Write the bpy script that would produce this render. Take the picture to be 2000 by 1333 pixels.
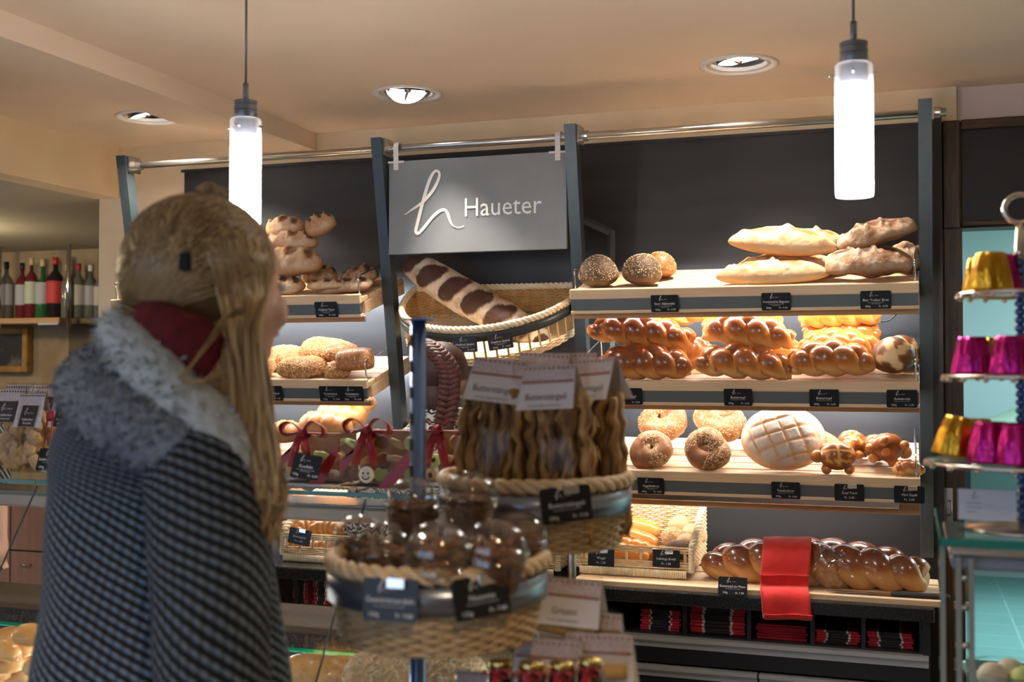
import bpy, math, random
from mathutils import Vector, Matrix, noise
for _o in list(bpy.data.objects): bpy.data.objects.remove(_o, do_unlink=True)
SC = bpy.context.scene
COL = SC.collection
R = random.Random(11)
PI = math.pi
rad = math.radians
# ---------------------------------------------------------------- camera
CAM_Z = 1.55; YAW = rad(18.9); PITCH = math.atan(48.5/2250); FPX = 2250.0
cd = bpy.data.cameras.new('camera'); cam = bpy.data.objects.new('camera', cd); COL.objects.link(cam)
cam.location = (0, 0, CAM_Z); cam.rotation_euler = (PI/2 + PITCH, 0, YAW)
cd.sensor_width = 36.0; cd.lens = FPX/2000*36.0; cd.clip_start = .05
cd.dof.use_dof = True; cd.dof.focus_distance = 3.65; cd.dof.aperture_fstop = 3.6
SC.camera = cam
CM = cam.rotation_euler.to_matrix()
def ray(px, py):
    return CM @ Vector(((px-1000)/FPX, (666.5-py)/FPX, -1.0))
def at(px, py, Y=None, X=None, Z=None):
    """world point seen at a photo pixel on the plane Y=, X= or Z="""
    d = ray(px, py); o = Vector((0, 0, CAM_Z))
    k = (Y-o.y)/d.y if Y is not None else ((X-o.x)/d.x if X is not None else (Z-o.z)/d.z)
    return o + d*k
# ---------------------------------------------------------------- world, exposure
W = bpy.data.worlds.new('shop_daylight'); SC.world = W; W.use_nodes = True
W.node_tree.nodes['Background'].inputs[0].default_value = (.36, .45, .62, 1)
W.node_tree.nodes['Background'].inputs[1].default_value = 2.5
SC.view_settings.view_transform = 'Standard'; SC.view_settings.look = 'None'
SC.view_settings.gamma = 1.0; SC.view_settings.use_curve_mapping = False
SC.view_settings.exposure = 0.55
WARM = (1.0, .72, .46); COOL = (1., .93, .84)
# ---------------------------------------------------------------- materials
MATS = {}
def sock(n, *names):
    for k in names:
        if k in n.inputs: return n.inputs[k]
def mat(name, c1, c2=None, scale=12, rough=.5, metal=0., bump=0., bscale=None, spec=.5, coat=0., stretch=(1, 1, 1),
        emit=None, estr=0., detail=4., lo=.35, hi=.65, alpha=1., sheen=0., trans=0., ior=1.45, aniso=False, sss=0.):
    m = bpy.data.materials.new(name); m.use_nodes = True; nt = m.node_tree; p = nt.nodes['Principled BSDF']
    p.inputs['Base Color'].default_value = (*c1, 1); p.inputs['Roughness'].default_value = rough
    p.inputs['Metallic'].default_value = metal; p.inputs['IOR'].default_value = ior
    s = sock(p, 'Specular IOR Level', 'Specular');  s.default_value = spec
    if coat: sock(p, 'Coat Weight', 'Clearcoat').default_value = coat; p.inputs['Coat Roughness'].default_value = .12
    if sheen: sock(p, 'Sheen Weight').default_value = sheen
    if trans: sock(p, 'Transmission Weight', 'Transmission').default_value = trans
    if emit: sock(p, 'Emission Color').default_value = (*emit, 1); p.inputs['Emission Strength'].default_value = estr
    if alpha < 1: p.inputs['Alpha'].default_value = alpha
    if c2 or bump:
        tc = nt.nodes.new('ShaderNodeTexCoord'); mp = nt.nodes.new('ShaderNodeMapping'); mp.inputs['Scale'].default_value = stretch
        nt.links.new(tc.outputs['Object'], mp.inputs['Vector'])
    if c2:
        n = nt.nodes.new('ShaderNodeTexNoise'); n.inputs['Scale'].default_value = scale; n.inputs['Detail'].default_value = detail
        nt.links.new(mp.outputs[0], n.inputs['Vector'])
        r = nt.nodes.new('ShaderNodeValToRGB'); r.color_ramp.elements[0].position = lo; r.color_ramp.elements[1].position = hi
        r.color_ramp.elements[0].color = (*c1, 1); r.color_ramp.elements[1].color = (*c2, 1)
        nt.links.new(n.outputs['Fac'], r.inputs[0]); nt.links.new(r.outputs[0], p.inputs['Base Color'])
    if bump:
        n2 = nt.nodes.new('ShaderNodeTexNoise'); n2.inputs['Scale'].default_value = bscale or scale; n2.inputs['Detail'].default_value = 5
        nt.links.new(mp.outputs[0], n2.inputs['Vector'])
        b = nt.nodes.new('ShaderNodeBump'); b.inputs['Strength'].default_value = bump; b.inputs['Distance'].default_value = .01
        nt.links.new(n2.outputs['Fac'], b.inputs['Height']); nt.links.new(b.outputs[0], p.inputs['Normal'])
    MATS[name] = m
    return m
def crust(name, light, mid, dark, rough=.5, coat=0., scale=18, nz=.5, bump=.3, bscale=60, flour=None, fl_lo=.5, fl_hi=.62, fl_scale=9, fl_max=1.):
    """baked crust: the 'bake' attribute runs from pale dough to dark crust; flour dusting on top by noise"""
    m = bpy.data.materials.new(name); m.use_nodes = True; nt = m.node_tree; p = nt.nodes['Principled BSDF']; N = nt.nodes; L = nt.links
    p.inputs['Roughness'].default_value = rough
    if coat: p.inputs['Coat Weight'].default_value = coat; p.inputs['Coat Roughness'].default_value = .1
    tc = N.new('ShaderNodeTexCoord')
    n = N.new('ShaderNodeTexNoise'); n.inputs['Scale'].default_value = scale; n.inputs['Detail'].default_value = 5
    L.new(tc.outputs['Object'], n.inputs['Vector'])
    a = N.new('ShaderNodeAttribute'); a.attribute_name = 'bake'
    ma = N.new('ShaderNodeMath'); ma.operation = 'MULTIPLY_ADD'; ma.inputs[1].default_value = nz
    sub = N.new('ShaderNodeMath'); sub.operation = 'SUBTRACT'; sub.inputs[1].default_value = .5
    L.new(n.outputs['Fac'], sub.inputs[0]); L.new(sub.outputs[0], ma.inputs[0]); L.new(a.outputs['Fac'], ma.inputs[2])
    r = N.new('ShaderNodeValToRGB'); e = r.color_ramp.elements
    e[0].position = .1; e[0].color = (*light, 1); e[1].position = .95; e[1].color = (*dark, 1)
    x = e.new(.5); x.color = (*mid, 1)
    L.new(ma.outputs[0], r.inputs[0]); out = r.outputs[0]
    if flour:
        n3 = N.new('ShaderNodeTexNoise'); n3.inputs['Scale'].default_value = fl_scale; n3.inputs['Detail'].default_value = 8; n3.inputs['Roughness'].default_value = .7
        L.new(tc.outputs['Object'], n3.inputs['Vector'])
        mr = N.new('ShaderNodeMapRange'); mr.inputs[1].default_value = fl_lo; mr.inputs[2].default_value = fl_hi; mr.inputs[4].default_value = fl_max
        L.new(n3.outputs['Fac'], mr.inputs[0])
        fa = N.new('ShaderNodeAttribute'); fa.attribute_name = 'flour'
        mm = N.new('ShaderNodeMath'); mm.operation = 'MULTIPLY'; L.new(mr.outputs[0], mm.inputs[0]); L.new(fa.outputs['Fac'], mm.inputs[1])
        mx = N.new('ShaderNodeMixRGB'); mx.inputs[2].default_value = (*flour, 1)
        L.new(mm.outputs[0], mx.inputs[0]); L.new(out, mx.inputs[1]); out = mx.outputs[0]
    L.new(out, p.inputs['Base Color'])
    n2 = N.new('ShaderNodeTexNoise'); n2.inputs['Scale'].default_value = bscale; n2.inputs['Detail'].default_value = 6
    L.new(tc.outputs['Object'], n2.inputs['Vector'])
    b = N.new('ShaderNodeBump'); b.inputs['Strength'].default_value = bump; b.inputs['Distance'].default_value = .006
    L.new(n2.outputs['Fac'], b.inputs['Height']); L.new(b.outputs[0], p.inputs['Normal'])
    MATS[name] = m
    return m
def glass(name, tint=(.92, .97, .95), rough=.02, f0=.06, thick=.0):
    """thin clear sheet: mostly see-through, mirror-like at grazing angles"""
    m = bpy.data.materials.new(name); m.use_nodes = True; nt = m.node_tree; N = nt.nodes; L = nt.links; N.clear()
    o = N.new('ShaderNodeOutputMaterial'); t = N.new('ShaderNodeBsdfTransparent'); g = N.new('ShaderNodeBsdfGlossy')
    t.inputs[0].default_value = (*tint, 1); g.inputs['Roughness'].default_value = rough
    lw = N.new('ShaderNodeLayerWeight'); lw.inputs[0].default_value = .25
    ma = N.new('ShaderNodeMath'); ma.operation = 'MULTIPLY_ADD'; ma.inputs[1].default_value = .38; ma.inputs[2].default_value = f0
    L.new(lw.outputs['Fresnel'], ma.inputs[0])
    mx = N.new('ShaderNodeMixShader'); L.new(ma.outputs[0], mx.inputs[0]); L.new(t.outputs[0], mx.inputs[1]); L.new(g.outputs[0], mx.inputs[2])
    L.new(mx.outputs[0], o.inputs[0]); MATS[name] = m
    return m
# ---------------------------------------------------------------- mesh builder
def catmull(pts, n=6, closed=False):
    pts = [Vector(p) for p in pts]; out = []; m = len(pts)
    rng = range(m if closed else m-1)
    for i in rng:
        if closed: p0, p1, p2, p3 = pts[(i-1) % m], pts[i], pts[(i+1) % m], pts[(i+2) % m]
        else: p0, p1, p2, p3 = pts[max(i-1, 0)], pts[i], pts[i+1], pts[min(i+2, m-1)]
        for k in range(n):
            t = k/n
            out.append(.5*((2*p1)+(p2-p0)*t+(2*p0-5*p1+4*p2-p3)*t*t+(3*p1-p0-3*p2+p3)*t**3))
    if not closed: out.append(pts[-1])
    return out
class MB:
    def __init__(s): s.v = []; s.f = []; s.mi = []; s.at = {}; s.uv = None
    def add(s, vs, fs, mi=0, M=None, **attrs):
        o = len(s.v)
        for v in vs:
            v = Vector(v); s.v.append(M @ v if M else v)
        for f in fs: s.f.append([i+o for i in f]); s.mi.append(mi)
        for k, vals in attrs.items():
            a = s.at.setdefault(k, []); a.extend([0.]*(o-len(a))); a.extend(vals if hasattr(vals, '__len__') else [vals]*len(vs))
        return s
    def box(s, x0, x1, y0, y1, z0, z1, mi=0, M=None):
        return s.add([(x0, y0, z0), (x1, y0, z0), (x1, y1, z0), (x0, y1, z0), (x0, y0, z1), (x1, y0, z1), (x1, y1, z1), (x0, y1, z1)],
                     [(0, 3, 2, 1), (4, 5, 6, 7), (0, 1, 5, 4), (1, 2, 6, 5), (2, 3, 7, 6), (3, 0, 4, 7)], mi, M)
    def bbox(s, x0, x1, y0, y1, z0, z1, b=.003, mi=0, M=None):
        """box with chamfered vertical and horizontal edges"""
        b = min(b, (x1-x0)*.45, (y1-y0)*.45, (z1-z0)*.45)
        def ring(i, z): return [(x0+i, y0+b, z), (x0+b, y0+i, z), (x1-b, y0+i, z), (x1-i, y0+b, z), (x1-i, y1-b, z), (x1-b, y1-i, z), (x0+b, y1-i, z), (x0+i, y1-b, z)]
        vs = ring(b*.7, z0)+ring(0, z0+b)+ring(0, z1-b)+ring(b*.7, z1); fs = [tuple(range(7, -1, -1)), tuple(range(24, 32))]
        for k in range(3):
            for i in range(8): j = (i+1) % 8; fs.append((k*8+i, k*8+j, k*8+8+j, k*8+8+i))
        return s.add(vs, fs, mi, M)
    def prism(s, poly, z0, z1, mi=0, M=None):
        n = len(poly); vs = [(x, y, z0) for x, y in poly]+[(x, y, z1) for x, y in poly]
        fs = [tuple(range(n-1, -1, -1)), tuple(range(n, 2*n))]+[(i, (i+1) % n, n+(i+1) % n, n+i) for i in range(n)]
        return s.add(vs, fs, mi, M)
    def tube(s, pts, r, n=8, closed=False, caps=True, mi=0, M=None, flat=1., up=None, **attrs):
        pts = [Vector(p) for p in pts]; m = len(pts); rs = r if hasattr(r, '__len__') else [r]*m
        T = []
        for i in range(m):
            a = pts[(i-1) % m] if (closed or i > 0) else pts[i]; b = pts[(i+1) % m] if (closed or i < m-1) else pts[i]
            d = b-a; T.append(d.normalized() if d.length > 1e-9 else Vector((0, 0, 1)))
        u = Vector(up) if up else (Vector((0, 0, 1)) if abs(T[0].z) < .9 else Vector((1, 0, 0)))
        u = (u-T[0]*u.dot(T[0])).normalized(); vs = []
        for i in range(m):
            if up and not closed: u = Vector(up)
            u = (u-T[i]*u.dot(T[i])); u = u.normalized() if u.length > 1e-6 else Vector((1, 0, 0))
            w = T[i].cross(u)
            for k in range(n):
                an = 2*PI*k/n; vs.append(pts[i]+(u*math.cos(an)*flat+w*math.sin(an))*rs[i])
        fs = []
        for i in range(m if closed else m-1):
            j = (i+1) % m
            for k in range(n): l = (k+1) % n; fs.append((i*n+k, i*n+l, j*n+l, j*n+k))
        if caps and not closed: fs.append(tuple(range(n-1, -1, -1))); fs.append(tuple(range((m-1)*n, m*n)))
        return s.add(vs, fs, mi, M, **attrs)
    def lathe(s, prof, n=24, mi=0, M=None, fn=None, ang=2*PI, **attrs):
        m = len(prof); full = abs(ang-2*PI) < 1e-6; nn = n if full else n+1; vs = []
        for r, z in prof:
            for k in range(nn):
                a = ang*k/n; q = fn(a, r, z) if fn else r
                vs.append((q*math.cos(a), q*math.sin(a), z))
        fs = []
        for i in range(m-1):
            for k in range(n): l = (k+1) % n if full else k+1; fs.append((i*nn+k, i*nn+l, (i+1)*nn+l, (i+1)*nn+k))
        if full and prof[0][0] > 1e-5: fs.append(tuple(range(nn-1, -1, -1)))
        if full and prof[-1][0] > 1e-5: fs.append(tuple(range((m-1)*nn, m*nn)))
        return s.add(vs, fs, mi, M, **attrs)
    def ell(s, c=(0, 0, 0), r=(1, 1, 1), nu=16, nv=10, mi=0, M=None, fn=None, **attrs):
        vs = []; c = Vector(c)
        for j in range(nv+1):
            th = PI*j/nv
            for i in range(nu):
                ph = 2*PI*i/nu; d = Vector((math.sin(th)*math.cos(ph), math.sin(th)*math.sin(ph), math.cos(th)))
                k = fn(d) if fn else 1.
                vs.append(c+Vector((d.x*r[0], d.y*r[1], d.z*r[2]))*k)
        fs = []
        for j in range(nv):
            for i in range(nu): l = (i+1) % nu; fs.append((j*nu+i, (j+1)*nu+i, (j+1)*nu+l, j*nu+l))
        return s.add(vs, fs, mi, M, **attrs)
    def grid(s, fn, nu, nv, mi=0, M=None, uv=False, **attrs):
        vs = [fn(i/nu, j/nv) for j in range(nv+1) for i in range(nu+1)]
        fs = [(j*(nu+1)+i, j*(nu+1)+i+1, (j+1)*(nu+1)+i+1, (j+1)*(nu+1)+i) for j in range(nv) for i in range(nu)]
        if uv:
            s.uv = (s.uv or [])+[(i/nu, j/nv) for j in range(nv+1) for i in range(nu+1)]
        return s.add(vs, fs, mi, M, **attrs)
    def mesh(s, name, mats, smooth=True, merge=False):
        me = bpy.data.meshes.new(name); me.from_pydata([tuple(v) for v in s.v], [], s.f)
        for m in (mats if isinstance(mats, (list, tuple)) else [mats]): me.materials.append(MATS[m] if isinstance(m, str) else m)
        me.polygons.foreach_set('material_index', s.mi)
        if smooth: me.polygons.foreach_set('use_smooth', [True]*len(s.f))
        for k, vals in s.at.items():
            vals = vals+[0.]*(len(s.v)-len(vals)); me.attributes.new(k, 'FLOAT', 'POINT').data.foreach_set('value', vals)
        if s.uv and len(s.uv) == len(s.v):
            l = me.uv_layers.new(name='UVMap'); d = []
            vi = [0]*len(me.loops); me.loops.foreach_get('vertex_index', vi)
            for i in vi: d.extend(s.uv[i])
            l.data.foreach_set('uv', d)
        me.update()
        return me
    def build(s, name, mats, parent=None, smooth=True, loc=None, rot=None, sharp=None):
        o = bpy.data.objects.new(name, s.mesh(name, mats, smooth)); COL.objects.link(o)
        if smooth and sharp: o.data.set_sharp_from_angle(angle=rad(sharp))
        if parent: o.parent = parent
        if loc is not None: o.location = loc
        if rot is not None: o.rotation_euler = rot
        return o
def tag(o, label=None, cat=None, group=None, kind=None):
    if label: o['label'] = label
    if cat: o['category'] = cat
    if group: o['group'] = group
    if kind: o['kind'] = kind
    return o
def thing(name, label, cat, loc=(0, 0, 0), rot=(0, 0, 0), group=None):
    o = bpy.data.objects.new(name, None); COL.objects.link(o); o.location = loc; o.rotation_euler = rot; o.empty_display_size = .05
    return tag(o, label, cat, group)
def struct(name, mb, mats, label=None, **k):
    o = mb.build(name, mats, smooth=k.pop('smooth', False), **k); o['kind'] = 'structure'
    if label: o['label'] = label
    return o
def copy_tree(o, parent=None):
    c = o.copy(); COL.objects.link(c); c.parent = parent
    for ch in o.children: copy_tree(ch, c)
    return c
def light(name, kind, loc, energy, color, parent=None, target=None, rot=None, **k):
    d = bpy.data.lights.new(name, kind); d.energy = energy; d.color = color
    for a, b in k.items(): setattr(d, a, b)
    o = bpy.data.objects.new(name, d); COL.objects.link(o); o.location = loc
    if target is not None: o.rotation_euler = (Vector(target)-Vector(loc)).to_track_quat('-Z', 'Y').to_euler()
    if rot is not None: o.rotation_euler = rot
    if parent: o.parent = parent
    return o
_TXT = {}
def text_geo(s, res=2):
    """flat letter faces for a string, height-1 font units, left aligned at the baseline"""
    if s in _TXT: return _TXT[s]
    c = bpy.data.curves.new('txt', 'FONT'); c.body = s; c.size = 1.; c.resolution_u = res; c.fill_mode = 'FRONT'
    o = bpy.data.objects.new('txt', c); COL.objects.link(o); bpy.context.view_layer.update()
    me = o.evaluated_get(bpy.context.evaluated_depsgraph_get()).to_mesh()
    vs = [v.co.copy() for v in me.vertices]; fs = [tuple(p.vertices) for p in me.polygons]
    w = max([v.x for v in vs] or [0])
    o.evaluated_get(bpy.context.evaluated_depsgraph_get()).to_mesh_clear()
    bpy.data.objects.remove(o, do_unlink=True); bpy.data.curves.remove(c)
    _TXT[s] = (vs, fs, w)
    return _TXT[s]
def put_text(mb, s, x, z, h, y=0., align='l', M=None, xs=1., mi=0, maxw=None):
    """write s in the local XZ plane facing -Y; h = capital height"""
    vs, fs, w = text_geo(s); k = h/.69
    if maxw and w*k*xs > maxw: xs *= maxw/(w*k*xs)
    ox = x-(w*k*xs if align == 'r' else (w*k*xs/2 if align == 'c' else 0))
    mb.add([(ox+v.x*k*xs, y, z+v.y*k) for v in vs], fs, mi, M)
HPTS = [(120, 715, 6), (220, 655, 24), (330, 588, 32), (440, 480, 36), (508, 370, 34), (527, 290, 28), (490, 255, 26), (440, 300, 34), (390, 410, 38), (330, 600, 38), (270, 820, 38), (252, 895, 36),
        (280, 920, 34), (340, 870, 34), (450, 750, 34), (535, 688, 34), (592, 685, 32), (625, 730, 32), (650, 800, 26), (680, 850, 16), (740, 876, 8), (812, 860, 8)]
def put_h(mb, x, z, h, y=0., M=None, n=4, mi=0):
    """the handwritten h: ribbon; x,z = lower left of its box, h = height"""
    k = h/680.; P = catmull([Vector((a, b, c)) for a, b, c in HPTS], n); L = len(P); vs = []; fs = []
    for i, p in enumerate(P):
        a = P[max(i-1, 0)]; b = P[min(i+1, L-1)]; d = Vector((b.x-a.x, b.y-a.y)); d.normalize(); w = p.z*.5
        yy = y-i*1e-6
        for s in (-1, 1): vs.append((x+(p.x-120-d.y*w*s)*k, yy, z-(p.y-920+d.x*w*s)*k))
    for i in range(L-1): fs.append((2*i, 2*i+1, 2*i+3, 2*i+2))
    mb.add(vs, fs, mi, M)
# ================================================================ materials
mat('ceiling_paint', (.76, .62, .49), (.73, .59, .46), 3, .85)
mat('wall_paint', (.76, .62, .42), (.72, .58, .39), 4, .8, bump=.05, bscale=90)
mat('pink_plaster', (.62, .50, .44), rough=.8)
mat('bar_plaster', (.34, .26, .16), (.26, .19, .11), 9, .85, bump=.15, bscale=40)
mat('bar_dark', (.12, .085, .035), (.09, .06, .025), 6, .6)
mat('bar_soffit', (.47, .43, .33), (.44, .40, .30), 3, .8)
mat('floor_tile', (.10, .09, .085), (.14, .13, .12), 7, .45)
mat('steel_panel', (.024, .0255, .029), (.032, .034, .038), 5, .42, .1, spec=.32, bump=.04, bscale=220, stretch=(.25, 1, 3))
mat('post_paint', (.040, .056, .063), (.048, .064, .072), 30, .38, .25)
mat('brushed_steel', (.62, .60, .57), (.52, .50, .48), 60, .28, 1., stretch=(.2, 4, 4))
mat('chrome', (.78, .78, .80), rough=.1, metal=1.)
mat('sign_grey', (.20, .215, .225), (.22, .235, .245), 8, .42, .15)
mat('sign_white', (.86, .86, .83), rough=.5)
mat('shelf_wood', (.73, .55, .36), (.62, .44, .27), 5, .5, bump=.06, bscale=20, stretch=(.6, 9, 9))
mat('valance_wood', (.42, .25, .125), (.36, .20, .095), 5, .5, stretch=(.5, 8, 8))
mat('label_grey', (.125, .145, .155), rough=.45, metal=.3)
mat('dark_wood', (.085, .045, .022), (.035, .018, .009), 6, .45, bump=.15, bscale=14, stretch=(14, 14, 1.2))
mat('dark_wood_h', (.085, .045, .022), (.035, .018, .009), 6, .45, bump=.15, bscale=14, stretch=(1.2, 14, 14))
mat('black_panel', (.012, .011, .012), rough=.5)
mat('granite', (.012, .012, .012), (.05, .05, .047), 160, .22, lo=.5, hi=.75)
mat('granite_brown', (.060, .038, .027), (.095, .062, .045), 120, .6, spec=.2, lo=.4, hi=.7)
mat('cabinet_black', (.013, .013, .014), rough=.4)
mat('drawer_metal', (.52, .525, .53), rough=.38, metal=.45)
mat('pink_wood', (.55, .30, .22), (.48, .25, .18), 5, .45, stretch=(8, 8, .7))
mat('kitchen_teal', (.44, .58, .60), rough=.6)
mat('kitchen_floor', (.20, .42, .40), rough=.5)
mat('led_white', (.9, .9, .9), emit=COOL, estr=7.)
mat('lamp_white', (.9, .9, .9), emit=(1., .95, .88), estr=9.)
mat('trim_white', (.72, .68, .64), rough=.4)
mat('lamp_inner', (.30, .29, .30), rough=.25, metal=.9)
mat('pendant_metal', (.20, .21, .25), rough=.35, metal=.7)
mat('card_black', (.010, .011, .013), rough=.35)
mat('card_white', (.80, .82, .84), rough=.5)
mat('cable_black', (.01, .01, .01), rough=.5)
glass('clear_glass', (.95, .98, .97), .02, .012)
glass('clear_plastic', (.95, .94, .92), .06, .05)
mat('glass_edge', (.0, .15, .09), rough=.12, spec=.6, emit=(.01, .12, .08), estr=0.)
mat('fin_grey', (.30, .36, .34), rough=.2)
mat('glass_edge_teal', (.02, .26, .22), rough=.12)
mat('label_blue', (.72, .78, .92), rough=.6)
mat('cloth_green', (.42, .58, .46), rough=.9)
mat('cap_black', (.012, .012, .012), rough=.4)
mat('gold_frame', (.38, .22, .06), (.28, .15, .04), 20, .4, .3)
mat('dark_art', (.012, .012, .012), (.16, .14, .10), 9, .5, lo=.5, hi=.75)
# tile joints for the far kitchen floor
def tile_floor(name, c1, c2, size):
    m = MATS[name]; nt = m.node_tree; p = nt.nodes['Principled BSDF']; tc = nt.nodes.new('ShaderNodeTexCoord')
    b = nt.nodes.new('ShaderNodeTexBrick'); b.offset = 0; b.inputs['Color1'].default_value = (*c1, 1); b.inputs['Color2'].default_value = (*[x*.94 for x in c1], 1)
    b.inputs['Mortar'].default_value = (*c2, 1); b.inputs['Scale'].default_value = 1/size; b.inputs['Mortar Size'].default_value = .02
    b.inputs['Brick Width'].default_value = 1.; b.inputs['Row Height'].default_value = 1.
    nt.links.new(tc.outputs['Object'], b.inputs['Vector']); nt.links.new(b.outputs['Color'], p.inputs['Base Color'])
tile_floor('kitchen_floor', (.17, .36, .35), (.25, .46, .44), .3)
# ================================================================ the room
CZ = 2.46; YB = 4.0; XL = -3.1; SOF = 2.25
def bx(*a): return MB().box(*a)
struct('floor', bx(-8, 3.2, -2.6, YB, -.05, 0), 'floor_tile')
struct('floor_kitchen', bx(.10, 4.2, YB, 9.3, -.05, 0), 'kitchen_floor')
struct('floor_bar', bx(-8, .10, YB, 5.8, -.05, 0), 'floor_tile')
cl = MB(); HOLES = [(796, 183, .082), (1443, 126, .082), (290, 229, .082)]
struct('ceiling', bx(XL, 3.2, -2.6, YB+.1, CZ+.06, CZ+.12), 'ceiling_paint')
# ceiling board with round cut-outs for the downlights (ring sectors around each hole)
DL = [at(px, py, Z=CZ) for px, py, _ in HOLES]
def ceiling_board():
    mb = MB(); y0, y1 = -2.6, YB+.1
    pts = sorted([(d.x, d.y) for d in DL]); h = .16; x = XL
    for cx, cy in pts:
        mb.add([(x, y0, CZ), (cx-h, y0, CZ), (cx-h, y1, CZ), (x, y1, CZ)], [(0, 1, 2, 3)])
        mb.add([(cx-h, y0, CZ), (cx+h, y0, CZ), (cx+h, cy-h, CZ), (cx-h, cy-h, CZ)], [(0, 1, 2, 3)])
        mb.add([(cx-h, cy+h, CZ), (cx+h, cy+h, CZ), (cx+h, y1, CZ), (cx-h, y1, CZ)], [(0, 1, 2, 3)])
        n = 32; r = .10; vi = [(cx+r*math.cos(2*PI*k/n), cy+r*math.sin(2*PI*k/n), CZ) for k in range(n)]; vo = []
        for k in range(n):
            a = 2*PI*k/n; c, s_ = math.cos(a), math.sin(a); q = h/max(abs(c), abs(s_)); vo.append((cx+q*c, cy+q*s_, CZ))
        mb.add(vi+vo, [(k, (k+1) % n, n+(k+1) % n, n+k) for k in range(n)])
        x = cx+h
    mb.add([(x, y0, CZ), (3.2, y0, CZ), (3.2, y1, CZ), (x, y1, CZ)], [(0, 1, 2, 3)])
    return mb
struct('ceiling_board', ceiling_board(), 'ceiling_paint')
struct('ceiling_beam', bx(-2.39, -2.18, -2.6, YB-.005, 2.392, CZ+.05), 'ceiling_paint')
struct('wall_back', bx(XL-.1, .16, YB, YB+.1, 0, CZ+.06), 'wall_paint')
struct('wall_left', bx(XL-.12, XL, -2.6, YB-.002, SOF, CZ+.06), 'wall_paint')
struct('ceiling_bar', bx(-8, XL-.12, -2.6, 5.7, SOF, SOF+.06), 'bar_soffit')
struct('wall_bar', bx(-8, XL-.1, 5.7, 5.8, 0, SOF+.05), 'bar_plaster')
struct('wall_bar_side', bx(XL-.12, XL-.1, YB+.1, 5.7, 0, SOF+.05), 'bar_plaster')
struct('wall_far_left', bx(-8.1, -8, -2.6, 5.8, 0, SOF+.05), 'bar_plaster')
struct('wall_right', bx(3.2, 3.3, -2.6, 9.3, 0, CZ+.1), 'wall_paint')
fr = MB(); fr.box(-8, -.4, -2.7, -2.6, 0, .35); fr.box(-8, -.4, -2.7, -2.6, 2.2, CZ+.1)
for x in (-8, -6.1, -4.2, -2.3, -.5): fr.box(x, x+.1, -2.7, -2.6, .35, 2.2)
struct('window_1', fr, 'dark_wood')
struct('wall_front', bx(-.4, 3.2, -2.7, -2.6, 0, CZ+.1), 'wall_paint')
# dark steel panel lining the wall behind the bread rack
px0 = at(366, 335, Y=YB).x
struct('wall_panel', bx(px0, .045, YB-.02, YB-.001, .80, 2.335), 'steel_panel')
struct('trim_1', bx(px0-.01, .05, YB-.03, YB-.021, 2.335, 2.345), 'steel_panel')
# right: slate pillar, panelled hatch head, door opening to the kitchen
X0 = at(1841, 600, Y=YB).x; XO = at(1880, 600, Y=YB).x
z_hd = at(1900, 236, Y=YB).z; z_r1 = at(1900, 431, Y=YB-.02).z; z_r0 = at(1900, 447, Y=YB-.02).z
struct('wall_pillar', bx(.05, X0-.002, YB-.10, YB+.1, 0, z_hd+.01), 'cabinet_black')
struct('wall_head', bx(.05, 3.2, YB+.02, YB+.1, z_hd, CZ+.06), 'pink_plaster')
d = thing('hatch_panel', 'black panel in a dark wooden frame above the kitchen doorway', 'panel', (X0, YB, z_r0))
h = z_hd-z_r0; xs = at(1876, 300, Y=YB).x-X0
MB().bbox(0, xs, -.03, .06, 0, h, .006).build('stile', 'dark_wood', d, False)
MB().bbox(xs, 1.6, -.03, .06, z_r1-z_r0-.02, z_r1-z_r0, .004).build('moulding', 'dark_wood_h', d, False)
MB().bbox(xs, 1.6, -.045, .06, 0, z_r1-z_r0-.024, .004).build('lower_rail', 'dark_wood_h', d, False)
MB().bbox(xs, 1.6, -.03, .06, h-.03, h, .004).build('upper_rail', 'dark_wood_h', d, False)
MB().box(xs, 1.6, .0, .05, z_r1-z_r0, h-.03).build('field', 'black_panel', d, False)
struct('door_1', bx(X0, XO, YB-.02, YB+.25, 0, z_r0), 'dark_wood')
struct('wall_kitchen', bx(.0, 4.2, 9.2, 9.3, 0, 2.75), 'kitchen_teal')
struct('wall_kitchen_left', bx(.06, .10, YB+.25, 9.2, 0, 2.75), 'kitchen_teal')
struct('ceiling_kitchen', bx(.06, 4.2, YB+.1, 9.3, 2.7, 2.75), 'kitchen_teal')
struct('trim_2', bx(.4, 3.2, YB+.12, YB+.16, 1.80, 2.0), 'bar_dark')
light('kitchen_tube_light', 'AREA', (1.9, 6.6, 2.66), 95, (.80, .97, 1.0), rot=(0, 0, 0), shape='RECTANGLE', size=.5, size_y=2.2)
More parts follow.
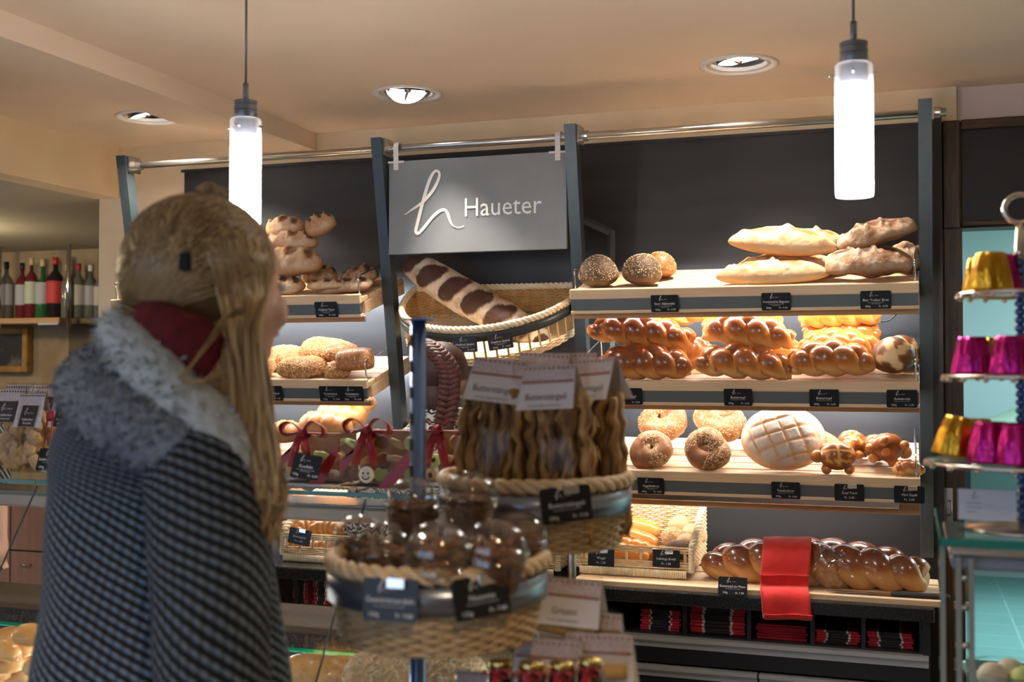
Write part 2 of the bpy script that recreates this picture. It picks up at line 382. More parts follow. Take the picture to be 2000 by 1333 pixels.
# ================================================================ ceiling downlights
def downlight(name, loc, aim, label, power, col, size=95, blend=.35, cut=0.):
    t = thing(name, label, 'ceiling light', loc, group='round recessed ceiling lights')
    MB().lathe([(.098, .012), (.118, .0), (.1195, -.004), (.112, -.006), (.099, -.004), (.094, .01), (.094, .055), (.098, .055)], 40).build('trim_ring', 'trim_white', t)
    MB().lathe([(.093, .012), (.090, .002), (.082, .0), (.080, .012), (.080, .05)], 40).build('inner_ring', 'trim_white', t)
    d = Vector(aim)-Vector(loc); q = d.to_track_quat('-Z', 'Y').to_matrix().to_4x4()
    g = MB(); g.lathe([(.030, .045), (.058, .03), (.072, .0), (.074, .0), (.061, .034), (.03, .05)], 32, M=q)
    g.build('reflector', 'lamp_inner', t, loc=(0, 0, .012))
    MB().lathe([(0, .026), (.045, .024), (.06, .018)], 32, M=q).build('lens', 'lamp_white', t, loc=(0, 0, -.010))
    b = MB(); b.tube([q @ Vector((0, -.07, .004)), q @ Vector((0, 0, -.002)), q @ Vector((0, 0, .02))], .006, 8); b.ell(q @ Vector((0, 0, .002)), (.015, .015, .012), 12, 8)
    b.build('glare_cap', 'lamp_inner', t, loc=(0, 0, .012))
    s = light(name+'_beam', 'SPOT', (0, 0, -.012), power, col, t, spot_size=rad(size), spot_blend=blend, shadow_soft_size=.045)
    s.rotation_euler = d.to_track_quat('-Z', 'Y').to_euler()
    return t
WSP = (1., .90, .76)
downlight('downlight', DL[0], (DL[0].x+.24, DL[0].y-.36, 1.55), 'round recessed ceiling light nearest above the hanging sign', 70, WSP, 80, .2)
downlight('downlight', DL[1], (DL[1].x+.06, DL[1].y+.10, 1.55), 'round recessed ceiling light between the sign and the glowing white pendant over the baguettes', 55, WSP, 92, .3)
downlight('downlight', DL[2], (DL[2].x+.15, DL[2].y+.25, 1.55), 'recessed ceiling light half hidden by the ceiling beam above the bottles', 50, WSP, 92, .4)
# unseen lamps added for warm fill light, built like the downlights above
for x, y, p, lb in [(-1.9, .4, 40, 'beside the woman'), (.2, .3, 50, 'above the viewer'), (1.9, .8, 45, 'near the side wall'), (-.8, -1.2, 40, 'by the shop window'), (1.6, 2.6, 50, 'beyond the foil sweets')]:
    downlight('downlight', (x, y, CZ-.001), (x, y+.05, 0), 'added recessed fill light over the customers '+lb+', outside the picture', p, WARM, 120, .6)
# ================================================================ pendants
def pendant(px, ytop, ybot, Y, label):
    c = at(px, ybot, Y=Y); top = at(px, ytop, Y=Y); H = top.z-c.z; r = .0345; SCL = r/.04
    t = thing('pendant_lamp', label, 'pendant lamp', (c.x, c.y, c.z), group='frosted glass tube pendants')
    g = MB(); g.lathe([(r-.004, .004), (r, 0), (r+.001, .01), (r+.001, H*.80), (r+.001, H), (r-.002, H+.003), (r-.004, H)], 32)
    g.build('glass_tube', 'frosted_glass', t)
    MB().lathe([(0, H*.02), (r-.008, H*.02), (r-.006, H*.05), (r-.006, H*.74), (r-.010, H*.78), (0, H*.78)], 32).build('lamp', 'tube_glow', t)
    b = MB(); b.lathe([(.018, H*.86), (.026, H*.86), (.026, H+.008), (.0265, H+.010), (.0265, H+.018), (.0245, H+.019), (.0245, H+.022), (.0265, H+.023), (.0265, H+.031), (.0245, H+.032), (.0245, H+.035), (.0265, H+.036), (.0265, H+.044), (.004, H+.045)], 28)
    b.build('socket', 'pendant_metal', t, sharp=30)
    s = MB(); s.tube([(-.046, 0, H*.93), (.046, 0, H*.93)], .0022, 8); s.tube([(0, -.046, H*.93), (0, .046, H*.93)], .0022, 8)
    s.build('screw', 'chrome', t)
    MB().tube([(0, 0, H+.04), (0, 0, H+.085)], .0065, 10).build('stem', 'pendant_metal', t)
    MB().tube([(0, 0, H+.08), (0, 0, CZ-c.z)], .0028, 8).build('cord', 'pendant_metal', t)
    MB().lathe([(.035, CZ-c.z), (.035, CZ-c.z-.015), (.004, CZ-c.z-.02)], 24).build('ceiling_rose', 'pendant_metal', t)
    light('pendant_glow', 'POINT', (0, 0, -.03), 2.5, (1., .93, .84), t, shadow_soft_size=.04)
    return t
mat('tube_glow', (.9, .9, .9), emit=(1., .93, .86), estr=60.)
mat('frosted_glass', (.74, .76, .80), rough=.5, alpha=.42)
pendant(479, 235, 440, 2.30, 'glowing frosted glass tube pendant hanging behind the woman\'s head')
pendant(1669, 128, 384, 2.30, 'glowing frosted glass tube pendant hanging above the baguette shelf')
# ================================================================ leaning bread rack
TILT = rad(15.)
POST_TOP = 2.335; LEAN = .189
def post_y(z): return 3.60+(POST_TOP-z)*LEAN
def shelf_front(z): return post_y(z)-.205
PX = [-2.77, -1.72, -1.028, .057]
PL = ['slate grey leaning steel post at the far end by the bottle bar', 'slate grey leaning steel post along the left edge of the hanging sign', 'slate grey leaning steel post along the right edge of the hanging sign', 'slate grey leaning steel post next to the kitchen doorway']
RZ = at(1117, 264, Y=3.62).z; RY = post_y(RZ)+.012
for x, lb in zip(PX, PL):
    z0 = .95; w = .019
    pt = thing('rack_post', lb, 'post', (x, post_y(z0), z0), group='leaning posts of the bread rack')
    vs = [(sx*w, post_y(z)-post_y(z0)+sy*w*1.25, z-z0) for z in (z0, POST_TOP) for sx, sy in ((-1, -1), (1, -1), (1, 1), (-1, 1))]
    MB().add(vs, [(3, 2, 1, 0), (4, 5, 6, 7), (0, 1, 5, 4), (1, 2, 6, 5), (2, 3, 7, 6), (3, 0, 4, 7)]).build('upright', 'post_paint', pt, False)
    MB().box(-.016, .016, 0, YB-.021-post_y(z0), 0, .03).build('foot_bracket', 'post_paint', pt, False)
    c = MB(); c.lathe([(.018, 0), (.018, .022)], 16, M=Matrix.Translation((.021, RY+.03-post_y(z0), RZ-z0)) @ Matrix.Rotation(PI/2, 4, 'Y')); c.box(.019, .024, RY-.02-post_y(z0), RY+.05-post_y(z0), RZ-z0-.03, RZ-z0+.03)
    c.build('rail_clamp', 'brushed_steel', pt, False)
tag(MB().tube([(PX[0], RY+.03, RZ), (PX[3]+.06, RY+.03, RZ)], .0125, 16).build('top_rail', 'brushed_steel'), 'long brushed steel tube rail running along the top of the rack', 'rail')
# angled brace plate beside the third post
def shelf(x0, x1, z, label, steel=False, led=26., hidden_left=False):
    y = shelf_front(z); W_ = x1-x0
    t = thing('bread_shelf', label, 'shelf', (x0, y, z), (TILT, 0, 0))
    D = .37; n = 6; g = .007; pw = (D-.02-(n-1)*g)/n
    pm = None
    for k in range(n):
        yy = .02+k*(pw+g)
        if pm is None: pm = MB().bbox(0, W_, 0, pw, -.018, 0, .002).mesh('plank', 'shelf_wood', False)
        o = bpy.data.objects.new('plank', pm); COL.objects.link(o); o.parent = t; o.location = (0, yy, 0)
    MB().bbox(0, W_, -.0, .019, -.0195, .012, .002).build('front_lip', 'shelf_wood', t, False)
    MB().box(.002, W_-.002, .001, .012, -.056, -.0195).build('label_channel', 'label_grey', t, False)
    MB().bbox(0, W_, -.003, .02, -.066, -.056, .002).build('lower_lip', 'shelf_wood', t, False)
    zv = -.087
    if steel:
        MB().bbox(.02, W_-.06, .012, .03, -.09, -.0665, .002).build('steel_valance', 'brushed_steel', t, False)
        MB().bbox(0, W_, .03, .045, -.115, -.0665, .002).build('valance', 'valance_wood', t, False); zv = -.115
    else:
        MB().bbox(0, W_, .022, .037, -.087, -.0665, .002).build('valance', 'valance_wood', t, False)
    for xx in (.0, W_-.016): MB().bbox(xx, xx+.016, .037, D, -.060, -.0185, .002).build('end_batten', 'shelf_wood', t, False)
    b = MB(); b.box(.03, W_-.03, .105, .13, -.045, -.02); b.box(.03, W_-.03, .335, .36, -.045, -.02); b.build('light_housing', 'drawer_metal', t, False)
    s = MB(); s.box(.05, W_-.05, .108, .127, -.048, -.045); s.box(.05, W_-.05, .338, .357, -.048, -.045); s.build('led_strip', 'led_white', t, False)
    light('rear_led_light', 'AREA', (W_/2, .348, -.052), led*1.65, (.86, .93, 1.), t, rot=(rad(22), 0, 0), shape='RECTANGLE', size=W_-.1, size_y=.02)
    light('led_light', 'AREA', (W_/2, .118, -.051), led*.62, COOL, t, rot=(rad(-6), 0, 0), shape='RECTANGLE', size=W_-.1, size_y=.02)
    # wire guards at both ends
    for xx in (.012, W_-.012):
        w = MB(); w.tube(catmull([(xx, .03, -.01), (xx, .03, .055), (xx, .037, .066), (xx, .05, .07), (xx, .30, .07), (xx, .313, .066), (xx, .32, .055), (xx, .32, -.01)], 3), .0028, 8)
        w.build('wire_guard', 'chrome', t)
    # clamps on the posts
    for xx in (.0045, W_-.0045):
        m = MB(); m.box(xx-.004, xx+.004, .20, .245, -.062, -.02); m.box(xx-.004, xx+.004, .26, .29, -.055, -.025)
        m.build('clamp', 'brushed_steel', t, False)
    return t
ZS = [1.778, 1.490, 1.205]
S = {}
nm = ['top', 'middle', 'bottom']
for k, z in enumerate(ZS):
    S['R%d' % k] = shelf(-1.006, .036, z, ['slanted wooden shelf carrying the baguettes and dark seed loaves', 'slanted wooden shelf carrying the stacked plaited loaves', 'slanted wooden shelf carrying the floury scored loaf and seeded rolls'][k], steel=(k == 2), led=[5., 5., 3.3][k])
    S['L%d' % k] = shelf(-2.748, -1.742, z, ['slanted wooden shelf carrying rustic loaves beside the woman\'s face', 'slanted wooden shelf carrying oat-crusted loaves beside the woman\'s chin', 'slanted wooden shelf carrying pale loaves behind the ribboned gift boxes'][k], led=[4.8, 4.4, 4][k])
bpy.context.view_layer.update()
# ================================================================ back counter
YC = 3.45; ZC = at(1500, 1169, Y=YC).z; XC0 = -2.95; XC1 = at(1826, 1200, Y=YC).x
ct = thing('back_counter', 'black back counter with open napkin compartments and metal drawer fronts', 'counter', ((XC0+XC1)/2, YC, 0))
ox = -(XC0+XC1)/2
MB().bbox(XC0+ox, XC1+ox, 0, YB-.022-YC, ZC-.04, ZC, .004).build('worktop', 'granite', ct, False)
z1 = at(1500, 1256, Y=YC+.01).z; z0 = z1-.02
XR = XC1-.012
MB().box(XC0+ox, XR+ox, .03, .5, z0, z1).build('compartment_floor', 'cabinet_black', ct, False)
MB().box(XC0+ox, XR+ox, .49, .5, 0, ZC-.04).build('rear_panel', 'cabinet_black', ct, False)
MB().box(XC0+ox, XR+ox, .035, .49, 0, .06).build('plinth', 'cabinet_black', ct, False)
divs = [at(p, 1220, Y=YC+.02).x for p in (1180, 1336, 1462, 1586, 1686, 1800)]
for x in divs+[divs[0]-.27*k for k in range(1, 7)]:
    if x > XC0: MB().box(x-.006+ox, x+.006+ox, .03, .49, z1, ZC-.04).build('divider', 'cabinet_black', ct, False)
MB().box(XR-.02+ox, XR+ox, .02, .5, 0, ZC-.04).build('side_panel', 'cabinet_black', ct, False)
# drawer fronts with metal grip rails
zr = z1-.005; row = [(zr, .045), (zr-.105, .26), (zr-.40, .29)]
for ri, (zt, hh) in enumerate([(zr, .085), (zr-.088, .24), (zr-.331, .25)]):
    xs_ = [XR-.002-.62*k for k in range(0, 6)] if ri else [XR-.002, XR-1.55, XC0]
    if ri: xs_ = [at(1480, 1320, Y=YC).x+.59*k for k in (1, 0, -1, -2, -3, -4)]; xs_[0] = XR-.002
    for a, b in zip(xs_[1:], xs_[:-1]):
        a = max(a, XC0)
        if b-a < .05: continue
        dr = MB().bbox(a+.003+ox, b-.003+ox, .015, .035, zt-hh+.004, zt-.03, .002).build('drawer_front', 'cabinet_black', ct, False)
        g = MB(); g.prism([(.0, 0), (.0, -.012), (.012, -.018), (.012, -.034), (.035, -.034), (.035, 0)], a+.003+ox, b-.003+ox, M=Matrix(((0, 0, 1, 0), (1, 0, 0, 0), (0, 1, 0, zt), (0, 0, 0, 1))))
        go = g.build('grip_rail', 'drawer_metal', dr, False)
# ================================================================ hanging sign
SY = RY+.03
c00 = at(759, 497, Y=SY-.02); c01 = at(757, 318, Y=SY-.02); c10 = at(1107, 487, Y=SY-.02); c11 = at(1108, 293, Y=SY-.02)
sw = c10.x-c00.x; zb = (c00.z+c10.z)/2; zt_ = (c01.z+c11.z)/2; sh = zt_-zb
sg = thing('hanging_sign', 'grey metal sign with white handwritten h and lettering hung from the rail', 'sign', (c00.x, SY-.02, zb))
MB().bbox(0, sw, 0, .014, 0, sh, .002).build('sign_board', 'sign_grey', sg, False)
lt = MB(); kx = sw/353.; 
def zpx(px, py): return ((px-757)*kx, ((497-(px-757)*.0285)-py)*sh/(180+(px-757)*.04))
hx, hz = zpx(770+120/5.882, 300+920/5.882)
put_h(lt, hx, hz, 680/5.882*kx*1.03, -.0015, n=8)
tx, tz = zpx(770+820/5.882, 300+722/5.882); put_text(lt, 'Haueter', tx, tz, 34*kx, -.0015, xs=.93, maxw=163*kx)
lt.build('lettering', 'sign_white', sg, False)
for px in (772, 1093):
    x = (px-757)*kx; w = .018; k = MB(); pr = [(.0, sh-.03), (.0, sh+.0), (-.002, RZ-zb-.0), (.002, RZ-zb+.013), (.010, RZ-zb+.0185), (.03, RZ-zb+.0185), (.037, RZ-zb+.01), (.037, RZ-zb-.012)]
    pr = [(y-.001, z) for y, z in pr]
    k.grid(lambda u, v: ((x-w/2+w*u), pr[round(v*(len(pr)-1))][0], pr[round(v*(len(pr)-1))][1]), 1, len(pr)-1)
    o = k.build('hook', 'trim_white', sg, False); md = o.modifiers.new('s', 'SOLIDIFY'); md.thickness = .002
    f = MB(); f.box(x-.03, x+.03, -.002, 0, sh-.006, sh+.001); f.build('hook_plate', 'trim_white', sg, False)
for a_, b_ in (((1140, 432), (1196, 456)), ((1196, 450), (1196, 760))):
    pass
fb = thing('side_frame', 'dark metal frame behind the post beside the dark seed loaves', 'frame', at(1194, 600, Y=3.93)); q0 = fb.location
MB().tube([at(1140, 430, Y=3.90)-q0, at(1194, 454, Y=3.93)-q0], .014, 4).build('top_bar', 'post_paint', fb, False)
MB().tube([at(1194, 450, Y=3.93)-q0, at(1192, 1000, Y=3.93)-q0], .014, 4).build('upright', 'post_paint', fb, False)
# cables looped under the right-hand shelves
def cable(pts, r, name, label):
    o = MB().tube(catmull(pts, 6), r, 8).build(name, 'cable_black'); return tag(o, label, 'cable')
cable([at(1690, 612, Y=3.93), at(1705, 622, Y=3.93), at(1722, 628, Y=3.94), at(1738, 625, Y=3.94), at(1752, 612, Y=3.93), at(1760, 600, Y=3.9)], .0028, 'lamp_cable', 'thin black cable looping down beside the top plaited loaf')
# ================================================================ bread
crust('zopf_crust', (.80, .44, .15), (.56, .185, .032), (.165, .038, .009), .32, .3, 20, .30, .10, 60)
crust('zopf_dark', (.68, .30, .085), (.38, .10, .018), (.10, .020, .006), .29, .4, 20, .30, .10, 60)
crust('zopf_light', (.86, .50, .18), (.72, .28, .05), (.34, .095, .018), .30, .4, 20, .3, .10, 60)
crust('baguette_crust', (.70, .40, .15), (.54, .24, .07), (.34, .12, .03), .6, 0, 14, .6, .35, 70, (.74, .55, .34), .30, .60, 14, .9)
crust('rustic_crust', (.36, .17, .065), (.19, .07, .022), (.045, .015, .006), .7, 0, 22, .9, .8, 45, (.56, .43, .31), .40, .60, 22, .85)
crust('nut_crust', (.52, .27, .10), (.34, .14, .045), (.12, .04, .015), .65, 0, 16, .8, .5, 45, (.62, .50, .36), .40, .60, 7, .85)
crust('seed_dark', (.20, .11, .055), (.10, .05, .024), (.035, .016, .009), .7, 0, 30, .6, .5, 80)
crust('seed_gold', (.46, .20, .06), (.28, .10, .026), (.12, .035, .010), .5, .1, 16, .7, .35, 60)
crust('snail_crust', (.50, .24, .08), (.34, .135, .04), (.17, .055, .016), .5, .1, 16, .6, .35, 60)
crust('fondue_crust', (.72, .42, .20), (.60, .30, .12), (.45, .2, .07), .75, 0, 20, .4, .4, 60, (.64, .56, .48), .18, .48, 12, 1.)
crust('white_loaf', (.68, .36, .14), (.52, .22, .06), (.32, .11, .03), .5, .1, 9, .5, .15, 40)
crust('mus_crust', (.52, .28, .13), (.30, .12, .05), (.07, .026, .014), .7, 0, 25, .8, .6, 50, (.74, .62, .48), .28, .52, 14, .95)
crust('anke_crust', (.74, .52, .26), (.33, .12, .035), (.13, .04, .012), .5, .1, 12, .25, .3, 50)
crust('bun_pale', (.82, .62, .40), (.66, .42, .22), (.42, .22, .09), .6, 0, 14, .5, .25, 60)
crust('croissant_crust', (.85, .58, .26), (.66, .33, .09), (.40, .15, .03), .4, .2, 14, .5, .25, 40)
mat('seed_pale', (.74, .56, .33), (.50, .30, .13), 60, .6)
mat('seed_oat', (.66, .42, .19), (.48, .26, .10), 50, .6)
mat('seed_brown', (.42, .25, .12), (.70, .52, .30), 60, .6, lo=.4, hi=.55)
def sm(x, a, b):
    t = max(0., min(1., (x-a)/(b-a))); return t*t*(3-2*t)
def bake_fields(mb, fbake=None, fflour=None, i0=0):
    """write bake/flour attributes from position and rough normals"""
    nrm = [Vector() for _ in mb.v]
    for f in mb.f:
        if len(f) < 3: continue
        a, b, c = mb.v[f[0]], mb.v[f[1]], mb.v[f[2]]; n = (b-a).cross(c-a)
        for i in f: nrm[i] += n
    nrm = [n.normalized() for n in nrm]
    if fbake: mb.at['bake'] = [fbake(v, n) for v, n in zip(mb.v, nrm)]
    if fflour: mb.at['flour'] = [fflour(v, n) for v, n in zip(mb.v, nrm)]
    return nrm
def zopf_mb(L=.28, Wd=.11, H=.085, turns=1.55, seg=66, n=10, seed=0, taper=.34, endk=.35):
    mb = MB(); rr = random.Random(seed); ph0 = rr.uniform(0, 6); r0 = min(Wd*.29, H*.44)
    ups = []
    for k in range(3):
        P = []; RR = []; U = []
        for i in range(seg+1):
            s = i/seg; e = (max(0, math.sin(PI*(.035+.93*s))))**taper; e = e*(1-endk*.2*s)
            ph = 2*PI*(turns*s+k/3)+ph0; y = math.sin(ph)*(Wd/2-r0)*e; up = math.sin(2*ph+.3)
            z = H*.47*e+up*H*.20*e
            x = (s-.5)*(L-1.2*r0)
            P.append((x, y, z)); RR.append(r0*(e*.85+.15)*(.98+.26*up)); U.append(up)
        a0 = len(mb.v); mb.tube(P, RR, n)
        for i in range(seg+1):
            for j in range(n): ups.append((U[i], P[i]))
    for i, v in enumerate(mb.v):
        if v.z < H*.06: v.z = H*.06*.5+v.z*.15
        v += noise.noise_vector(v*26+Vector((seed*3.1, 0, 0)))*.0022
    nrm = bake_fields(mb)
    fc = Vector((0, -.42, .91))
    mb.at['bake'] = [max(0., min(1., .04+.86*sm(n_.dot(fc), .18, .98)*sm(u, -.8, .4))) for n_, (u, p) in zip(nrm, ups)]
    return mb
def loaf_mb(L=.3, Wd=.1, H=.08, tip=.6, nu=40, nv=18, nz=.004, nf=14, seed=0, sq=1., cuts=(), pinch=.0, rough=0., rf=40):
    """long loaf along x; cuts = (x0, slant, half width, half length) opened slashes on the top"""
    mb = MB(); off = Vector((seed*7.3, seed*1.7, 0)); bake = []; flour = []
    vs = []; cutw = []
    for i in range(nu+1):
        s = -1+2*i/nu; w = max(0., 1-abs(s)**(2.2*sq))**tip
        for j in range(nv):
            a = 2*PI*j/nv; y = math.cos(a)*Wd/2*w; z = math.sin(a); z = z*H*.62 if z > 0 else z*H*.38*.75; z = z*w
            v = Vector((s*L/2, y, z)); nn = Vector((0, math.cos(a), math.sin(a)))
            c = 0.; ridge = 0.
            for (x0, sl, hw, hl) in cuts:
                # slanted ellipse in (x, around) space
                u_ = (v.x-x0)/L; t_ = (a-PI/2); t_ = math.atan2(math.sin(t_), math.cos(t_))/PI
                p_ = u_*math.cos(sl)+t_*math.sin(sl); q_ = -u_*math.sin(sl)+t_*math.cos(sl)
                d = math.sqrt((p_/hl)**2+(q_/hw)**2)
                c = max(c, 1-sm(d, .75, 1.05)); ridge = max(ridge, math.exp(-((d-1.08)/.16)**2) if q_ > -hw*.3 else 0)
            v += nn*w*(ridge*.009-c*.004)
            v += noise.noise_vector(v*nf+off)*nz*(.3+w)
            if rough: v += nn*noise.noise(v*rf+off)*rough
            vs.append(v+Vector((0, 0, H*.30))); cutw.append(c)
            bake.append(.32+.22*sm(z/H, .1, .6)+.42*c); flour.append((1-c)*sm(z/H, -.1, .25))
    fs = [(i*nv+j, i*nv+(j+1) % nv, (i+1)*nv+(j+1) % nv, (i+1)*nv+j) for i in range(nu) for j in range(nv)]
    mb.add(vs, fs, bake=bake, flour=flour)
    return mb
def round_mb(D=.13, H=.1, nu=28, nv=16, nz=.004, nf=18, seed=0, flat=.35, fn=None):
    mb = MB(); off = Vector((seed*5.1, 2, 0)); bake = []; flour = []
    def k(d):
        return 1+(fn(d) if fn else 0)
    mb.ell((0, 0, 0), (D/2, D/2, H*.62), nu, nv, fn=k)
    for v in mb.v:
        if v.z < 0: v.z *= flat
        v += noise.noise_vector(v*nf+off)*nz
        v.z += H*.62*flat*.9
    z1 = max(v.z for v in mb.v)
    mb.at['bake'] = [.3+.45*sm(v.z/z1, .2, .9) for v in mb.v]; mb.at['flour'] = [sm(v.z/z1, .1, .5) for v in mb.v]
    return mb
def spiral_mb(D=.16, H=.055, turns=1.45, seed=0):
    """snail-shaped rolled bread lying flat: a fat strand wound into a disc"""
    mb = MB(); P = []; RR = []; n = 54; r0 = D*.215
    for i in range(n+1):
        s = i/n; a = 2*PI*turns*s+seed; q = r0*.12+(D/2-r0)*(.04+.96*min(1, s*1.12))**.75
        P.append((q*math.cos(a), q*math.sin(a), H*.5+.012*(1-s)+H*.12)); RR.append(r0*(.62+.38*sm(s, 0, .35))*(.35+.65*sm(1-s, 0, .12)))
    mb.tube(P, RR, 12, flat=1.)
    for v in mb.v:
        if v.z < .012: v.z = .012*.4+v.z*.1
        v += noise.noise_vector(v*30+Vector((seed, 0, 0)))*.0025
    nrm = bake_fields(mb, lambda v, n_: .25+.5*sm(n_.z, -.2, .8)+.2*noise.noise(v*40))
    return mb
def seeds_mb(src, count, size=.005, seed=0, zmin=-.2, aspect=2.4, mask=None):
    rr = random.Random(seed); mb = MB(); fs = []
    cum = []; tot = 0
    for f in src.f:
        if len(f) > 4: continue
        a, b, c = src.v[f[0]], src.v[f[1]], src.v[f[2]]; n = (b-a).cross(c-a)
        if n.length < 1e-12: continue
        ar = n.length; n.normalize()
        ctr = sum((src.v[i] for i in f), Vector())/len(f)
        if n.z < zmin: continue
        if mask and not mask(ctr, n): continue
        tot += ar; cum.append(tot); fs.append((f, n))
    import bisect
    for _ in range(count):
        f, n = fs[min(bisect.bisect_left(cum, rr.random()*tot), len(fs)-1)]
        u, w = rr.random(), rr.random(); p = [src.v[i] for i in f]
        c = (p[0]*(1-u)+p[1]*u)*(1-w)+((p[3] if len(p) > 3 else p[2])*(1-u)+p[2]*u)*w
        t = Vector((rr.gauss(0, 1), rr.gauss(0, 1), rr.gauss(0, 1))); t = (t-n*t.dot(n)).normalized(); b = n.cross(t)
        l = size*rr.uniform(.75, 1.2)*.5; wd = l/aspect*1.3; h = wd*.8
        c = c+n*h*.3
        mb.add([c+t*l, c+b*wd, c-t*l, c-b*wd, c+n*h+t*l*.1, c-n*h*.5], [(0, 1, 4), (1, 2, 4), (2, 3, 4), (3, 0, 4), (1, 0, 5), (2, 1, 5), (3, 2, 5), (0, 3, 5)])
    return mb
SETTLE = None
def on_shelf(key, px, yoff, lift=0., dz=0.):
    global SETTLE; SETTLE = key
    s = S[key]; z = s.location.z+yoff*math.sin(TILT)+lift*math.cos(TILT); y = s.location.y+yoff*math.cos(TILT)-lift*math.sin(TILT)*0
    return Vector((at(px, 700, Y=y).x, y, z+.001))
from mathutils.bvhtree import BVHTree
PILE = {}
def shelf_tree(key):
    if key in PILE: return PILE[key]
    bpy.context.view_layer.update(); vs, fs = [], []
    for ch in S[key].children:
        if ch.type == 'MESH' and not ch.name.startswith(('valance', 'led', 'light', 'clamp', 'end', 'steel', 'wire')):
            o = len(vs); vs += [ch.matrix_world @ v.co for v in ch.data.vertices]; fs += [[i+o for i in p.vertices] for p in ch.data.polygons]
    PILE[key] = [BVHTree.FromPolygons(vs, fs)]
    return PILE[key]
def settle(key, mb, loc, rot, n=26, step=.004):
    """lift a loaf off the shelf and the loaves under it until it no longer cuts into them"""
    from mathutils import Euler
    trees = shelf_tree(key); up = Vector((0, -math.sin(TILT)*.6, math.cos(TILT))); Rm = Euler(rot).to_matrix()
    base = [Rm @ v for v in mb.v]; p = Vector(loc)
    def hit(q): 
        t = BVHTree.FromPolygons([b+q for b in base], mb.f); return any(t.overlap(x) for x in trees)
    if hit(p):
        for k in range(14):
            p = p+up*step
            if not hit(p): break
            if k > 4 and not BVHTree.FromPolygons([b+p for b in base], mb.f).overlap(trees[0]): break
    else:
        for k in range(14):
            q = p-up*step
            if hit(q): break
            p = q
    trees.append(BVHTree.FromPolygons([b+p for b in base], mb.f))
    return p
def bread(name, mb, material, label, loc, rot=(0, 0, 0), cat='bread', group=None, seeds=None, part=None):
    """one loaf = one thing; a seeded loaf has its topping as a part"""
    if SETTLE: loc = settle(SETTLE, mb, loc, rot)
    if seeds:
        t = thing(name, label, cat, loc, rot, group)
        mb.build('crust', material, t); sd = seeds[0].build('seed_topping', seeds[1], t, smooth=False); sd['kind'] = 'stuff'
        return t
    o = mb.build(name, material, loc=loc, rot=rot); return tag(o, label, cat, group)
G1 = 'loaves on the baguette shelf'; G2 = 'plaited loaves on the middle shelf'; G3 = 'breads on the lower shelf'
# ---- top shelf, right unit
for i, (px, yo, D, H, lb) in enumerate([(1170, .085, .128, .108, 'dark round seed-covered loaf at the end of the baguette shelf next to the post'), (1252, .085, .128, .106, 'dark round seed-covered loaf second from the post on the baguette shelf'),
                                  (1287, .20, .11, .085, 'pale seeded round loaf tucked behind the two dark seed loaves')]):
    m = round_mb(D, H, seed=i, nz=.004, flat=.55); c = i == 2
    bread('seed_loaf', m, 'seed_gold' if c else 'seed_dark', lb, on_shelf('R0', px, yo), (TILT*.6, 0, i), group=G1, seeds=(seeds_mb(m, 700, .0046, i, -.3, 1.7), 'seed_pale' if c else 'seed_brown'))
BC = [(-.08, .95, .10, .22), (.075, .95, .10, .22)]
def bag(px, yo, lift, L, lb, rz=0., ry=0., seed=0, Wd=.105, H=.082):
    bread('baguette', loaf_mb(L, Wd, H, .62, 56, 22, .004, 10, seed, 1., [(-L*.22, .9, .10, .2), (L*.16, .9, .10, .2)] if seed % 2 == 0 else [(-L*.18, .7, .13, .22), (L*.2, .7, .12, .2)]), 'baguette_crust', lb, on_shelf('R0', px, yo, lift), (TILT+rad(12), ry, rz), group=G1)
bag(1510, .072, .0, .345, 'floury pale baguette lying lowest at the front of its pile', rad(-2), 0, 0)
bag(1528, .112, .083, .335, 'golden baguette on top of the pile at the front', rad(-3), rad(6), 1, .115, .09)
bag(1540, .19, .005, .33, 'baguette at the back bottom of the pile, showing only its tips', rad(5), 0, 2)
bag(1588, .215, .098, .20, 'baguette lying at the back top of the pile, rounded end by the dark rustic loaf', rad(4), rad(4), 3, .09, .075)
def rustic(px, yo, lift, L, lb, rz=0., ry=0., seed=0, Wd=.12, H=.09):
    bread('rustic_loaf', loaf_mb(L, Wd, H, .42, 56, 26, .009, 13, seed, 1.1, [(-L*.05, .7, .12, .18), (L*.2, .8, .1, .16), (-L*.3, .6, .09, .15)], rough=.004, rf=36), 'rustic_crust', lb, on_shelf('R0', px, yo, lift), (TILT+rad(10), ry, rz), group=G1)
rustic(1697, .078, .0, .252, 'dark floury rustic loaf lying below another near the kitchen post', 0, 0, 3)
rustic(1717, .10, .088, .235, 'dark rustic loaf tilted on top of a floury one near the kitchen post', 0, rad(-13), 4, .105, .078)
rustic(1764, .22, .01, .12, 'dark rustic loaf end peeping out behind the wire guard', rad(70), 0, 5, .11, .08)
# ---- middle shelf, right unit: plaits
def zopf(key, px, yo, lift, L, lb, mt='zopf_crust', Wd=.115, H=.09, rz=0., ry=0., seed=0, turns=1.55, rx=None):
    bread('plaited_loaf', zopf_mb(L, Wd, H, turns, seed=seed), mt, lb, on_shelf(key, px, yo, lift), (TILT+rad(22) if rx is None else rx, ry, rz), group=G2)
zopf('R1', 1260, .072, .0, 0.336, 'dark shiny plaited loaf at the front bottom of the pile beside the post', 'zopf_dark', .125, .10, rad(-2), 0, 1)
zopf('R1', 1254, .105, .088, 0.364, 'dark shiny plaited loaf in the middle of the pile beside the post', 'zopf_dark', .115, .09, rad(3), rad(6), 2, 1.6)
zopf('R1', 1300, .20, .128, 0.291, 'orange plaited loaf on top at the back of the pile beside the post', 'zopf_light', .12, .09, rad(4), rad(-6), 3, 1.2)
zopf('R1', 1325, .24, .0, 0.280, 'plaited loaf at the bottom back of the pile beside the post', 'zopf_crust', .115, .09, rad(14), 0, 4)
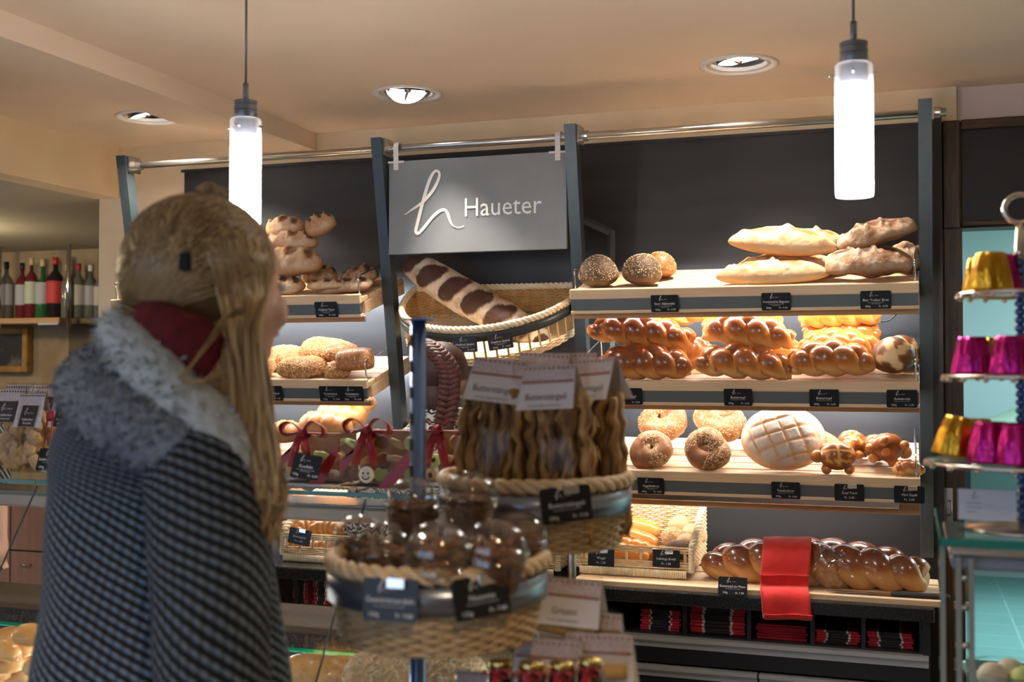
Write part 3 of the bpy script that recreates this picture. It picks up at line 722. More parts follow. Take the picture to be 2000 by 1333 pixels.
zopf('R1', 1455, .072, .0, 0.319, 'honey brown plaited loaf at the front bottom of the central pile of plaits', 'zopf_crust', .12, .095, 0, rad(4), 5, 1.3)
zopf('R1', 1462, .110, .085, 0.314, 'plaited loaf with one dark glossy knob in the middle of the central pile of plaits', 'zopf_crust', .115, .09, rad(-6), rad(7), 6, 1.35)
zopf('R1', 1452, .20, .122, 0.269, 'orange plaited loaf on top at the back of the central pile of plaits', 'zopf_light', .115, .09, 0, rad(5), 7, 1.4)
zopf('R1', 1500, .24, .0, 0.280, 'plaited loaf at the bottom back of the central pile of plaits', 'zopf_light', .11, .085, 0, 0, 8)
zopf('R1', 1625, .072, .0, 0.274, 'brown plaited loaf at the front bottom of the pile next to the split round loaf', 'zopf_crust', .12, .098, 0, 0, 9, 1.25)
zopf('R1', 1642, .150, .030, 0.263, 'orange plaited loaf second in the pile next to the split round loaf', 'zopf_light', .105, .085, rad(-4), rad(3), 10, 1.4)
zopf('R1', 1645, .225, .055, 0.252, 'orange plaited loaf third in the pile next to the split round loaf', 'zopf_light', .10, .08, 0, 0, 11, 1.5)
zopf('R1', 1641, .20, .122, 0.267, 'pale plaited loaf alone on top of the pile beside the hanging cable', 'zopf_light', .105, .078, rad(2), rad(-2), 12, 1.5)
def anke(px, yo, lift, D, lb, seed, rz):
    m = round_mb(D, D*.86, 32, 20, .004, 12, seed, .6)
    for i, v in enumerate(m.v): pass
    def bk(v, n_):
        p = Vector((v.x, v.y+D*.16, v.z-D*.50)); a = math.atan2(p.x, p.z); q = math.sqrt(p.x**2+p.z**2)/D
        star = .30+.13*math.cos(4*a+.6+seed)
        return 0.02+.9*sm(q, star-.06, star+.02) if v.y < D*.15 else .75
    bake_fields(m, bk)
    bread('split_loaf', m, 'anke_crust', lb, on_shelf('R1', px, yo, lift), (TILT, 0, rz), group=G2)
anke(1744, .078, 0, .13, 'round brown loaf with a pale star-shaped split beside the wire guard', 1, 0)
anke(1758, .20, .025, .12, 'round loaf with a pale split behind another one at the end of the plait shelf', 2, .5)
# ---- bottom shelf, right unit
def snail(px, yo, lift, D, lb, seed, tilt=62, rz=0., H=.060, cnt=1100):
    m = spiral_mb(D, H, seed=seed)
    bread('seeded_roll', m, 'snail_crust', lb, on_shelf('R2', px, yo, lift), (rad(tilt), 0, rz), group=G3, seeds=(seeds_mb(m, cnt, .0052, seed, -.1, 1.8, lambda c, n_: noise.noise(c*14+Vector((seed, 0, 0))) > -.16), 'seed_pale'))
snail(1196, .09, .062, .125, 'seeded snail-shaped roll half hidden behind the wrapped cheese straws', 1, 60)
snail(1279, .09, .062, .150, 'seeded snail-shaped roll at the front above the first price card of the lower shelf', 2, 60)
snail(1384, .09, .065, .158, 'seeded snail-shaped roll with an orange hollow centre beside the floury loaf', 4, 62)
snail(1292, .225, .115, .185, 'large seeded roll at the back behind the front seeded rolls, farther from the floury loaf', 6, 38, 0, .075, 900)
snail(1402, .225, .115, .185, 'large seeded roll at the back touching the floury loaf', 7, 38, .4, .075, 900)
def fondue():
    D = .262; H = .085; m = MB(); vs = []; nr, na = 40, 72; off = Vector((3, 1, 0)); bake = []; flour = []
    def top(q): return H*(1-q**3.2)**.6
    for i in range(nr+1):
        q = i/nr
        for j in range(na):
            a = 2*PI*j/na; x = q*D/2*math.cos(a); y = q*D/2*math.sin(a)*.80
            u = (x*.90+y*.42)/.046; w = (x*-.30+y*.95)/.040
            g = min(abs(u-round(u))*.046, abs(w-round(w))*.040); gr = math.exp(-(g/.0035)**2)*sm(1-q, .04, .2)
            z = top(q)-gr*.006+noise.noise(Vector((x, y, 0))*22+off)*.003
            vs.append((x, y, z)); bake.append(.35); flour.append(max(0, 1-1.15*gr)*sm(1-q, -.02, .13))
    fs = [(i*na+j, (i+1)*na+j, (i+1)*na+(j+1) % na, i*na+(j+1) % na) for i in range(nr) for j in range(na)]
    fs.append(tuple(range(nr*na+na-1, nr*na-1, -1)))
    m.add(vs, fs, bake=bake, flour=flour)
    return m
bread('floury_loaf', fondue(), 'fondue_crust', 'large floury round loaf scored in a diamond pattern, leaning upright', on_shelf('R2', 1529, .105, .098), (rad(66), 0, rad(4)), group=G3)
bread('pale_roll', loaf_mb(.17, .07, .06, .5, 30, 16, .003, 12, 2), 'white_loaf', 'smooth pale roll peeping out behind the floury scored loaf', on_shelf('R2', 1598, .24, .075), (TILT, rad(25), rad(-10)), group=G3)
bread('pale_roll', loaf_mb(.13, .07, .06, .5, 30, 16, .003, 12, 3), 'white_loaf', 'brown roll wedged on the shelf under the back of the floury loaf', on_shelf('R2', 1490, .26, .0), (TILT, 0, 0), group=G3)
def tierli(px, yo, lift, lb, k=1., rot=(0, 0, 0), seed=0):
    """small turtle-shaped sweet bun: scored shell, head, four feet"""
    m = MB(); bake = []
    w_ = MB(); w_.ell((0, 0, .032*k), (.048*k, .040*k, .034*k), 14, 10); w_.ell((-.050*k, 0, .026*k), (.019*k, .018*k, .018*k), 10, 8)
    for sx, sy in ((-.028, -.031), (.030, -.031), (-.028, .031), (.030, .031)): w_.ell((sx*k, sy*k, .014*k), (.014*k, .015*k, .012*k), 8, 6)
    t = thing('turtle_bun', lb, 'bread', settle('R2', w_, on_shelf('R2', px, yo, lift), rot), rot, G3)
    m.ell((0, 0, .032*k), (.048*k, .040*k, .034*k), 24, 16)
    for v in m.v:
        a = v.x/(.030*k); b = v.y/(.028*k); g = min(abs(a-round(a)), abs(b-round(b))); w = (1-sm(g, .04, .13))*sm(v.z, .040*k, .050*k)
        v += noise.noise_vector(v*30)*.0015; v.z -= w*.003*k; bake.append(.85-.75*w)
    m.at['bake'] = bake; m.build('shell', 'zopf_crust', t)
    h = MB(); h.ell((-.050*k, 0, .026*k), (.019*k, .018*k, .018*k), 14, 10, bake=.6); h.build('head', 'zopf_crust', t)
    for sx, sy in ((-.028, -.031), (.030, -.031), (-.028, .031), (.030, .031)):
        f = MB(); f.ell((sx*k, sy*k, .014*k), (.014*k, .015*k, .012*k), 12, 8, bake=.55); f.build('foot', 'zopf_crust', t)
    return t
tierli(1632, .05, .018, 'shiny turtle-shaped bun with scored shell at the front beside the floury loaf', 1.15, (rad(58), 0, rad(10)), 1)
tierli(1655, .16, .03, 'turtle-shaped bun behind another one beside the floury loaf', 1.15, (rad(25), 0, rad(80)), 2)
tierli(1738, .075, .035, 'turtle-shaped bun propped up with its dark scored shell facing out', 1.15, (rad(50), rad(-12), rad(-150)), 3)
tierli(1702, .12, .01, 'turtle-shaped bun lying beneath the propped up one near the wire guard', 1.1, (rad(30), 0, rad(120)), 4)
bread('mini_plait', zopf_mb(.10, .055, .045, 1.2, 40, 8, 21), 'zopf_crust', 'small glossy plaited roll at the end of the lower shelf by the wire guard', on_shelf('R2', 1772, .05, 0), (TILT, 0, rad(20)), group=G3)
# ---- left unit
GL = 'loaves on the shelf behind the woman'
def nut(key, px, yo, lift, L, Wd, H, lb, rz=0, ry=0, seed=0, mt='nut_crust', rough=.003, tip=.4):
    bread('nut_loaf' if mt == 'nut_crust' else 'crusty_loaf', loaf_mb(L, Wd, H, tip, 48, 22, .006, 12, seed, 1.2, [(L*.05, 1.2, .1, .2), (-L*.3, 1.2, .08, .2), (L*.33, 1.2, .08, .2)], rough=rough, rf=26), mt, lb, on_shelf(key, px, yo, lift), (TILT+rad(8), ry, rz), group=GL)
nut('L0', 555, .07, .0, .17, .10, .06, 'low floury loaf at the front bottom of the loaf heap by the woman\'s nose', 0, 0, 1)
nut('L0', 572, .11, .052, .24, .13, .10, 'large floury loaf bulging over the lowest one by the woman\'s face', rad(-4), rad(6), 2)
nut('L0', 572, .17, .13, .19, .11, .07, 'floury loaf second from the top of the loaf heap by the woman\'s face', rad(8), rad(3), 3)
nut('L0', 560, .21, .175, .16, .10, .075, 'golden loaf lying on top of the loaf heap by the woman\'s forehead', rad(-10), rad(2), 4)
nut('L0', 632, .20, .178, .115, .09, .08, 'short rounded loaf at the top end of the loaf heap, tilted upwards', rad(20), rad(-18), 5)
nut('L0', 622, .24, .045, .13, .11, .085, 'shadowed dark loaf at the back of the loaf heap', rad(30), 0, 6, 'rustic_crust')
nut('L0', 676, .085, .016, .20, .12, .048, 'flat rugged reddish loaf next to the shelf end guard', rad(4), rad(-5), 7, 'rustic_crust', .006)
nut('L0', 640, .06, .0, .15, .08, .035, 'thin crusty loaf lying under the flat rugged one', 0, 0, 8, 'nut_crust', .005)
nut('L0', 704, .21, .010, .15, .11, .07, 'reddish brown rugged loaf at the back end of the loaf shelf', rad(-6), rad(-6), 9, 'rustic_crust', .006)
def oat(px, yo, lift, L, Wd, H, lb, seed, rz=0, ry=0, tip=.36, cnt=1100):
    m = loaf_mb(L, Wd, H, tip, 40, 20, .006, 14, seed, 1.3)
    bread('oat_loaf', m, 'seed_gold', lb, on_shelf('L1', px, yo, lift), (TILT+rad(8), ry, rz), group=GL, seeds=(seeds_mb(m, cnt, .010, seed, -.3, 2.6), 'seed_oat'))
oat(500, .075, 0, .16, .11, .075, 'pale oat-covered loaf in front, partly hidden by the woman\'s chin', 1)
oat(594, .075, 0, .19, .11, .075, 'pale oat-covered loaf in the front row, second from the woman\'s chin', 2)
oat(664, .07, 0, .085, .10, .06, 'small pale oat-covered loaf squeezed in beside the square-ended loaf', 3, cnt=400)
oat(560, .20, .02, .185, .13, .085, 'brown oat-covered loaf at the back nearest the woman', 4)
oat(640, .20, .012, .20, .13, .078, 'brown oat-covered loaf at the back next to the square-ended loaf', 5, 0, rad(6))
m = loaf_mb(.13, .10, .085, .16, 40, 20, .004, 16, 9, 2.2)
bread('box_loaf', m, 'seed_gold', 'square-ended brown fruit loaf at the end of the oat loaf shelf', on_shelf('L1', 698, .078, 0), (TILT, rad(-6), rad(16)), group=GL, seeds=(seeds_mb(m, 300, .005, 9, -.3, 1.8), 'seed_brown'))
oat(668, .13, .03, .12, .10, .06, 'dark fruit loaf between the oat loaves and the square-ended loaf', 11, rad(20), cnt=300)
def pale(px, yo, lift, L, lb, seed, rz=0, ry=0, Wd=.12, H=.085):
    bread('white_loaf', loaf_mb(L, Wd, H, .4, 44, 20, .003, 9, seed, 1.2, [(0, 1.1, .06, .18), (-L*.25, 1.1, .06, .18), (L*.25, 1.1, .06, .18)]), 'white_loaf', lb, on_shelf('L2', px, yo, lift), (TILT+rad(8), ry, rz), group=GL)
pale(640, .10, .0, .24, 'pale loaf at the bottom of the pile behind the gift boxes', 5, 0, 0)
pale(640, .085, .06, .21, 'smooth pale loaf lying in front above the red ribbon bows', 1, rad(-5), rad(6))
pale(672, .17, .075, .20, 'smooth golden loaf behind the front pale one above the gift boxes', 2, rad(-5), rad(8))
pale(705, .24, .085, .14, 'smooth golden loaf end at the back above the gift boxes', 3, rad(-12), rad(-4))
pale(562, .08, .03, .13, 'orange loaf next to the woman\'s hair behind the gift boxes', 4, 0, 0, .11, .08)
# ================================================================ wicker
mat('wicker_light', (.82, .66, .43), (.62, .43, .22), 30, .55, lo=.3, hi=.7)
mat('wicker_pale', (.86, .76, .58), (.74, .60, .40), 30, .5)
mat('wicker_gold', (.66, .42, .17), (.48, .27, .09), 30, .55, lo=.3, hi=.7)
mat('wicker_tan', (.66, .49, .28), (.48, .33, .16), 30, .6, lo=.3, hi=.7)
mat('birch', (.86, .70, .47), (.80, .62, .40), 6, .5)
mat('slat_wood', (.55, .38, .16), (.45, .29, .11), 10, .5)
mat('band_steel', (.30, .34, .42), rough=.3, metal=.9)
mat('dark_band', (.035, .045, .045), rough=.4, metal=.3)
def resample(pts, step, closed):
    pts = [Vector(p) for p in pts]; out = []; q = pts+([pts[0]] if closed else [])
    L = [0.]
    for a, b in zip(q, q[1:]): L.append(L[-1]+(b-a).length)
    n = max(4, round(L[-1]/step)); n += n % 2
    k = 0
    for i in range(n if closed else n+1):
        d = L[-1]*i/n
        while k < len(L)-2 and L[k+1] < d: k += 1
        t = (d-L[k])/max(1e-9, L[k+1]-L[k]); out.append(q[k].lerp(q[k+1], t))
    return out
def weave(mb, path, zs, step=.018, amp=.003, r=.0026, closed=True, n=5, shape=None, jig=.0004, stakes=None, seed=0):
    """woven rows: each rod runs in and out of the stakes; path = plan curve, shape(z)-> outward offset"""
    rr = random.Random(seed); P = resample(path, step, closed); m = len(P)
    N = []
    for i in range(m):
        a = P[(i-1) % m] if closed or i else P[i]; b = P[(i+1) % m] if closed or i < m-1 else P[i]
        d = (b-a).normalized(); N.append(Vector((d.y, -d.x, 0)))
    for k, z in enumerate(zs):
        o = shape(z) if shape else 0; s = 1 if k % 2 else -1; Q = []
        for i in range(m):
            Q.append(P[i]+N[i]*(o+s*amp*(1 if i % 2 else -1))+Vector((0, 0, z+rr.uniform(-jig, jig))))
        mb.tube(Q, r, n, closed=closed)
    if stakes:
        for i in range(0, m):
            mb.tube([P[i]+N[i]*(shape(z) if shape else 0)+Vector((0, 0, z)) for z in stakes], r*.9, 4)
    return mb
def braid(mb, path, r=.006, closed=True, strands=3, tw=.05, n=6, z=0.):
    P = resample(path, .008, closed); m = len(P); L = m*.008; k = max(1, round(L/tw))
    for s in range(strands):
        Q = []
        for i in range(m):
            a = P[(i-1) % m] if closed or i else P[i]; b = P[(i+1) % m] if closed or i < m-1 else P[i]
            d = (b-a).normalized(); u = Vector((d.y, -d.x, 0)); u = u.normalized() if u.length > 1e-6 else Vector((1, 0, 0)); w = d.cross(u)
            ph = 2*PI*(k*i/m+s/strands); Q.append(P[i]+u*math.cos(ph)*r*.75+w*math.sin(ph)*r*.75+Vector((0, 0, z)))
        mb.tube(Q, r*.72, n, closed=closed)
    return mb
# ---------------------------------------------------------------- half-moon baskets on the middle rack bay
def halfmoon(loc, label, tilt=24, a=.318, D=.40, H=.125, rz=0):
    t = thing('wicker_basket', label, 'basket', loc, (rad(tilt), 0, rz))
    def front(u, k=1.): x = a*k*math.cos(PI*(1-u)); return Vector((x, -D*k*math.sin(PI*u)**.8, 0))
    arc = [front(i/40) for i in range(41)]; back = [Vector((a-2*a*i/20, 0, 0)) for i in range(1, 20)]
    loop = arc+back
    f = MB(); f.prism([(p.x*.97, p.y*.97) for p in loop], .004, .012); f.build('base_board', 'birch', t, False)
    w = MB(); weave(w, loop, [.004+.0052*i for i in range(5)], .02, .003, .0030, seed=1); w.build('lower_weave', 'wicker_light', t)
    b = MB(); zz = [.03+.0058*i for i in range(int((H-.02)/.0058))]
    weave(b, [front(.93)]+[front(.97)]+[Vector((a, 0, 0))]+back+[Vector((-a, 0, 0))]+[front(.03), front(.08)], zz, .017, .003, .0030, closed=False, seed=2, stakes=[.0, H]); b.build('back_weave', 'wicker_gold', t)
    r = MB(); braid(r, [p+Vector((0, 0, H+.004)) for p in loop], .0085, True, 3, .055); r.build('braided_rim', 'wicker_pale', t)
    s = MB(); pp = [front(u) for u in [i/40 for i in range(41)]]
    def bnd(u, v): p = front(u, 1.035); return (p.x, p.y, H-.036+.030*v)
    s.grid(bnd, 48, 1); o = s.build('steel_band', 'dark_band', t, True); md = o.modifiers.new('s', 'SOLIDIFY'); md.thickness = .003
    for k, x in enumerate((-1, 1)):
        q = MB(); q.bbox(x*a*1.035-.004, x*a*1.035+.004, -.02, .06, H-.036, H-.006, .001); q.build('bracket', 'dark_band', t, False)
    sm_ = None
    for k in range(23):
        u = .09+.82*k/22; p = front(u, 1.0)
        if sm_ is None: sm_ = MB().bbox(-.0035, .0035, -.002, .002, .02, H-.004, .001).mesh('slat', 'slat_wood', False)
        o = bpy.data.objects.new('slat', sm_); COL.objects.link(o); o.parent = t; o.location = (p.x, p.y, 0)
        d = front(u+.01)-front(u-.01); o.rotation_euler = (0, 0, math.atan2(d.y, d.x))
    return t
bz = at(960, 562, Y=3.87).z
BK = halfmoon((-1.372, 3.90, bz-.118), 'pale wicker basket with slatted front holding the long floury loaf')
halfmoon((-1.372, 3.955, bz-.56), 'wicker basket on the lower rack bay, mostly hidden by the braided attendant')
# ---- long dark loaf standing slantwise in the basket
def musbrot():
    A = at(800, 520, Y=3.80); B = at(1075, 680, Y=3.755); d = B-A; L = d.length
    m = loaf_mb(L, .125, .10, .30, 150, 48, .005, 12, 5, 1.6, rough=.0025, rf=40)
    fl = []; bk = []
    for v in m.v:
        a = math.atan2(v.z-.03, v.y)-PI/2; s = v.x/.098+.22*a+noise.noise(v*7)*.16+.3; w = s-math.floor(s)-.5
        k = sm(1-(w/.40)**2-((a-.05)/1.2)**2+noise.noise(v*30)*.30+noise.noise(v*80)*.15, .02, .30)        # dark split between floury bands
        fl.append(1-k); bk.append(.45+.55*k); v += Vector((0, 0, 1))*k*.004
    m.at['flour'] = fl; m.at['bake'] = bk
    x = d.normalized(); y = Vector((0, 1, 0)); z = x.cross(y).normalized()
    z = (Vector((0, -1., .35))-x*Vector((0, -1., .35)).dot(x)).normalized(); y = z.cross(x)
    Mx = Matrix((x, y, z)).transposed()
    o = m.build('long_loaf', 'mus_crust', loc=(A+B)/2, rot=Mx.to_euler()); tag(o, 'very long dark loaf with floury bands slanting out of the wicker basket', 'bread')
musbrot()
# ---------------------------------------------------------------- display crates on the back counter
def crate(loc, Wd, Dp, Hf, Hb, label, rz=0., lean=8):
    t = thing('wicker_crate', label, 'basket', loc, (0, 0, rz))
    x0, x1 = -Wd/2, Wd/2
    def C(*p): return [Vector((*q, 0)) for q in p]
    r = .0034; dz = .0068
    # back wall, tall
    b = MB(); weave(b, C((x1, Dp), (x0, Dp)), [.012+dz*i for i in range(int((Hb-.02)/dz))], .022, .003, r, False, stakes=[.0, Hb], seed=3); b.build('back_weave', 'wicker_light', t)
    braid(bb := MB(), [Vector((x0, Dp, Hb)), Vector((x1, Dp, Hb))], .0075, False, 3, .06); bb.build('back_rim', 'wicker_pale', t)
    for s, x in ((-1, x0), (1, x1)):
        w = MB()
        for i in range(int((Hb-.02)/dz)):
            z = .012+dz*i; yy = 0 if z < Hf else Dp*((z-Hf)/(Hb-Hf))**1.25
            if Dp-yy < .03: continue
            weave(w, C((x, yy), (x, Dp)) if s > 0 else C((x, Dp), (x, yy)), [0], .02, .003, r, False, seed=i)
            for v in w.v[-0:]: pass
            # lift the row just added and alternate it
            cnt = (len(resample(C((x, yy), (x, Dp)), .02, False)))*5
            for v in w.v[-cnt:]:
                v.z += z
                if i % 2: v.x = 2*x-v.x
        w.build('side_weave', 'wicker_light', t)
        e = MB(); braid(e, catmull([(x, -.0, Hf), (x, Dp*.28, Hf+(Hb-Hf)*.30), (x, Dp*.62, Hf+(Hb-Hf)*.68), (x, Dp, Hb)], 8), .0085, False, 3, .06); e.build('side_rim', 'wicker_pale', t)
    fr_ = MB(); weave(fr_, C((x0, 0), (x1, 0)), [Hf-.018, Hf-.011, Hf-.004], .024, .003, r, False, seed=9); weave(fr_, C((x0, 0), (x1, 0)), [.014, .021, .028], .024, .003, r, False, seed=8)
    fr_.build('front_weave', 'wicker_light', t)
    # wrapped bottom roll
    cs = MB(); k = int(Wd*.94/.0058)
    for i in range(k):
        x = x0+Wd*.03+i*.0058; cs.tube([(x, -.004, .004), (x, -.0075, .000), (x+.001, -.0075, -.016), (x+.001, -.002, -.02)], .0031, 5)
    cs.build('wrapped_edge', 'wicker_pale', t, loc=(0, 0, .0), )
    n = 8; sp = None
    for i in range(n):
        x = x0+.022+(Wd-.044)*i/(n-1)
        if sp is None: sp = MB().bbox(-.0045, .0045, -.0025, .0025, .026, Hf-.014, .001).mesh('slat', 'wicker_light', False)
        o = bpy.data.objects.new('slat', sp); COL.objects.link(o); o.parent = t; o.location = (x, 0, 0)
    for x in (x0, x1):
        p = MB(); [p.lathe([(.0085, z), (.0105, z+.003), (.0085, z+.006)], 12, M=Matrix.Translation((x*.985, .002, 0))) for z in [.0+.0062*i for i in range(int(Hf/.0062))]]; p.build('corner_wrap', 'wicker_pale', t)
    f = MB(); f.box(x0+.004, x1-.004, .004, Dp-.004, .0, .008); f.build('base_board', 'wicker_tan', t, False)
    t.location.z += .021
    return t
YF = 3.56
c0 = at(1128, 1138, Y=YF); c1 = at(1352, 1143, Y=YF)
CR = crate(((c0.x+c1.x)/2, YF, ZC+.019), c1.x-c0.x, .25, .078, .195, 'pale wicker display crate holding hot dog rolls and round buns', rad(0))
CR2 = crate(((c0.x+c1.x)/2-.42, YF, ZC), c1.x-c0.x-.02, .25, .078, .195, 'wicker crate half hidden behind the lower round basket, next to the hot dog rolls')
CR3 = crate((at(650, 1090, Y=YF).x, YF, ZC), .40, .25, .078, .195, 'wicker crate of croissants standing behind the glass counter')
GB = 'rolls in the wicker crate'
SETTLE = None
def roll(px, py, Y, L, Wd, H, lb, rot, mt='zopf_light', seed=0, name='hot_dog_roll', bumps=0.):
    m = loaf_mb(L, Wd, H, .33, 40, 18, .003, 12, seed, 1.4)
    if bumps:
        for v in m.v: v.z += bumps*abs(math.sin(v.x/.011))*sm(v.z, .02, .04)
    p = at(px, py, Y=Y); SET = None
    o = m.build(name, mt, loc=(p.x, p.y, p.z-H*.35), rot=rot); tag(o, lb, 'bread roll', GB)
roll(1246, 1030, 3.80, .155, .058, .052, 'long shiny roll on top at the back of the crate', (rad(15), rad(12), rad(-8)), seed=1)
roll(1243, 1052, 3.74, .155, .06, .055, 'long shiny roll second from the top in the crate', (rad(15), rad(13), rad(-8)), seed=2)
roll(1232, 1070, 3.68, .15, .058, .05, 'ridged long roll third from the top in the crate', (rad(15), rad(7), rad(-5)), seed=3, bumps=.005)
roll(1222, 1080, 3.625, .15, .056, .045, 'ridged long roll lowest at the front of the crate', (rad(15), rad(9), 0), seed=4, bumps=.005)
roll(1275, 1080, 3.70, .11, .056, .05, 'smooth roll end poking out beside the ridged rolls', (rad(15), rad(10), rad(-30)), seed=5)
roll(1215, 1108, 3.61, .20, .06, .045, 'orange roll seen through the front slats of the crate', (0, 0, 0), seed=6)
for i, (px, py, Y, D, lb, sd) in enumerate([(1330, 1018, 3.82, .082, 'pale round bun highest in the crate', 160), (1312, 1045, 3.74, .085, 'round bun covered in sunflower seeds', 260), (1352, 1037, 3.76, .085, 'pale speckled round bun against the crate side', 160),
                                            (1342, 1056, 3.68, .08, 'pale flaked bun between the seeded buns', 120), (1326, 1072, 3.63, .095, 'round bun coated in dark poppy seeds at the crate front', 700), (1330, 1108, 3.61, .085, 'round bun seen through the crate slats under the poppy seed bun', 0), (1290, 1108, 3.62, .085, 'round brown bun seen through the middle of the crate slats', 0)]):
    m = round_mb(D, D*.72, 22, 14, .002, 16, i+20, .5); p = at(px, py, Y=Y)
    bread('round_bun', m, 'bun_pale' if i < 4 else ('seed_dark' if i == 4 else 'white_loaf'), lb, (p.x, p.y, p.z-D*.36), (rad(25), 0, i), 'bread roll', GB, (seeds_mb(m, sd, .0085 if i == 1 else (.0035 if i != 4 else .003), i, 0, 2.2), 'seed_pale' if i == 1 else 'seed_brown') if sd else None)
# ---- croissants
def croissant_mb(L=.13, seed=0):
    mb = MB(); n = 44; P = []; RR = []
    for i in range(n+1):
        s = -1+2*i/n; P.append((s*L/2, -.03*(s*s)*1.2, .024)); q = (1-abs(s)**2.2)**.6; RR.append(.004+.024*q*(1+.16*(abs(math.sin(s*9))-.5)))
    mb.tube(P, RR, 12); 
    for v in mb.v: v.z = max(v.z, .002)
    bake_fields(mb, lambda v, n_: .15+.6*sm(n_.z, -.2, .9)+.3*abs(math.sin(v.x*150)))
    return mb
for i, (px, py, Y, rz) in enumerate([(580, 970, 3.84, .3), (622, 976, 3.82, -.4), (662, 978, 3.82, .2), (705, 976, 3.84, -.2), (745, 980, 3.82, .3), (575, 1032, 3.68, -.3), (605, 1028, 3.69, .5), (645, 1030, 3.68, 0), (680, 1034, 3.68, -.4), (590, 1068, 3.62, .2), (640, 1070, 3.62, -.1)]):
    p = at(px, py, Y=Y)
    bread('croissant', croissant_mb(.135, i), 'croissant_crust', ['croissant lying highest at the back near the woman', 'croissant in the back row, second from the woman', 'croissant in the back row, third from the woman', 'reddish croissant in the back row, fourth from the woman', 'croissant in the back row nearest the display pole', 'croissant in the middle row right beside the price card', 'croissant in the middle row, second from the woman', 'croissant in the middle row, third from the woman', 'croissant in the middle row nearest the domed cups', 'croissant seen through the crate slats under the price card', 'croissant seen through the crate slats away from the price card'][i], (p.x, p.y, p.z-.02), (rad(22), 0, rz), 'croissant', 'croissants in the crate behind the glass')
# ---------------------------------------------------------------- metre-long plait on its board
p0 = at(1132, 1146, Y=YC+.03).x
bd = thing('bread_board', 'long pale wooden board under the metre-long plait', 'board', ((p0+XC1)/2, YC+.02, ZC))
hw = (XC1+.035-p0)/2
MB().bbox(-hw, hw, 0, .24, .0, .018, .002).build('plank', 'shelf_wood', bd, False); MB().bbox(-hw+.02, hw+.0, .25, .34, .0, .020, .002).build('plank', 'shelf_wood', bd, False)
Y_Z = 3.64
a = at(1372, 1120, Y=Y_Z); b = at(1822, 1120, Y=Y_Z)
def long_plait(name, xa, xb, Yc, H, Wd, mt, lb, seed, turns, z=.020):
    m = zopf_mb(xb-xa, Wd, H, turns, 150, 12, seed, .25, .0)
    bake_ = m.at['bake']
    return bread(name, m, mt, lb, ((xa+xb)/2, Yc, ZC+z-.002), (rad(6), 0, 0))
SETTLE = None
crust('zopf_meter', (.56, .27, .09), (.30, .085, .02), (.10, .02, .006), .26, .6, 20, .3, .08, 60)
ZTOP = at(1535, 1046, Y=3.64).z
long_plait('metre_plait', a.x, b.x, Y_Z, (ZTOP-ZC-.018)/1.26, .20, 'zopf_meter', 'metre-long glossy plaited loaf under the red cloth', 2, 2.6)
# red cloth draped over the loaf
mat('red_cloth', (.60, .012, .010), (.50, .009, .008), 40, .85, bump=.25, bscale=500, sheen=.3)
mat('red_stitch', (.45, .01, .01), rough=.8)
A = at(1487, 1068, Y=3.56); cw = at(1582, 1068, Y=3.56).x-A.x
cz = at(1535, 1068, Y=3.56).z; zb_ = at(1540, 1200, Y=YC-.012).z
z66 = at(1535, 1066, Y=3.585).z-cz
prof = [(.055, z66+.022), (.022, z66+.017), (-.014, z66-.002), (-.040, z66-.036), (-.052, z66-.075), (-.058, ZC+.060-cz), (-.056, ZC+.030-cz), (-.098, ZC+.026-cz), (-.118, ZC+.004-cz), (-.124, ZC-.05-cz), (-.126, (ZC-.05-cz+zb_-cz)/2), (-.125, zb_-cz)]
PR = catmull([(0, y, z) for y, z in prof], 4); NP = len(PR)
def cl_(u, v):
    f = v*(NP-1); i = min(int(f), NP-2); p = PR[i].lerp(PR[i+1], f-i); k = .5+.5*v
    return Vector(((u-.5)*cw*(1-.04*v)+.018*v*v+.004*math.sin(v*9), p.y-.004*math.sin(u*PI*2.2+.6)*v*2, p.z+.006*(u-.5)))
rc = thing('red_cloth', 'red fabric cloth folded over the metre-long plait', 'cloth', ((A.x*2+cw)/2, 3.56, cz))
g = MB(); g.grid(cl_, 20, NP-1); o = g.build('fabric', 'red_cloth', rc); md = o.modifiers.new('s', 'SOLIDIFY'); md.thickness = .004; md.offset = 1
st = MB()
for u0 in (.035,):
    st.tube([cl_(u0, v/40)+Vector((0, -.0045, .002)) for v in range(14, 41)], .0012, 4)
st.tube([cl_(u/20, .965)+Vector((0, -.005, 0)) for u in range(21)], .0012, 4); st.build('hem_stitch', 'red_stitch', rc)
# plastic bag end beside the cloth
glass('cellophane', (.93, .90, .84), .12, .10)
pb = MB(); q = at(1618, 1110, Y=3.53)
def bagf(u, v):
    a_ = -1.5+3.0*u; r_ = .062*(1-.25*v)+.006*math.sin(u*23)+.005*math.sin(v*17+u*9)
    return Vector((q.x-.04+.085*v+.012*math.sin(u*11), q.y+.06-r_*math.cos(a_)*1.05-.01*v, q.z-.01+r_*math.sin(a_)*1.2+.004*math.sin(v*13)))
pb.grid(bagf, 30, 14); tag(pb.build('plastic_bag', 'cellophane', smooth=False), 'crumpled clear plastic bag wrapped round the cut plait beside the red cloth', 'bag')
kn = thing('bread_knife', 'black-handled bread knife lying on the board', 'knife', at(1790, 1152, Y=3.50)); kn.location.z = ZC+.0185
MB().bbox(-.07, .09, -.012, .012, .0, .014, .005).build('handle', 'cabinet_black', kn, False); MB().prism([(-.07, -.012), (-.07, .014), (-.22, .012), (-.25, -.010)], .004, .006).build('blade', 'chrome', kn, False)
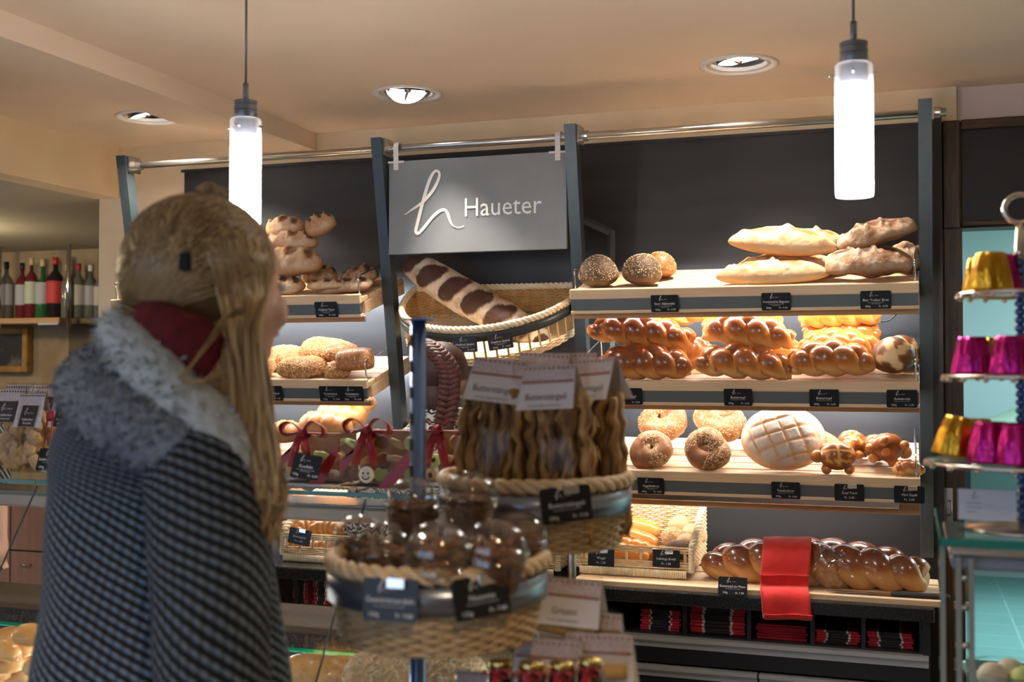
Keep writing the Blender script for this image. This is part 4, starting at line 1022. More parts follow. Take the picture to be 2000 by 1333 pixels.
# ---------------------------------------------------------------- folded napkin stacks under the counter
mat('napkin_red', (.50, .012, .03), (.40, .008, .022), 20, .7)
mat('napkin_black', (.018, .016, .017), rough=.7)
mat('napkin_white', (.62, .48, .46), rough=.7)
GN = 'folded paper bag stacks under the counter'
def napkins(px0, px1, ytop, n, lb, tilt=0., plain=False, Y=YC+.06):
    a = at(px0, 1230, Y=Y); b = at(px1, 1230, Y=Y); w = b.x-a.x; ht = min(at((px0+px1)/2, ytop, Y=Y).z, ZC-.046)-z1; w *= .95
    t = thing('paper_bag_stack', lb, 'paper bags', ((a.x+b.x)/2, Y, z1+.0005), (0, 0, 0), GN); rr = random.Random(px0)
    th = ht/n
    for k in range(n):
        dx = rr.uniform(-.004, .004); dy = rr.uniform(-.006, .006); m = MB(); z = k*th; sag = .010 if (plain and k > n*.7) else 0
        segs = [(-.5, -.28, 0), (-.28, -.23, 2), (-.23, .23, 1), (.23, .28, 2), (.28, .5, 0)] if not plain else [(-.5, .5, 0)]
        for s0, s1, mi in segs: m.box(s0*w+dx, s1*w+dx, dy, .30+dy, z+.0004, z+th*.88, mi)
        m.build('folded_bag', ['napkin_red', 'napkin_black', 'napkin_white'], t, False)
napkins(1250, 1330, 1192, 8, 'red and black striped stack of folded bags, leftmost under the bun crate')
napkins(1346, 1458, 1187, 14, 'tallest stack of striped folded bags under the counter')
napkins(1476, 1578, 1222, 6, 'plain dark red stack of folded bags below the red cloth', plain=True)
napkins(1590, 1680, 1233, 5, 'low striped stack of folded bags second from the drawer end')
napkins(1692, 1784, 1236, 6, 'striped stack of folded bags at the far drawer end nearest the doorway')
napkins(572, 602, 1118, 6, 'striped stack of folded bags under the croissant crate nearest the woman')
napkins(610, 642, 1118, 6, 'striped stack of folded bags under the croissant crate beside the round basket')
# ================================================================ price cards
def card(loc, rot, lines, label, w=.0856, h=.054, clip=False, mt='card_black', ink='card_white', group='black price cards'):
    """lines: title, small rows, weight, price"""
    t = thing('price_card', label, 'price card', loc, rot, group)
    k = MB(); r = .004; n = 3; poly = []
    for cx, cz_, a0 in ((w/2-r, h/2-r, 0), (-w/2+r, h/2-r, 90), (-w/2+r, -h/2+r, 180), (w/2-r, -h/2+r, 270)):
        for i in range(n+1): a_ = rad(a0+90*i/n); poly.append((cx+r*math.cos(a_), cz_+r*math.sin(a_)))
    k.prism(poly, 0, .0012, M=Matrix(((1, 0, 0, 0), (0, 0, 1, 0), (0, 1, 0, 0), (0, 0, 0, 1))))
    k.build('card', mt, t, False)
    title, small, wt, pr = lines; L = MB(); e = -.0006; s = h/.054
    put_h(L, -.019*s, .0095*s, .0155*s, e, n=2); put_text(L, 'Haueter', -.002*s, .0125*s, .0022*s, e)
    if wt: 
        put_text(L, title, 0, -.0035*s, .0072*s, e, 'c', maxw=w*.9)
        for i in range(small):
            ww = [.050, .034][i % 2]*s if small > 1 else .036*s
            put_text(L, ['Weizen, Roggen, Wasser, Salz, Hefe, Malz', 'Vollkorn, Butter, Milch'][i % 2], 0, (-.0085-.0036*i)*s, .0018*s, e, 'c', maxw=ww*1.3)
        put_text(L, wt, -.030*s, -.0215*s, .0056*s, e, maxw=.02*s); put_text(L, pr, .033*s, -.0215*s, .0056*s, e, 'r', maxw=.03*s)
    else:
        put_text(L, title, 0, -.004*s, .0070*s, e, 'c', maxw=w*.86); put_text(L, pr, 0, -.0185*s, .0066*s, e, 'c')
    L.build('lettering', ink, t, False)
    if clip: MB().bbox(-.004, .022, -.005, .004, h/2-.012, h/2+.002, .001).build('clip', 'chrome', t, False)
    return t
def shelf_card(key, px, lines, label, clip=False, dz=0., **kw):
    s = S[key]; y = s.location.y; X = at(px, 700, Y=y).x
    p = Matrix.Rotation(TILT, 3, 'X') @ Vector((0, -.0062, -.036+dz)); card((X, s.location.y+p.y, s.location.z+p.z), (TILT, 0, 0), lines, label, clip=clip, **kw)
shelf_card('R0', 1298, ("Sant' Abbondio", 2, '400g', 'Fr. 4.70'), 'black price card below the two dark seed loaves')
shelf_card('R0', 1516, ('Französisches Baguette', 2, '300g', 'Fr. 4.40'), 'black price card below the baguettes')
shelf_card('R0', 1711, ('Bier Treber Brot', 2, '400g', 'Fr. 4.70'), 'black price card below the dark rustic loaves')
shelf_card('R1', 1228, ('Butterzopf', 1, '650g', 'Fr. 9.60'), 'black price card below the darkest plaits by the post')
shelf_card('R1', 1441, ('Butterzopf', 1, '430g', 'Fr. 6.50'), 'black price card below the central pile of plaits')
shelf_card('R1', 1609, ('Butterzopf', 1, '300g', 'Fr. 4.60'), 'black price card below the pile of plaits next to the split loaf')
shelf_card('R1', 1761, ('Ankebrötli', 1, '250g', 'Fr. 3.70'), 'black price card below the split round loaf')
shelf_card('R2', 1270, ('Vogellisibrot', 2, '400g', 'Fr. 4.50'), 'black price card below the seeded snail rolls')
shelf_card('R2', 1533, ('Fonduebrot', 1, '400g', 'Fr. 4.60'), 'black price card below the floury scored loaf')
shelf_card('R2', 1657, ('Zopf Tierli', 0, '', 'Fr. 2.40'), 'black clipped price card below the turtle buns', True)
shelf_card('R2', 1774, ('Mini Züpfli', 0, '', 'Fr. 2.00'), 'black clipped price card at the end of the lower shelf under the small plait', True)
shelf_card('L0', 636, ('Chällstei Nuss', 2, '400g', 'Fr. 4.90'), 'black price card below the nut loaves beside the woman\'s face')
shelf_card('L1', 530, ('Berner Dinkel', 2, '400g', 'Fr. 4.50'), 'black price card partly hidden by the woman\'s hair')
shelf_card('L1', 645, ('Früchtebrot', 2, '350g', 'Fr. 5.60'), 'black price card below the oat loaves, nearer the woman of the pair')
shelf_card('L1', 687, ('Früchtebrot', 2, '220g', 'Fr. 4.40'), 'black price card at the end of the oat loaf shelf, under the square-ended loaf')
p = at(1174, 1090, Y=YF-.016); card(p, (rad(-4), 0, 0), ('Weggli', 0, '', 'Fr. 1.20'), 'black clipped price card on the crate below the long rolls', clip=True)
p = at(1301, 1092, Y=YF-.016); card(p, (rad(-4), 0, 0), ('Lieblings Brötli', 0, '', 'Fr. 1.20'), 'black clipped price card on the crate below the round buns', clip=True)
p = at(1431, 1146, Y=YC+.005); card(p, (rad(-14), 0, 0), ('Butterzopf am Meter', 1, '100g', 'Fr. 1.50'), 'black price card standing before the metre-long plait')
p = at(585, 1049, Y=YF-.016); card(p, (rad(-6), rad(8), 0), ('Buttergipfeli', 0, '', 'Fr. 1.40'), 'tilted black clipped price card on the croissant crate', clip=True)
bpy.context.view_layer.update()
for px, py, ln, lb in [(908, 673, ('Husbrot dunkel', 2, '600g', 'Fr. 6.70'), 'black price card on the basket band, nearer the metal pole'), (977, 667, ('Husbrot dunkel', 2, '1000g', 'Fr. 12.00'), 'black price card on the basket band, farther from the metal pole')]:
    p = at(px, py, Y=3.475); card(p, (rad(8), rad(-2 if px < 950 else -8), rad(2)), ln, lb, .083, .052)
# ================================================================ glass service counter
mat('case_beige', (.42, .38, .30), (.38, .34, .27), 6, .3)
mat('case_top_grey', (.20, .20, .20), rough=.15, metal=.4)
GZ = 1.28; GY = 2.22
sc_ = thing('service_counter', 'glass display counter with green-edged glass top and dark worktop', 'counter', (-.6, GY, 0))
CX0, CX1 = -3.4, 1.9; ox = .6
def cpart(name, mb, m, sm_=False, par=None): 
    return mb.build(name, m, par or sc_, sm_, loc=(0, 0, 0))
def cb(x0, x1, y0, y1, z0, z1, b=.003): return MB().bbox(x0+ox, x1+ox, y0-GY, y1-GY, z0, z1, b)
xj = at(72, 930, Y=GY).x; xk = at(1120, 960, Y=GY).x
for a_, b_ in ((CX0, xj-.002), (xj+.002, xk)):
    cpart('glass_top', cb(a_, b_, GY, GY+.40, GZ-.010, GZ, .002), 'clear_glass')
    cpart('glass_edge', cb(a_, b_, GY-.002, GY+.0005, GZ-.010, GZ, .0005), 'glass_edge')
zb0 = at(640, 1020, Y=GY+.12).z; zb1 = at(640, 990, Y=GY+.12).z
cpart('light_rail', cb(CX0, xk, GY+.12, GY+.24, zb0, zb1, .006), 'case_beige')
cpart('light_rail_top', cb(CX0, xk, GY+.115, GY+.25, zb1, zb1+.006, .002), 'case_top_grey')
WZ = at(620, 1238, Y=GY).z
cpart('worktop', cb(CX0, xk, GY, GY+.26, WZ-.030, WZ, .004), 'granite_brown')
cpart('worktop_edge', cb(CX0, xk, GY-.004, GY-.0005, WZ-.040, WZ-.001, .001), 'granite')
cpart('case_lamp', cb(CX0, xk, GY+.01, GY+.03, WZ-.038, WZ-.031, .001), 'led_white')
light('case_light', 'AREA', (-.9, -.0, WZ-.045), 9, COOL, sc_, rot=(rad(-32), 0, 0), shape='RECTANGLE', size=2.6, size_y=.03)
cpart('lower_glass_edge', cb(CX0, xk, GY-.006, GY-.003, WZ-.042, WZ-.033, .0005), 'glass_edge')
# front panes slope out towards the customer
FY = 1.86; FZ = .72
xjs = [CX0, at(75, 960, Y=GY).x, at(694, 1250, Y=GY-.05).x, xk]
for a_, b_ in zip(xjs, xjs[1:]):
    m = MB(); e = .003
    m.add([(a_+ox+e, -.004, GZ-.012), (b_+ox-e, -.004, GZ-.012), (b_+ox-e, FY-GY, FZ), (a_+ox+e, FY-GY, FZ)], [(0, 3, 2, 1)])
    cpart('front_pane', m, 'clear_glass')
for x in xjs[1:-1]:
    cpart('pane_joint', MB().tube([(x+ox, -.004, GZ-.014), (x+ox, FY-GY, FZ)], .0022, 6), 'post_paint')
cpart('case_floor', cb(CX0, xk, FY+.0, GY+.34, FZ-.03, FZ, .003), 'brushed_steel')
cpart('case_body', cb(CX0, xk, FY+.05, GY+.34, .02, FZ-.03, .004), 'cabinet_black')
cpart('case_back', cb(CX0, xk, GY+.33, GY+.335, FZ, WZ-.03, .001), 'black_panel')
for x in (at(330, 1100, Y=GY+.2).x, at(-120, 1100, Y=GY+.2).x, xk-.06):
    cpart('upright', MB().tube([(x+ox, .20, WZ), (x+ox, .20, GZ-.01)], .009, 10), 'brushed_steel', True)
# breads inside the case
SETTLE = None
GC = 'breads inside the glass counter'
def inside(px, py, Y, m, mt, lb, rot=(0, 0, 0), seeds=None, name='seeded_loaf'):
    p = at(px, py, Y=Y); bread(name, m, mt, lb, p, rot, 'bread', GC, seeds)
for i, (px, py, L, lb) in enumerate([(612, 1345, .15, 'sesame-topped loaf inside the glass counter next to the coat'), (668, 1350, .13, 'sesame-topped bun inside the glass counter at the pane joint')]):
    m = loaf_mb(L, .11, .075, .4, 36, 18, .007, 16, i+3, 1.2); inside(px, py, 2.14, m, 'croissant_crust', lb, (0, 0, .3*i), (seeds_mb(m, 700, .004, i, -.2, 1.6), 'seed_pale'))
for i, (px, py, L, lb) in enumerate([(768, 1362, .20, 'almond-covered pale loaf inside the counter beside the display pole'), (868, 1358, .17, 'almond-covered pale loaf inside the counter behind the display pole')]):
    m = loaf_mb(L, .13, .10, .36, 36, 18, .006, 14, i+6, 1.2); inside(px, py, 2.10, m, 'bun_pale', lb, (0, 0, -.2*i), (seeds_mb(m, 520, .018, i, -.2, 3.4), 'wicker_pale'))
for i, (px, py, D, lb) in enumerate([(60, 1258, .058, 'golden bun at the very top of the pile behind the glass by the coat'), (20, 1262, .060, 'golden roll at the top of the pile behind the glass by the frame edge'), (44, 1280, .062, 'golden roll under the topmost buns behind the glass'), (8, 1292, .060, 'golden roll cut by the frame edge in the middle of the pile behind the glass'), (76, 1290, .055, 'golden bun touching the coat behind the glass'), (26, 1315, .064, 'smooth golden roll in the middle of the pile behind the glass'),
                                     (70, 1318, .048, 'small pale bun beside the coat in the pile behind the glass'), (40, 1340, .062, 'pale round bun at the bottom of the pile behind the glass'), (-14, 1330, .060, 'golden bun mostly outside the frame behind the glass'), (84, 1342, .055, 'golden bun at the bottom of the pile beside the coat')]):
    m = loaf_mb(D*1.4, D, D*.8, .4, 28, 16, .004, 22, i+11, 1.1); inside(px, py, 2.04+.045*((i*2) % 3), m, 'croissant_crust' if i not in (6, 7) else 'bun_pale', lb, (.2, 0, i*.9), None, 'golden_bun')
st_ = MB().bbox(-.5, .5, -.10, .12, -.02, 0, .004); p = at(40, 1372, Y=2.08); tag(st_.build('bread_tray', 'brushed_steel', loc=(p.x, p.y, min(p.z, .84)), smooth=False), 'steel tray under the golden buns behind the glass', 'tray')
st_ = MB().bbox(-.42, .42, -.11, .10, -.02, 0, .004); p = at(740, 1372, Y=2.10); tag(st_.build('bread_tray', 'brushed_steel', loc=(p.x, p.y, min(p.z, .87)), smooth=False), 'steel tray under the sesame and almond loaves behind the glass', 'tray')
# ================================================================ things on the glass top
mat('ribbon_red', (.33, .003, .013), (.26, .002, .010), 20, .35, sheen=.2)
mat('cookie', (.66, .44, .20), (.52, .30, .11), 25, .7, bump=.3, bscale=60)
mat('cookie_dark', (.30, .14, .05), (.20, .08, .03), 25, .7)
mat('cookie_green', (.55, .66, .24), rough=.5)
mat('cookie_white', (.78, .72, .60), rough=.6)
mat('jam', (.07, .008, .004), rough=.2)
mat('lace_paper', (.55, .48, .50), (.66, .60, .62), 260, .7, lo=.45, hi=.55)
mat('label_paper', (.74, .72, .74), rough=.6)
mat('label_brown', (.05, .035, .03), rough=.6)
mat('brown_stripe', (.38, .16, .10), rough=.6)
mat('ink', (.10, .09, .10), rough=.6)
glass('bag_film', (.95, .93, .90), .12, .008)
glass('box_film', (.97, .96, .94), .05, .0)
def bow(mb, c, k=1., n=9):
    c = Vector(c)
    for s in (-1, 1):
        P = catmull([c, c+Vector((s*.025, -.008, .022))*k, c+Vector((s*.050, -.004, .012))*k, c+Vector((s*.046, .004, -.010))*k, c+Vector((s*.02, .0, -.004))*k, c], 5)
        vs = []; fs = []
        for i, p in enumerate(P):
            w = .013*k*(.45+.55*math.sin(PI*i/(len(P)-1))); vs += [p+Vector((0, -w, .2*w)), p+Vector((0, w, -.2*w))]
        mb.add(vs, [(2*i, 2*i+1, 2*i+3, 2*i+2) for i in range(len(P)-1)])
        Q = [c, c+Vector((s*.012, -.012, -.03))*k, c+Vector((s*.022, -.010, -.075))*k]
        vs = []
        for p in Q: vs += [p+Vector((-.010*k, 0, 0)), p+Vector((.010*k, 0, 0))]
        mb.add(vs, [(0, 1, 3, 2), (2, 3, 5, 4)])
    mb.ell(c, (.011*k, .012*k, .011*k), 10, 8)
    return mb
def cookie_box(px0, px1, py0, py1, Y, label, seed):
    """clear box of assorted biscuits tied with red ribbon"""
    a = at(px0, py1, Y=Y); b = at(px1, py0, Y=Y); w = b.x-a.x; h = b.z-GZ; d = .10
    t = thing('gift_box', label, 'gift box', (a.x+w/2, Y, GZ+.001), (0, 0, 0), 'ribboned biscuit boxes on the glass top'); rr = random.Random(seed)
    m = MB(); m.box(-w/2, w/2, 0, d, 0, h); m.build('clear_box', 'box_film', t, False)
    MB().box(-w/2+.002, w/2-.002, .002, d-.002, .001, .004).build('card_base', 'label_brown', t, False)
    MB().box(-w/2+.002, w/2-.002, d-.004, d-.002, .004, h-.002).build('card_back', 'cookie_dark', t, False)
    for k in range(int(w/.032)):
        for j in range(max(1, int(h/.038))):
            x = -w/2+.022+k*(w-.044)/max(1, int(w/.032)-1); z = .025+j*.036; mt = rr.choice(['cookie', 'cookie', 'cookie_white', 'cookie_green', 'cookie_dark']); r_ = rr.uniform(.014, .019)
            q = MB(); ty = rr.random()
            if ty < .55:
                q.lathe([(0, -.006), (r_*.8, -.006), (r_, -.002), (r_, .003), (r_*.75, .006), (0, .006)], 14); o = q.build('biscuit', mt, t)
                if rr.random() < .6:
                    e = MB(); e.lathe([(0, .006), (r_*.35, .0075), (r_*.38, .006)], 12); e.build('jam_spot', 'jam', o)
            else:
                q.tube([(-.02, 0, 0), (0, 0, 0), (.02, 0, 0)], [.006, .009, .006], 10); o = q.build('biscuit', mt, t)
            o.location = (x+rr.uniform(-.004, .004), rr.uniform(.018, .030), z+rr.uniform(-.004, .004)); o.rotation_euler = (PI/2+rr.uniform(-.5, .5), rr.uniform(-.5, .5), rr.uniform(-.3, .3))
    r = MB(); y_ = -.0015
    for s in (-1, 1):
        pass
    wd = .024
    r.add([(-w/2, y_, h*.18), (-w/2, y_, h*.18+wd*1.4), (w*.12, y_, h+.001), (w*.12-wd*1.2, y_, h+.001)], [(0, 1, 2, 3)])
    r.add([(w*.0, y_-.001, .0), (w*.0+wd*1.6, y_-.001, .0), (w/2, y_-.001, h*.58), (w/2, y_-.001, h*.82)], [(0, 1, 2, 3)])
    r.add([(-w/2, -.002, h+.002), (w/2, -.002, h+.002), (w/2, .024, h+.002), (-w/2, .024, h+.002)], [(0, 1, 2, 3)])
    o = r.build('ribbon', 'ribbon_red', t, False); md = o.modifiers.new('s', 'SOLIDIFY'); md.thickness = .0012
    o = bow(MB(), (rr.uniform(-.03, .02), -.008, h+.004), 1.05).build('bow', 'ribbon_red', t); md = o.modifiers.new('s', 'SOLIDIFY'); md.thickness = .001
    return t
cookie_box(545, 660, 850, 945, 2.34, 'ribboned clear box of biscuits beside the woman\'s hair', 3)
cookie_box(664, 812, 845, 950, 2.31, 'ribboned clear box of biscuits with jam rings in front of the metal pole', 5)
cookie_box(822, 900, 845, 950, 2.34, 'ribboned clear box of biscuits between the metal pole and the wrapped straws', 8)
# smiling biscuit in the middle box
sb = thing('smiling_biscuit', 'round pale biscuit with a smiling face in the ribboned box', 'biscuit', at(718, 928, Y=2.302)); q = MB()
q.lathe([(0, -.004), (.017, -.004), (.018, 0), (.016, .004), (0, .004)], 20, M=Matrix.Rotation(PI/2, 4, 'X')); q.build('dough', 'cookie_white', sb)
q = MB()
for x in (-.006, .006): q.ell((x, -.0045, .004), (.0022, .001, .003), 8, 6)
q.tube(catmull([(-.009, -.0045, -.003), (-.005, -.0045, -.008), (0, -.0045, -.0095), (.005, -.0045, -.008), (.009, -.0045, -.003)], 3), .0013, 6); q.build('face', 'jam', sb)
sb.location.y = 2.296
p = at(598, 912, Y=2.29); card(p, (rad(-16), rad(6), rad(0)), ('Konfekt', 2, '100g', 'Fr. 6.50'), 'black price card leaning on the biscuit boxes by the woman\'s hair', .07, .055)
p = at(100, 898, Y=2.26); card(p, (rad(-20), rad(0), rad(4)), ('Adelbodner Amaretti', 1, '100g', 'Fr. 6.50'), 'black price card before the bagged biscuits next to the coat shoulder', .075, .055)
MB_ = MB().bbox(-.016, .016, -.006, .03, 0, .012, .002); tag(MB_.build('card_stand', 'clear_plastic', loc=at(94, 925, Y=2.24), smooth=False), 'small clear stand under the price card by the coat shoulder', 'card stand')
def lace_bag(px, Y, w, h, hh, label, seed, rz=0., z0=GZ+.001, content='biscuit', group='bagged biscuits with lace headers', title=None, sub=None, px_is=None, hw=None, lean=10, blabel=True, tilt=0., paper='lace_paper', x=None):
    """clear bag with a folded lace-printed paper header"""
    X = x if x is not None else at(px, 800, Y=Y).x
    t = thing('treat_bag', label, 'bag', (X, Y, z0), (0, tilt, rz), group); rr = random.Random(seed); d = .055; hw = hw or w*.95
    m = MB()
    def fb(u, v):
        a_ = 2*PI*u; zz = h*v; k = 1-.10*v if v < .8 else (1-.10*v); dp = d/2*(1-max(0, v-.55)/.45*.9)*(1 if v > .03 else .6); ww = w/2*(1-.08*math.sin(PI*min(1, v*1.2)))
        c_, s_ = math.cos(a_), math.sin(a_); c_ = abs(c_)**.5*(1 if c_ > 0 else -1); s_ = abs(s_)**.7*(1 if s_ > 0 else -1)
        return Vector((ww*c_, dp*s_, zz))+noise.noise_vector(Vector((c_*2, s_*2, v*5+seed)))*.003
    m.grid(fb, 32, 14); m.build('film', 'bag_film', t)
    if content == 'biscuit':
        for k in range(14):
            q = MB(); L_ = rr.uniform(.032, .048); q.bbox(-L_/2, L_/2, -.009, .009, -.013, .013, .006); q.build('biscuit', 'cookie', t, True, loc=(rr.uniform(-.30, .30)*w, rr.uniform(-.010, .010), .02+h*.62*(k/14)), rot=(rr.uniform(-.6, .6), rr.uniform(-1.2, 1.2), rr.uniform(-.6, .6)))
    elif content == 'straw':
        n = int(w/.0165)
        for k in range(n):
            for j in range(2):
                q = MB(); x_ = (-.42+.84*k/(n-1))*w+rr.uniform(-.004, .004); top = h-.078*rr.uniform(.62, 1.1); P = [(x_+.004*math.sin(z_*60+k), (-.011+.022*j)+.003*math.cos(z_*50+k), .006+z_*top) for z_ in [i/14 for i in range(15)]]
                q.tube(P, [.0085+.0022*math.sin(i*1.9+k) for i in range(15)], 8, bake=[rr.random() for _ in range(15*8)]); q.build('cheese_straw', 'straw_crust', t)
    elif content == 'stick':
        n = 5
        for k in range(n):
            for y_ in (-.014, .012):
                q = MB(); z_ = .016+k*h*.165; q.tube([(-w*.42, y_, z_), (-w*.2, y_-.002, z_+.003), (w*.1, y_, z_), (w*.42, y_, z_+.002)], [.0095, .0125, .012, .0095], 10, bake=.3); q.build('breadstick', 'stick_crust', t)
    # header: folded paper, two faces splaying down from the ridge
    H0 = h*.97
    def hd(u, v, s=-1):
        yy = s*(.003+hh*math.sin(rad(lean))*v+.004*v*v); return Vector(((u-.5)*hw*(1+.10*v), yy, H0-hh*v*math.cos(rad(lean))+.0))
    for s in (-1, 1):
        q = MB()
        if s < 0: q.grid(lambda u, v: hd(u, v*.34, s), 8, 2); q.build('lace_edge', paper, t, True)
        q = MB(); q.grid(lambda u, v: hd(u, (.34 if s < 0 else 0)+(.66 if s < 0 else 1)*v, s), 8, 4); o = q.build('paper_header', 'label_paper' if title else paper, t, True)
        if s < 0:
            e = MB(); M_ = None
            def surf(x_, z_): # place flat art on the header face
                v = (H0-z_)/(hh*math.cos(rad(lean))); return Vector((x_, hd(.5, v, -1).y-.0012, z_))
            if title:
                st = MB(); st.add([surf(-hw*.5, H0-hh*.36), surf(hw*.5, H0-hh*.36), surf(hw*.5, H0-hh*.31), surf(-hw*.5, H0-hh*.31)], [(0, 1, 2, 3)]); st.build('printed_stripe', 'brown_stripe', t, False)
                tm = MB(); put_text(tm, title, 0, H0-hh*.70, hh*.13, 0, 'c', maxw=hw*.8); put_text(tm, sub or 'Aus der eigenen Backstube', 0, H0-hh*.84, hh*.045, 0, 'c', maxw=hw*.7)
                for v in tm.v: v.y = surf(0, v.z).y
                tm.build('lettering', 'ink', t, False)
            elif blabel:
                st = MB(); st.add([surf(-hw*.34, H0-hh*.96), surf(hw*.30, H0-hh*.96), surf(hw*.34, H0-hh*.34), surf(-hw*.30, H0-hh*.34)], [(0, 1, 2, 3)]); st.build('dark_label', 'label_brown', t, False)
                tm = MB(); put_h(tm, -hw*.20, H0-hh*.62, hh*.22, 0, n=2); put_text(tm, 'Haueter', hw*.02, H0-hh*.58, hh*.04, 0); put_text(tm, 'Adelbodner', 0, H0-hh*.78, hh*.075, 0, 'c', maxw=hw*.46); put_text(tm, 'Amaretti', 0, H0-hh*.88, hh*.06, 0, 'c', maxw=hw*.4)
                for v in tm.v: v.y = surf(0, v.z).y-.001
                tm.build('lettering', 'label_paper', t, False)
            # punched lace holes along the ridge
            hl = MB(); n = 11
            for i in range(n):
                x_ = (-.46+.92*i/(n-1))*hw; c_ = surf(x_, H0-hh*.055); r_ = hh*.028
                hl.add([c_+Vector((r_*math.cos(2*PI*k/6), -.0002, r_*math.sin(2*PI*k/6))) for k in range(6)], [tuple(range(6))])
            hl.build('lace_holes', 'brown_stripe' if title else 'label_brown', t, False)
    return t
crust('straw_crust', (.62, .38, .14), (.40, .21, .06), (.15, .065, .02), .6, 0, 40, 1.0, .5, 80)
crust('stick_crust', (.62, .42, .17), (.50, .30, .10), (.36, .19, .05), .6, 0, 20, .5, .2, 60)
for i, (px, Y, w, h, lb, rz) in enumerate([(22, 2.36, .095, .215, 'bagged biscuits with dark label, nearest the frame edge in front', .05), (66, 2.35, .085, .205, 'bagged biscuits with dark label, second in the front row', -.05), (95, 2.43, .085, .225, 'bagged biscuits with dark label in the back row', .15), (133, 2.37, .085, .205, 'bagged biscuits beside the coat shoulder', -.1), (-18, 2.38, .09, .205, 'bagged biscuits cut off by the frame edge', .1), (40, 2.45, .09, .225, 'bagged biscuits behind the front pair', 0)]):
    lace_bag(px, Y, w, h, .085, lb, i, rz, lean=12)
rb = MB(); p = at(98, 820, Y=2.31); 
for dx in (-.006, .006): rb.tube(catmull([p+Vector((dx, 0, .012)), p+Vector((dx*1.5, -.004, -.02)), p+Vector((dx-.008, -.003, -.06))], 4), .003, 5, flat=.3)
rb.bbox(p.x-.012, p.x+.012, p.y-.004, p.y+.004, p.z-.004, p.z+.022, .004); tag(rb.build('red_ribbon', 'ribbon_red'), 'short red ribbon tied round a biscuit bag', 'ribbon')
# ================================================================ tiered basket stand
mat('blue_steel', (.16, .26, .52), rough=.22, metal=.9)  # blue daylight reflection of the window put into the steel's base colour
PT = at(817, 700, Y=1.715)
stand = thing('basket_stand', 'tall metal pole stand with slots carrying three round wicker baskets', 'stand', (PT.x, PT.y, 0))
ptop = at(817, 622, Y=1.715).z
pm = MB(); pm.tube([(0, 0, .03), (0, 0, ptop-.004)], .0128, 20); pm.build('pole', 'blue_steel', stand)
MB().bbox(-.022, .022, -.016, .016, ptop-.004, ptop, .001).build('pole_cap', 'blue_steel', stand, False)
sl = None
for k in range(7):
    if sl is None: sl = MB().box(-.0135, -.0122, -.004, .004, 0, .018).mesh('slot', 'black_panel', False)
    o = bpy.data.objects.new('slot', sl); COL.objects.link(o); o.parent = stand; o.location = (0, 0, ptop-.045-.042*k)
    o = bpy.data.objects.new('slot', sl); COL.objects.link(o); o.parent = stand; o.location = (0, 0, ptop-.045-.042*k); o.rotation_euler = (0, 0, rad(50))
MB().lathe([(.20, 0), (.20, .012), (.19, .018), (.02, .03)], 40).build('foot', 'blue_steel', stand)
def round_basket(px, py, Y, r, H, label):
    c = at(px, py, Y=Y); t = thing('round_basket', label, 'basket', (c.x, c.y, c.z-H), (0, 0, 0), 'round wicker baskets on the pole stand')
    circ = [Vector((r*math.cos(2*PI*i/64), r*math.sin(2*PI*i/64), 0)) for i in range(64)]
    sh = lambda z: -.016*(1-z/H)**1.6
    w = MB(); weave(w, circ, [.004+.0062*i for i in range(int((H-.008)/.0062))], .021, .0032, .0031, True, shape=sh, stakes=[.0, H*.5, H], seed=4); w.build('weave', 'wicker_tan', t)
    b = MB(); braid(b, [p+Vector((0, 0, H+.004)) for p in circ], .009, True, 3, .07); b.build('braided_rim', 'wicker_light', t)
    s = MB(); s.lathe([(r+.004, H-.046), (r+.0065, H-.046), (r+.0065, H-.010), (r+.004, H-.010)], 64); s.build('steel_band', 'band_steel', t)
    f = MB(); f.lathe([(0, .006), (r-.014, .006), (r-.014, 0), (0, 0)], 40); f.build('base', 'wicker_tan', t)
    d = (Vector((PT.x, PT.y, 0))-Vector((c.x, c.y, 0))); L = d.length; d.normalize()
    a_ = MB(); q = d*(r+.006); e = d*(L-.0138)
    if L > r+.016: a_.tube([(q.x, q.y, H-.028), (e.x, e.y, H-.028)], .008, 8); a_.build('arm', 'blue_steel', t)
    return t
B1 = round_basket(856, 1096, 1.535, .151, .105, 'round wicker basket with steel band full of domed cups')
B2 = round_basket(1046, 938, 1.86, .155, .105, 'round wicker basket with steel band full of wrapped cheese straws')
B3 = round_basket(1075, 1420, 1.60, .17, .09, 'lowest round wicker basket with jars and breadstick bags')
for B, px, py, ln, lb, rz, w in [(B1, 858, 1180, ('Gewürzmandeln', 1, '150g', 'Fr. 9.80'), 'bluish black price card on the basket of domed cups, facing out', 0, .078), (B1, 1003, 1170, ('Nussmix', 1, '125g', 'Fr. 7.80'), 'black clipped price card on the side of the domed cup basket', .75, .078), (B2, 1164, 988, ('Butterstängeli', 1, '200g', 'Fr. 9.50'), 'black clipped price card on the cheese straw basket', .60, .082)]:
    r = .151 if B is B1 else .155; a_ = -PI/2+rz+YAW*0; c = B.location; pp = Vector((c.x+(r+.0125)*math.cos(a_), c.y+(r+.0125)*math.sin(a_), 0)); q = at(px, py, Y=pp.y)
    card((pp.x, pp.y, q.z), (rad(-4), rad(-5 if rz else 0), rz), ln, lb, w, .055, clip=True)
